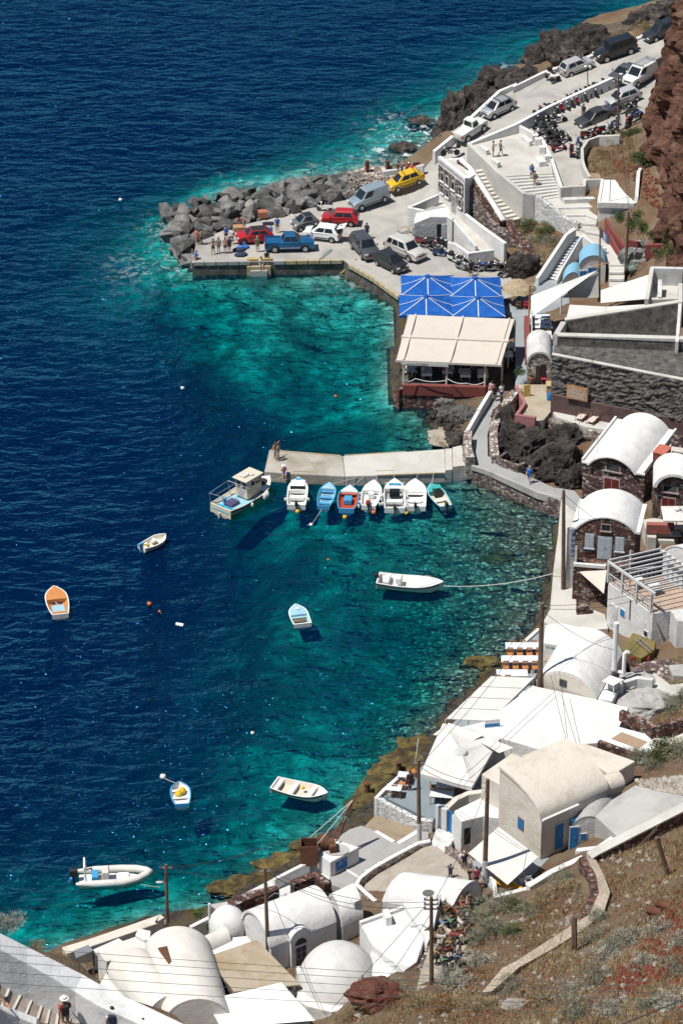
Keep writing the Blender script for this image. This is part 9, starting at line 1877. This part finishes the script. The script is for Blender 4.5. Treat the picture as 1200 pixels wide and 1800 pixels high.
stones('white_rubble','heap of white rubble beside the hedge',[(1110,1372),(1200,1365),(1205,1400),(1150,1395)],900,PALEST,.08,.3)
stones('garden_rubble','reddish rubble below the cliff',[(1060,275),(1150,300),(1160,370),(1130,350),(1100,310)],1200,REDST,.05,.3);stones('shore_pebbles','dark pebbles and stones along the shoreline',[(770,705),(820,720),(800,790),(760,760),(720,715)],700,LAVA,.1,.5);stones('shore_stones','dark stones along the lower shore',[(985,905),(965,1080),(880,1180),(780,1270),(640,1420),(620,1440),(700,1340),(800,1220),(900,1130),(960,1000)],1600,LAVA,.08,.5)
# ochre weed ledges along the lower shore
WEED=rocky('ochre_weed_rock',[(0,(.035,.028,.02)),(.4,(.09,.07,.035)),(.75,(.20,.155,.05)),(1,(.26,.22,.12))],1.2,.08)
for i,(x,y,r_) in enumerate(((735,1330,(2.0,2.4,.5)),(705,1358,(1.9,2.0,.5)),(672,1388,(1.7,1.7,.5)),(648,1412,(1.4,1.4,.45)),(850,1168,(1.6,.9,.5)),(885,985,(1.5,1.2,.35)),(948,978,(1.0,1.0,.45)),(870,1195,(1.4,1.2,.4)),(560,1492,(1.8,1.2,.4)),(500,1525,(2.2,1.2,.4)),(430,1560,(2.0,1.2,.4)))):
 displaced('shore_ledge','%s shore ledge with ochre weed, %s along the waterline'%('low',('below the parasol','below the sea corner table','below the first bollard','by the second bollard','off the table terrace','in the inner bay','close to the shore path','under the table terrace','left of the winch','below the red rubble wall','near the seaside lamp pole')[i]),'rock',G(x,y,-.55 if i in (5,6) else -.25 if i==4 else .0),r_,50+i,WEED,amp=.55,sub=5)
for i,(k,x,y,h) in enumerate((('r7',345,330,.9),('r7',108,490,.7))):
 c=q1(k,x,y,h);single('bollard',MB().lathe(c,[(.2,-.5),(.2,.3),(.26,.32),(.26,.42),(.05,.46)],12),RUST,'rusty bollard on the weed ledge, %s one'%('farther','nearer')[i],'bollard',smooth=True )
 # drums, fence posts, boxes
for i,(x,y) in enumerate(((1030,692),(1085,655))):
 p=on_ground(*px('s5',x,y));t=thing('oil_drum','rusty oil drum lying on the slope, %s of the two'%('left','right')[i],'drum',p,R(-25),'rusty drums');part('shell',MB().lathe((-.45,0,.26),[(.27,0),(.29,.02),(.28,.04),(.28,.28),(.295,.3),(.28,.32),(.28,.58),(.295,.6),(.28,.62),(.28,.86),(.29,.88),(.27,.9)],16,'X'),RUST,t,world=False ,smooth=True );part('bung',MB().lathe((.46,.1,.32),[(.04,-.01),(.04,.02)],8,'X'),TRIM,t,world=False )
for i,(a,b,r_) in enumerate((((1120,465),(1045,240),.16),((556,905),(560,700),.14),((572,905),(568,705),.10),((270,1180),(262,1128),.14))):
 p=on_ground(*px('s5',*a));tp=GY(*px('s5',*b),p.y);single('fence_post',MB().tube([p-Vector((0,0,.3)),tp],r_,8),WOODP,('leaning thick wooden post on the upper slope','left half of the paired wooden fence post','right half of the paired wooden fence post','short stump post near the slope path end')[i],'post')
for i,(a,b) in enumerate((((1200,130),(1045,245)),((1045,260),(690,560)),((1110,480),(780,720)),((560,705),(440,900)),((440,900),(270,1125)),((1045,245),(560,700)))):
 A_,B_=on_ground(*px('s5',*a)),on_ground(*px('s5',*b));rope('sagging fence wire on the slope, %s'%ORD[i],A_+Vector((0,0,1.0)),B_+Vector((0,0,1.0)),.015,.15,plain('rusty_wire',(.22,.17,.12),.7),'wire',8,'fence_wire')
def cyp(x,y,hgt,lb):
 p=on_ground(x,y);t=thing('cypress',lb,'tree',p);mb=MB();rr=random.Random(x)
 for i in range(300):z=rr.random();a=rr.uniform(0,6.28);w=.34*(1-z)**.6*rr.uniform(.7,1.1);q_=Vector((w*math.cos(a),w*math.sin(a),z*hgt+.2));mb.add([q_+Vector((-.05,0,0)),q_+Vector((.05,.02,0)),q_*1.0+Vector((.02,0,.22))],[(0,1,2)])
 part('crown',mb,LM['green'],t,world=False );part('trunk',MB().tube([(0,0,-.1),(0,0,hgt*.8)],[.07,.02],6),WOODP,t,world=False )
cyp(1171,435,1.8,'small dark cypress at the end of the red wall')
rock_at('big grey boulder below the dark red wall',1128,455,4.6,(2.0,1.4,1.7),61,BOULD,amp=.35);rock_at('black lava lump at the end of the rubble wall',*px('z6',1000,890),2.2,(1.5,1.1,1.5),62,LAVA);rock_at('pale rock below the bottom bushes',905,1768,14.2,(.8,.6,.35),63,PALEST,amp=.4);rock_at('white rock at the corner of the courtyard wall',*px('z6',110,600),1.5,(.9,.6,.35),64,PALEST,sub=3)
rock_at('red rock mass at the left end of the bottom ridge',*px('s4',230,1000),9.0,(1.8,1.2,.8),65,rocky('red_rock',[(0,(.10,.035,.025)),(.5,(.20,.08,.055)),(1,(.30,.16,.11))],1.2,.1),amp=.4)
# agave by the steps
p=q1('t3',500,740,4.0);t=thing('agave','spiky blue grey agave under the dark pole','agave',p);mb=MB()
for k in range(22):
 an=k*2.4;d=Vector((math.cos(an),math.sin(an),0));l=.9+.3*(k%3);s_=Vector((-d.y,d.x,0))*.06;u=.5+(k%5)*.12
 mb.add([-s_,s_,d*l*.5+s_*.8+Vector((0,0,l*u*.7)),d*l*.8+Vector((0,0,l*u)),d*l*.5-s_*.8+Vector((0,0,l*u*.7))],[(0,1,2,3,4)])
part('leaves',mb,leafm('agave_leaf',(.20,.26,.22)),t,world=False )
for i,(x,y,s,m_) in enumerate(((640,650,(1.0,.8,.85),0),(840,575,(.9,.8,.6),1))):
 c=q1('z4',x,y,1.42);single('cardboard_box',MB().box(c+Vector((0,0,s[2]/2+(0.9 if i else 0))),s,.1),plain('cardboard',(.38,.22,.11),.9) if not i else plain('red_cardboard',(.35,.13,.07),.9),('large cardboard box between bathers and red car','red brown crate on the boulders behind the red car')[i],'box',bevel=.01)
for i,(x,y,s) in enumerate(((640,790,'pile of dark diving gear on the quay, left one'),(670,770,'pile of blue diving gear beside the olive shirted man'),(655,830,'dark diving bags near the quay steps'))):
 p=q1('z4',x,y,1.42);single('gear_pile',MB().ell(p+Vector((0,0,.12)),(.6,.35,.22),10,6).ell(p+Vector((.4,.2,.12)),(.35,.3,.2),8,5),CL['navy'] if i!=1 else CL['blue'],s,'gear')
c=q1('z3',475,600,7.1);t=thing('wooden_pallet','wooden pallet leaning at the garden wall end','pallet',c,R(10))
for k in range(5):part('slat',MB().box((-.5+k*.25,0,.06),(.16,1.1,.04)),plain('pallet_wood',(.35,.25,.16),.9),t,world=False )
for k in (-.45,0,.45):part('bearer',MB().box((0,k,.02),(1.2,.1,.05)),plain('pallet_wood',(0,0,0)),t,world=False )
rope('green hose hanging over the quay edge',q1('z5',355,722,1.5),q1('z5',262,800,1.5),.05,-.1,plain('green_hose',(.03,.22,.16),.6));rope('thick yellow mooring rope at the quay corner',q1('z5',540,790,1.55),q1('z5',420,905,.1),.07,.1,plain('yellow_rope',(.42,.30,.12),.9))
for i,(x,y,h,r_,wh) in enumerate(((784,262,1.6,(1.3,1.4,1.2),'at the low end of the parapet'),(818,226,3.6,(1.2,1.4,1.3),'under the white pickup'),(848,192,4.0,(1.3,1.6,1.3),'under the parapet bend'),(888,162,4.4,(1.6,1.6,1.3),'below the silver hatchback with bars'),(925,142,5.0,(1.5,1.5,1.3),'below the quad bike'),(1000,102,6.0,(1.8,1.6,1.4),'below the pale silver hatchback'),(1130,46,6.8,(2.2,1.8,1.5),'beside the dark estate car'),(1165,30,7.2,(2.2,1.8,1.5),'at the top of the coast'),(1195,14,7.4,(2.4,2.0,1.6),'in the top right corner'),
(880,792,1.5,(.9,.8,.9),'behind the rubble planter'),(905,806,1.5,(1.1,.8,1.0),'beside the rubble planter'),(938,822,1.6,(1.2,.8,1.1),'right of the man in bright blue'),(968,836,1.7,(1.2,.8,1.2),'at the path bend'),(995,848,1.8,(1.0,.7,1.1),'before the upper lava house'),(925,790,1.9,(1.4,1.0,1.5),'in the hollow below the pink wall'))):
 rock_at('dark craggy lava rock '+wh,x,y,h,r_,81+i,LAVA,sub=4,amp=.5)
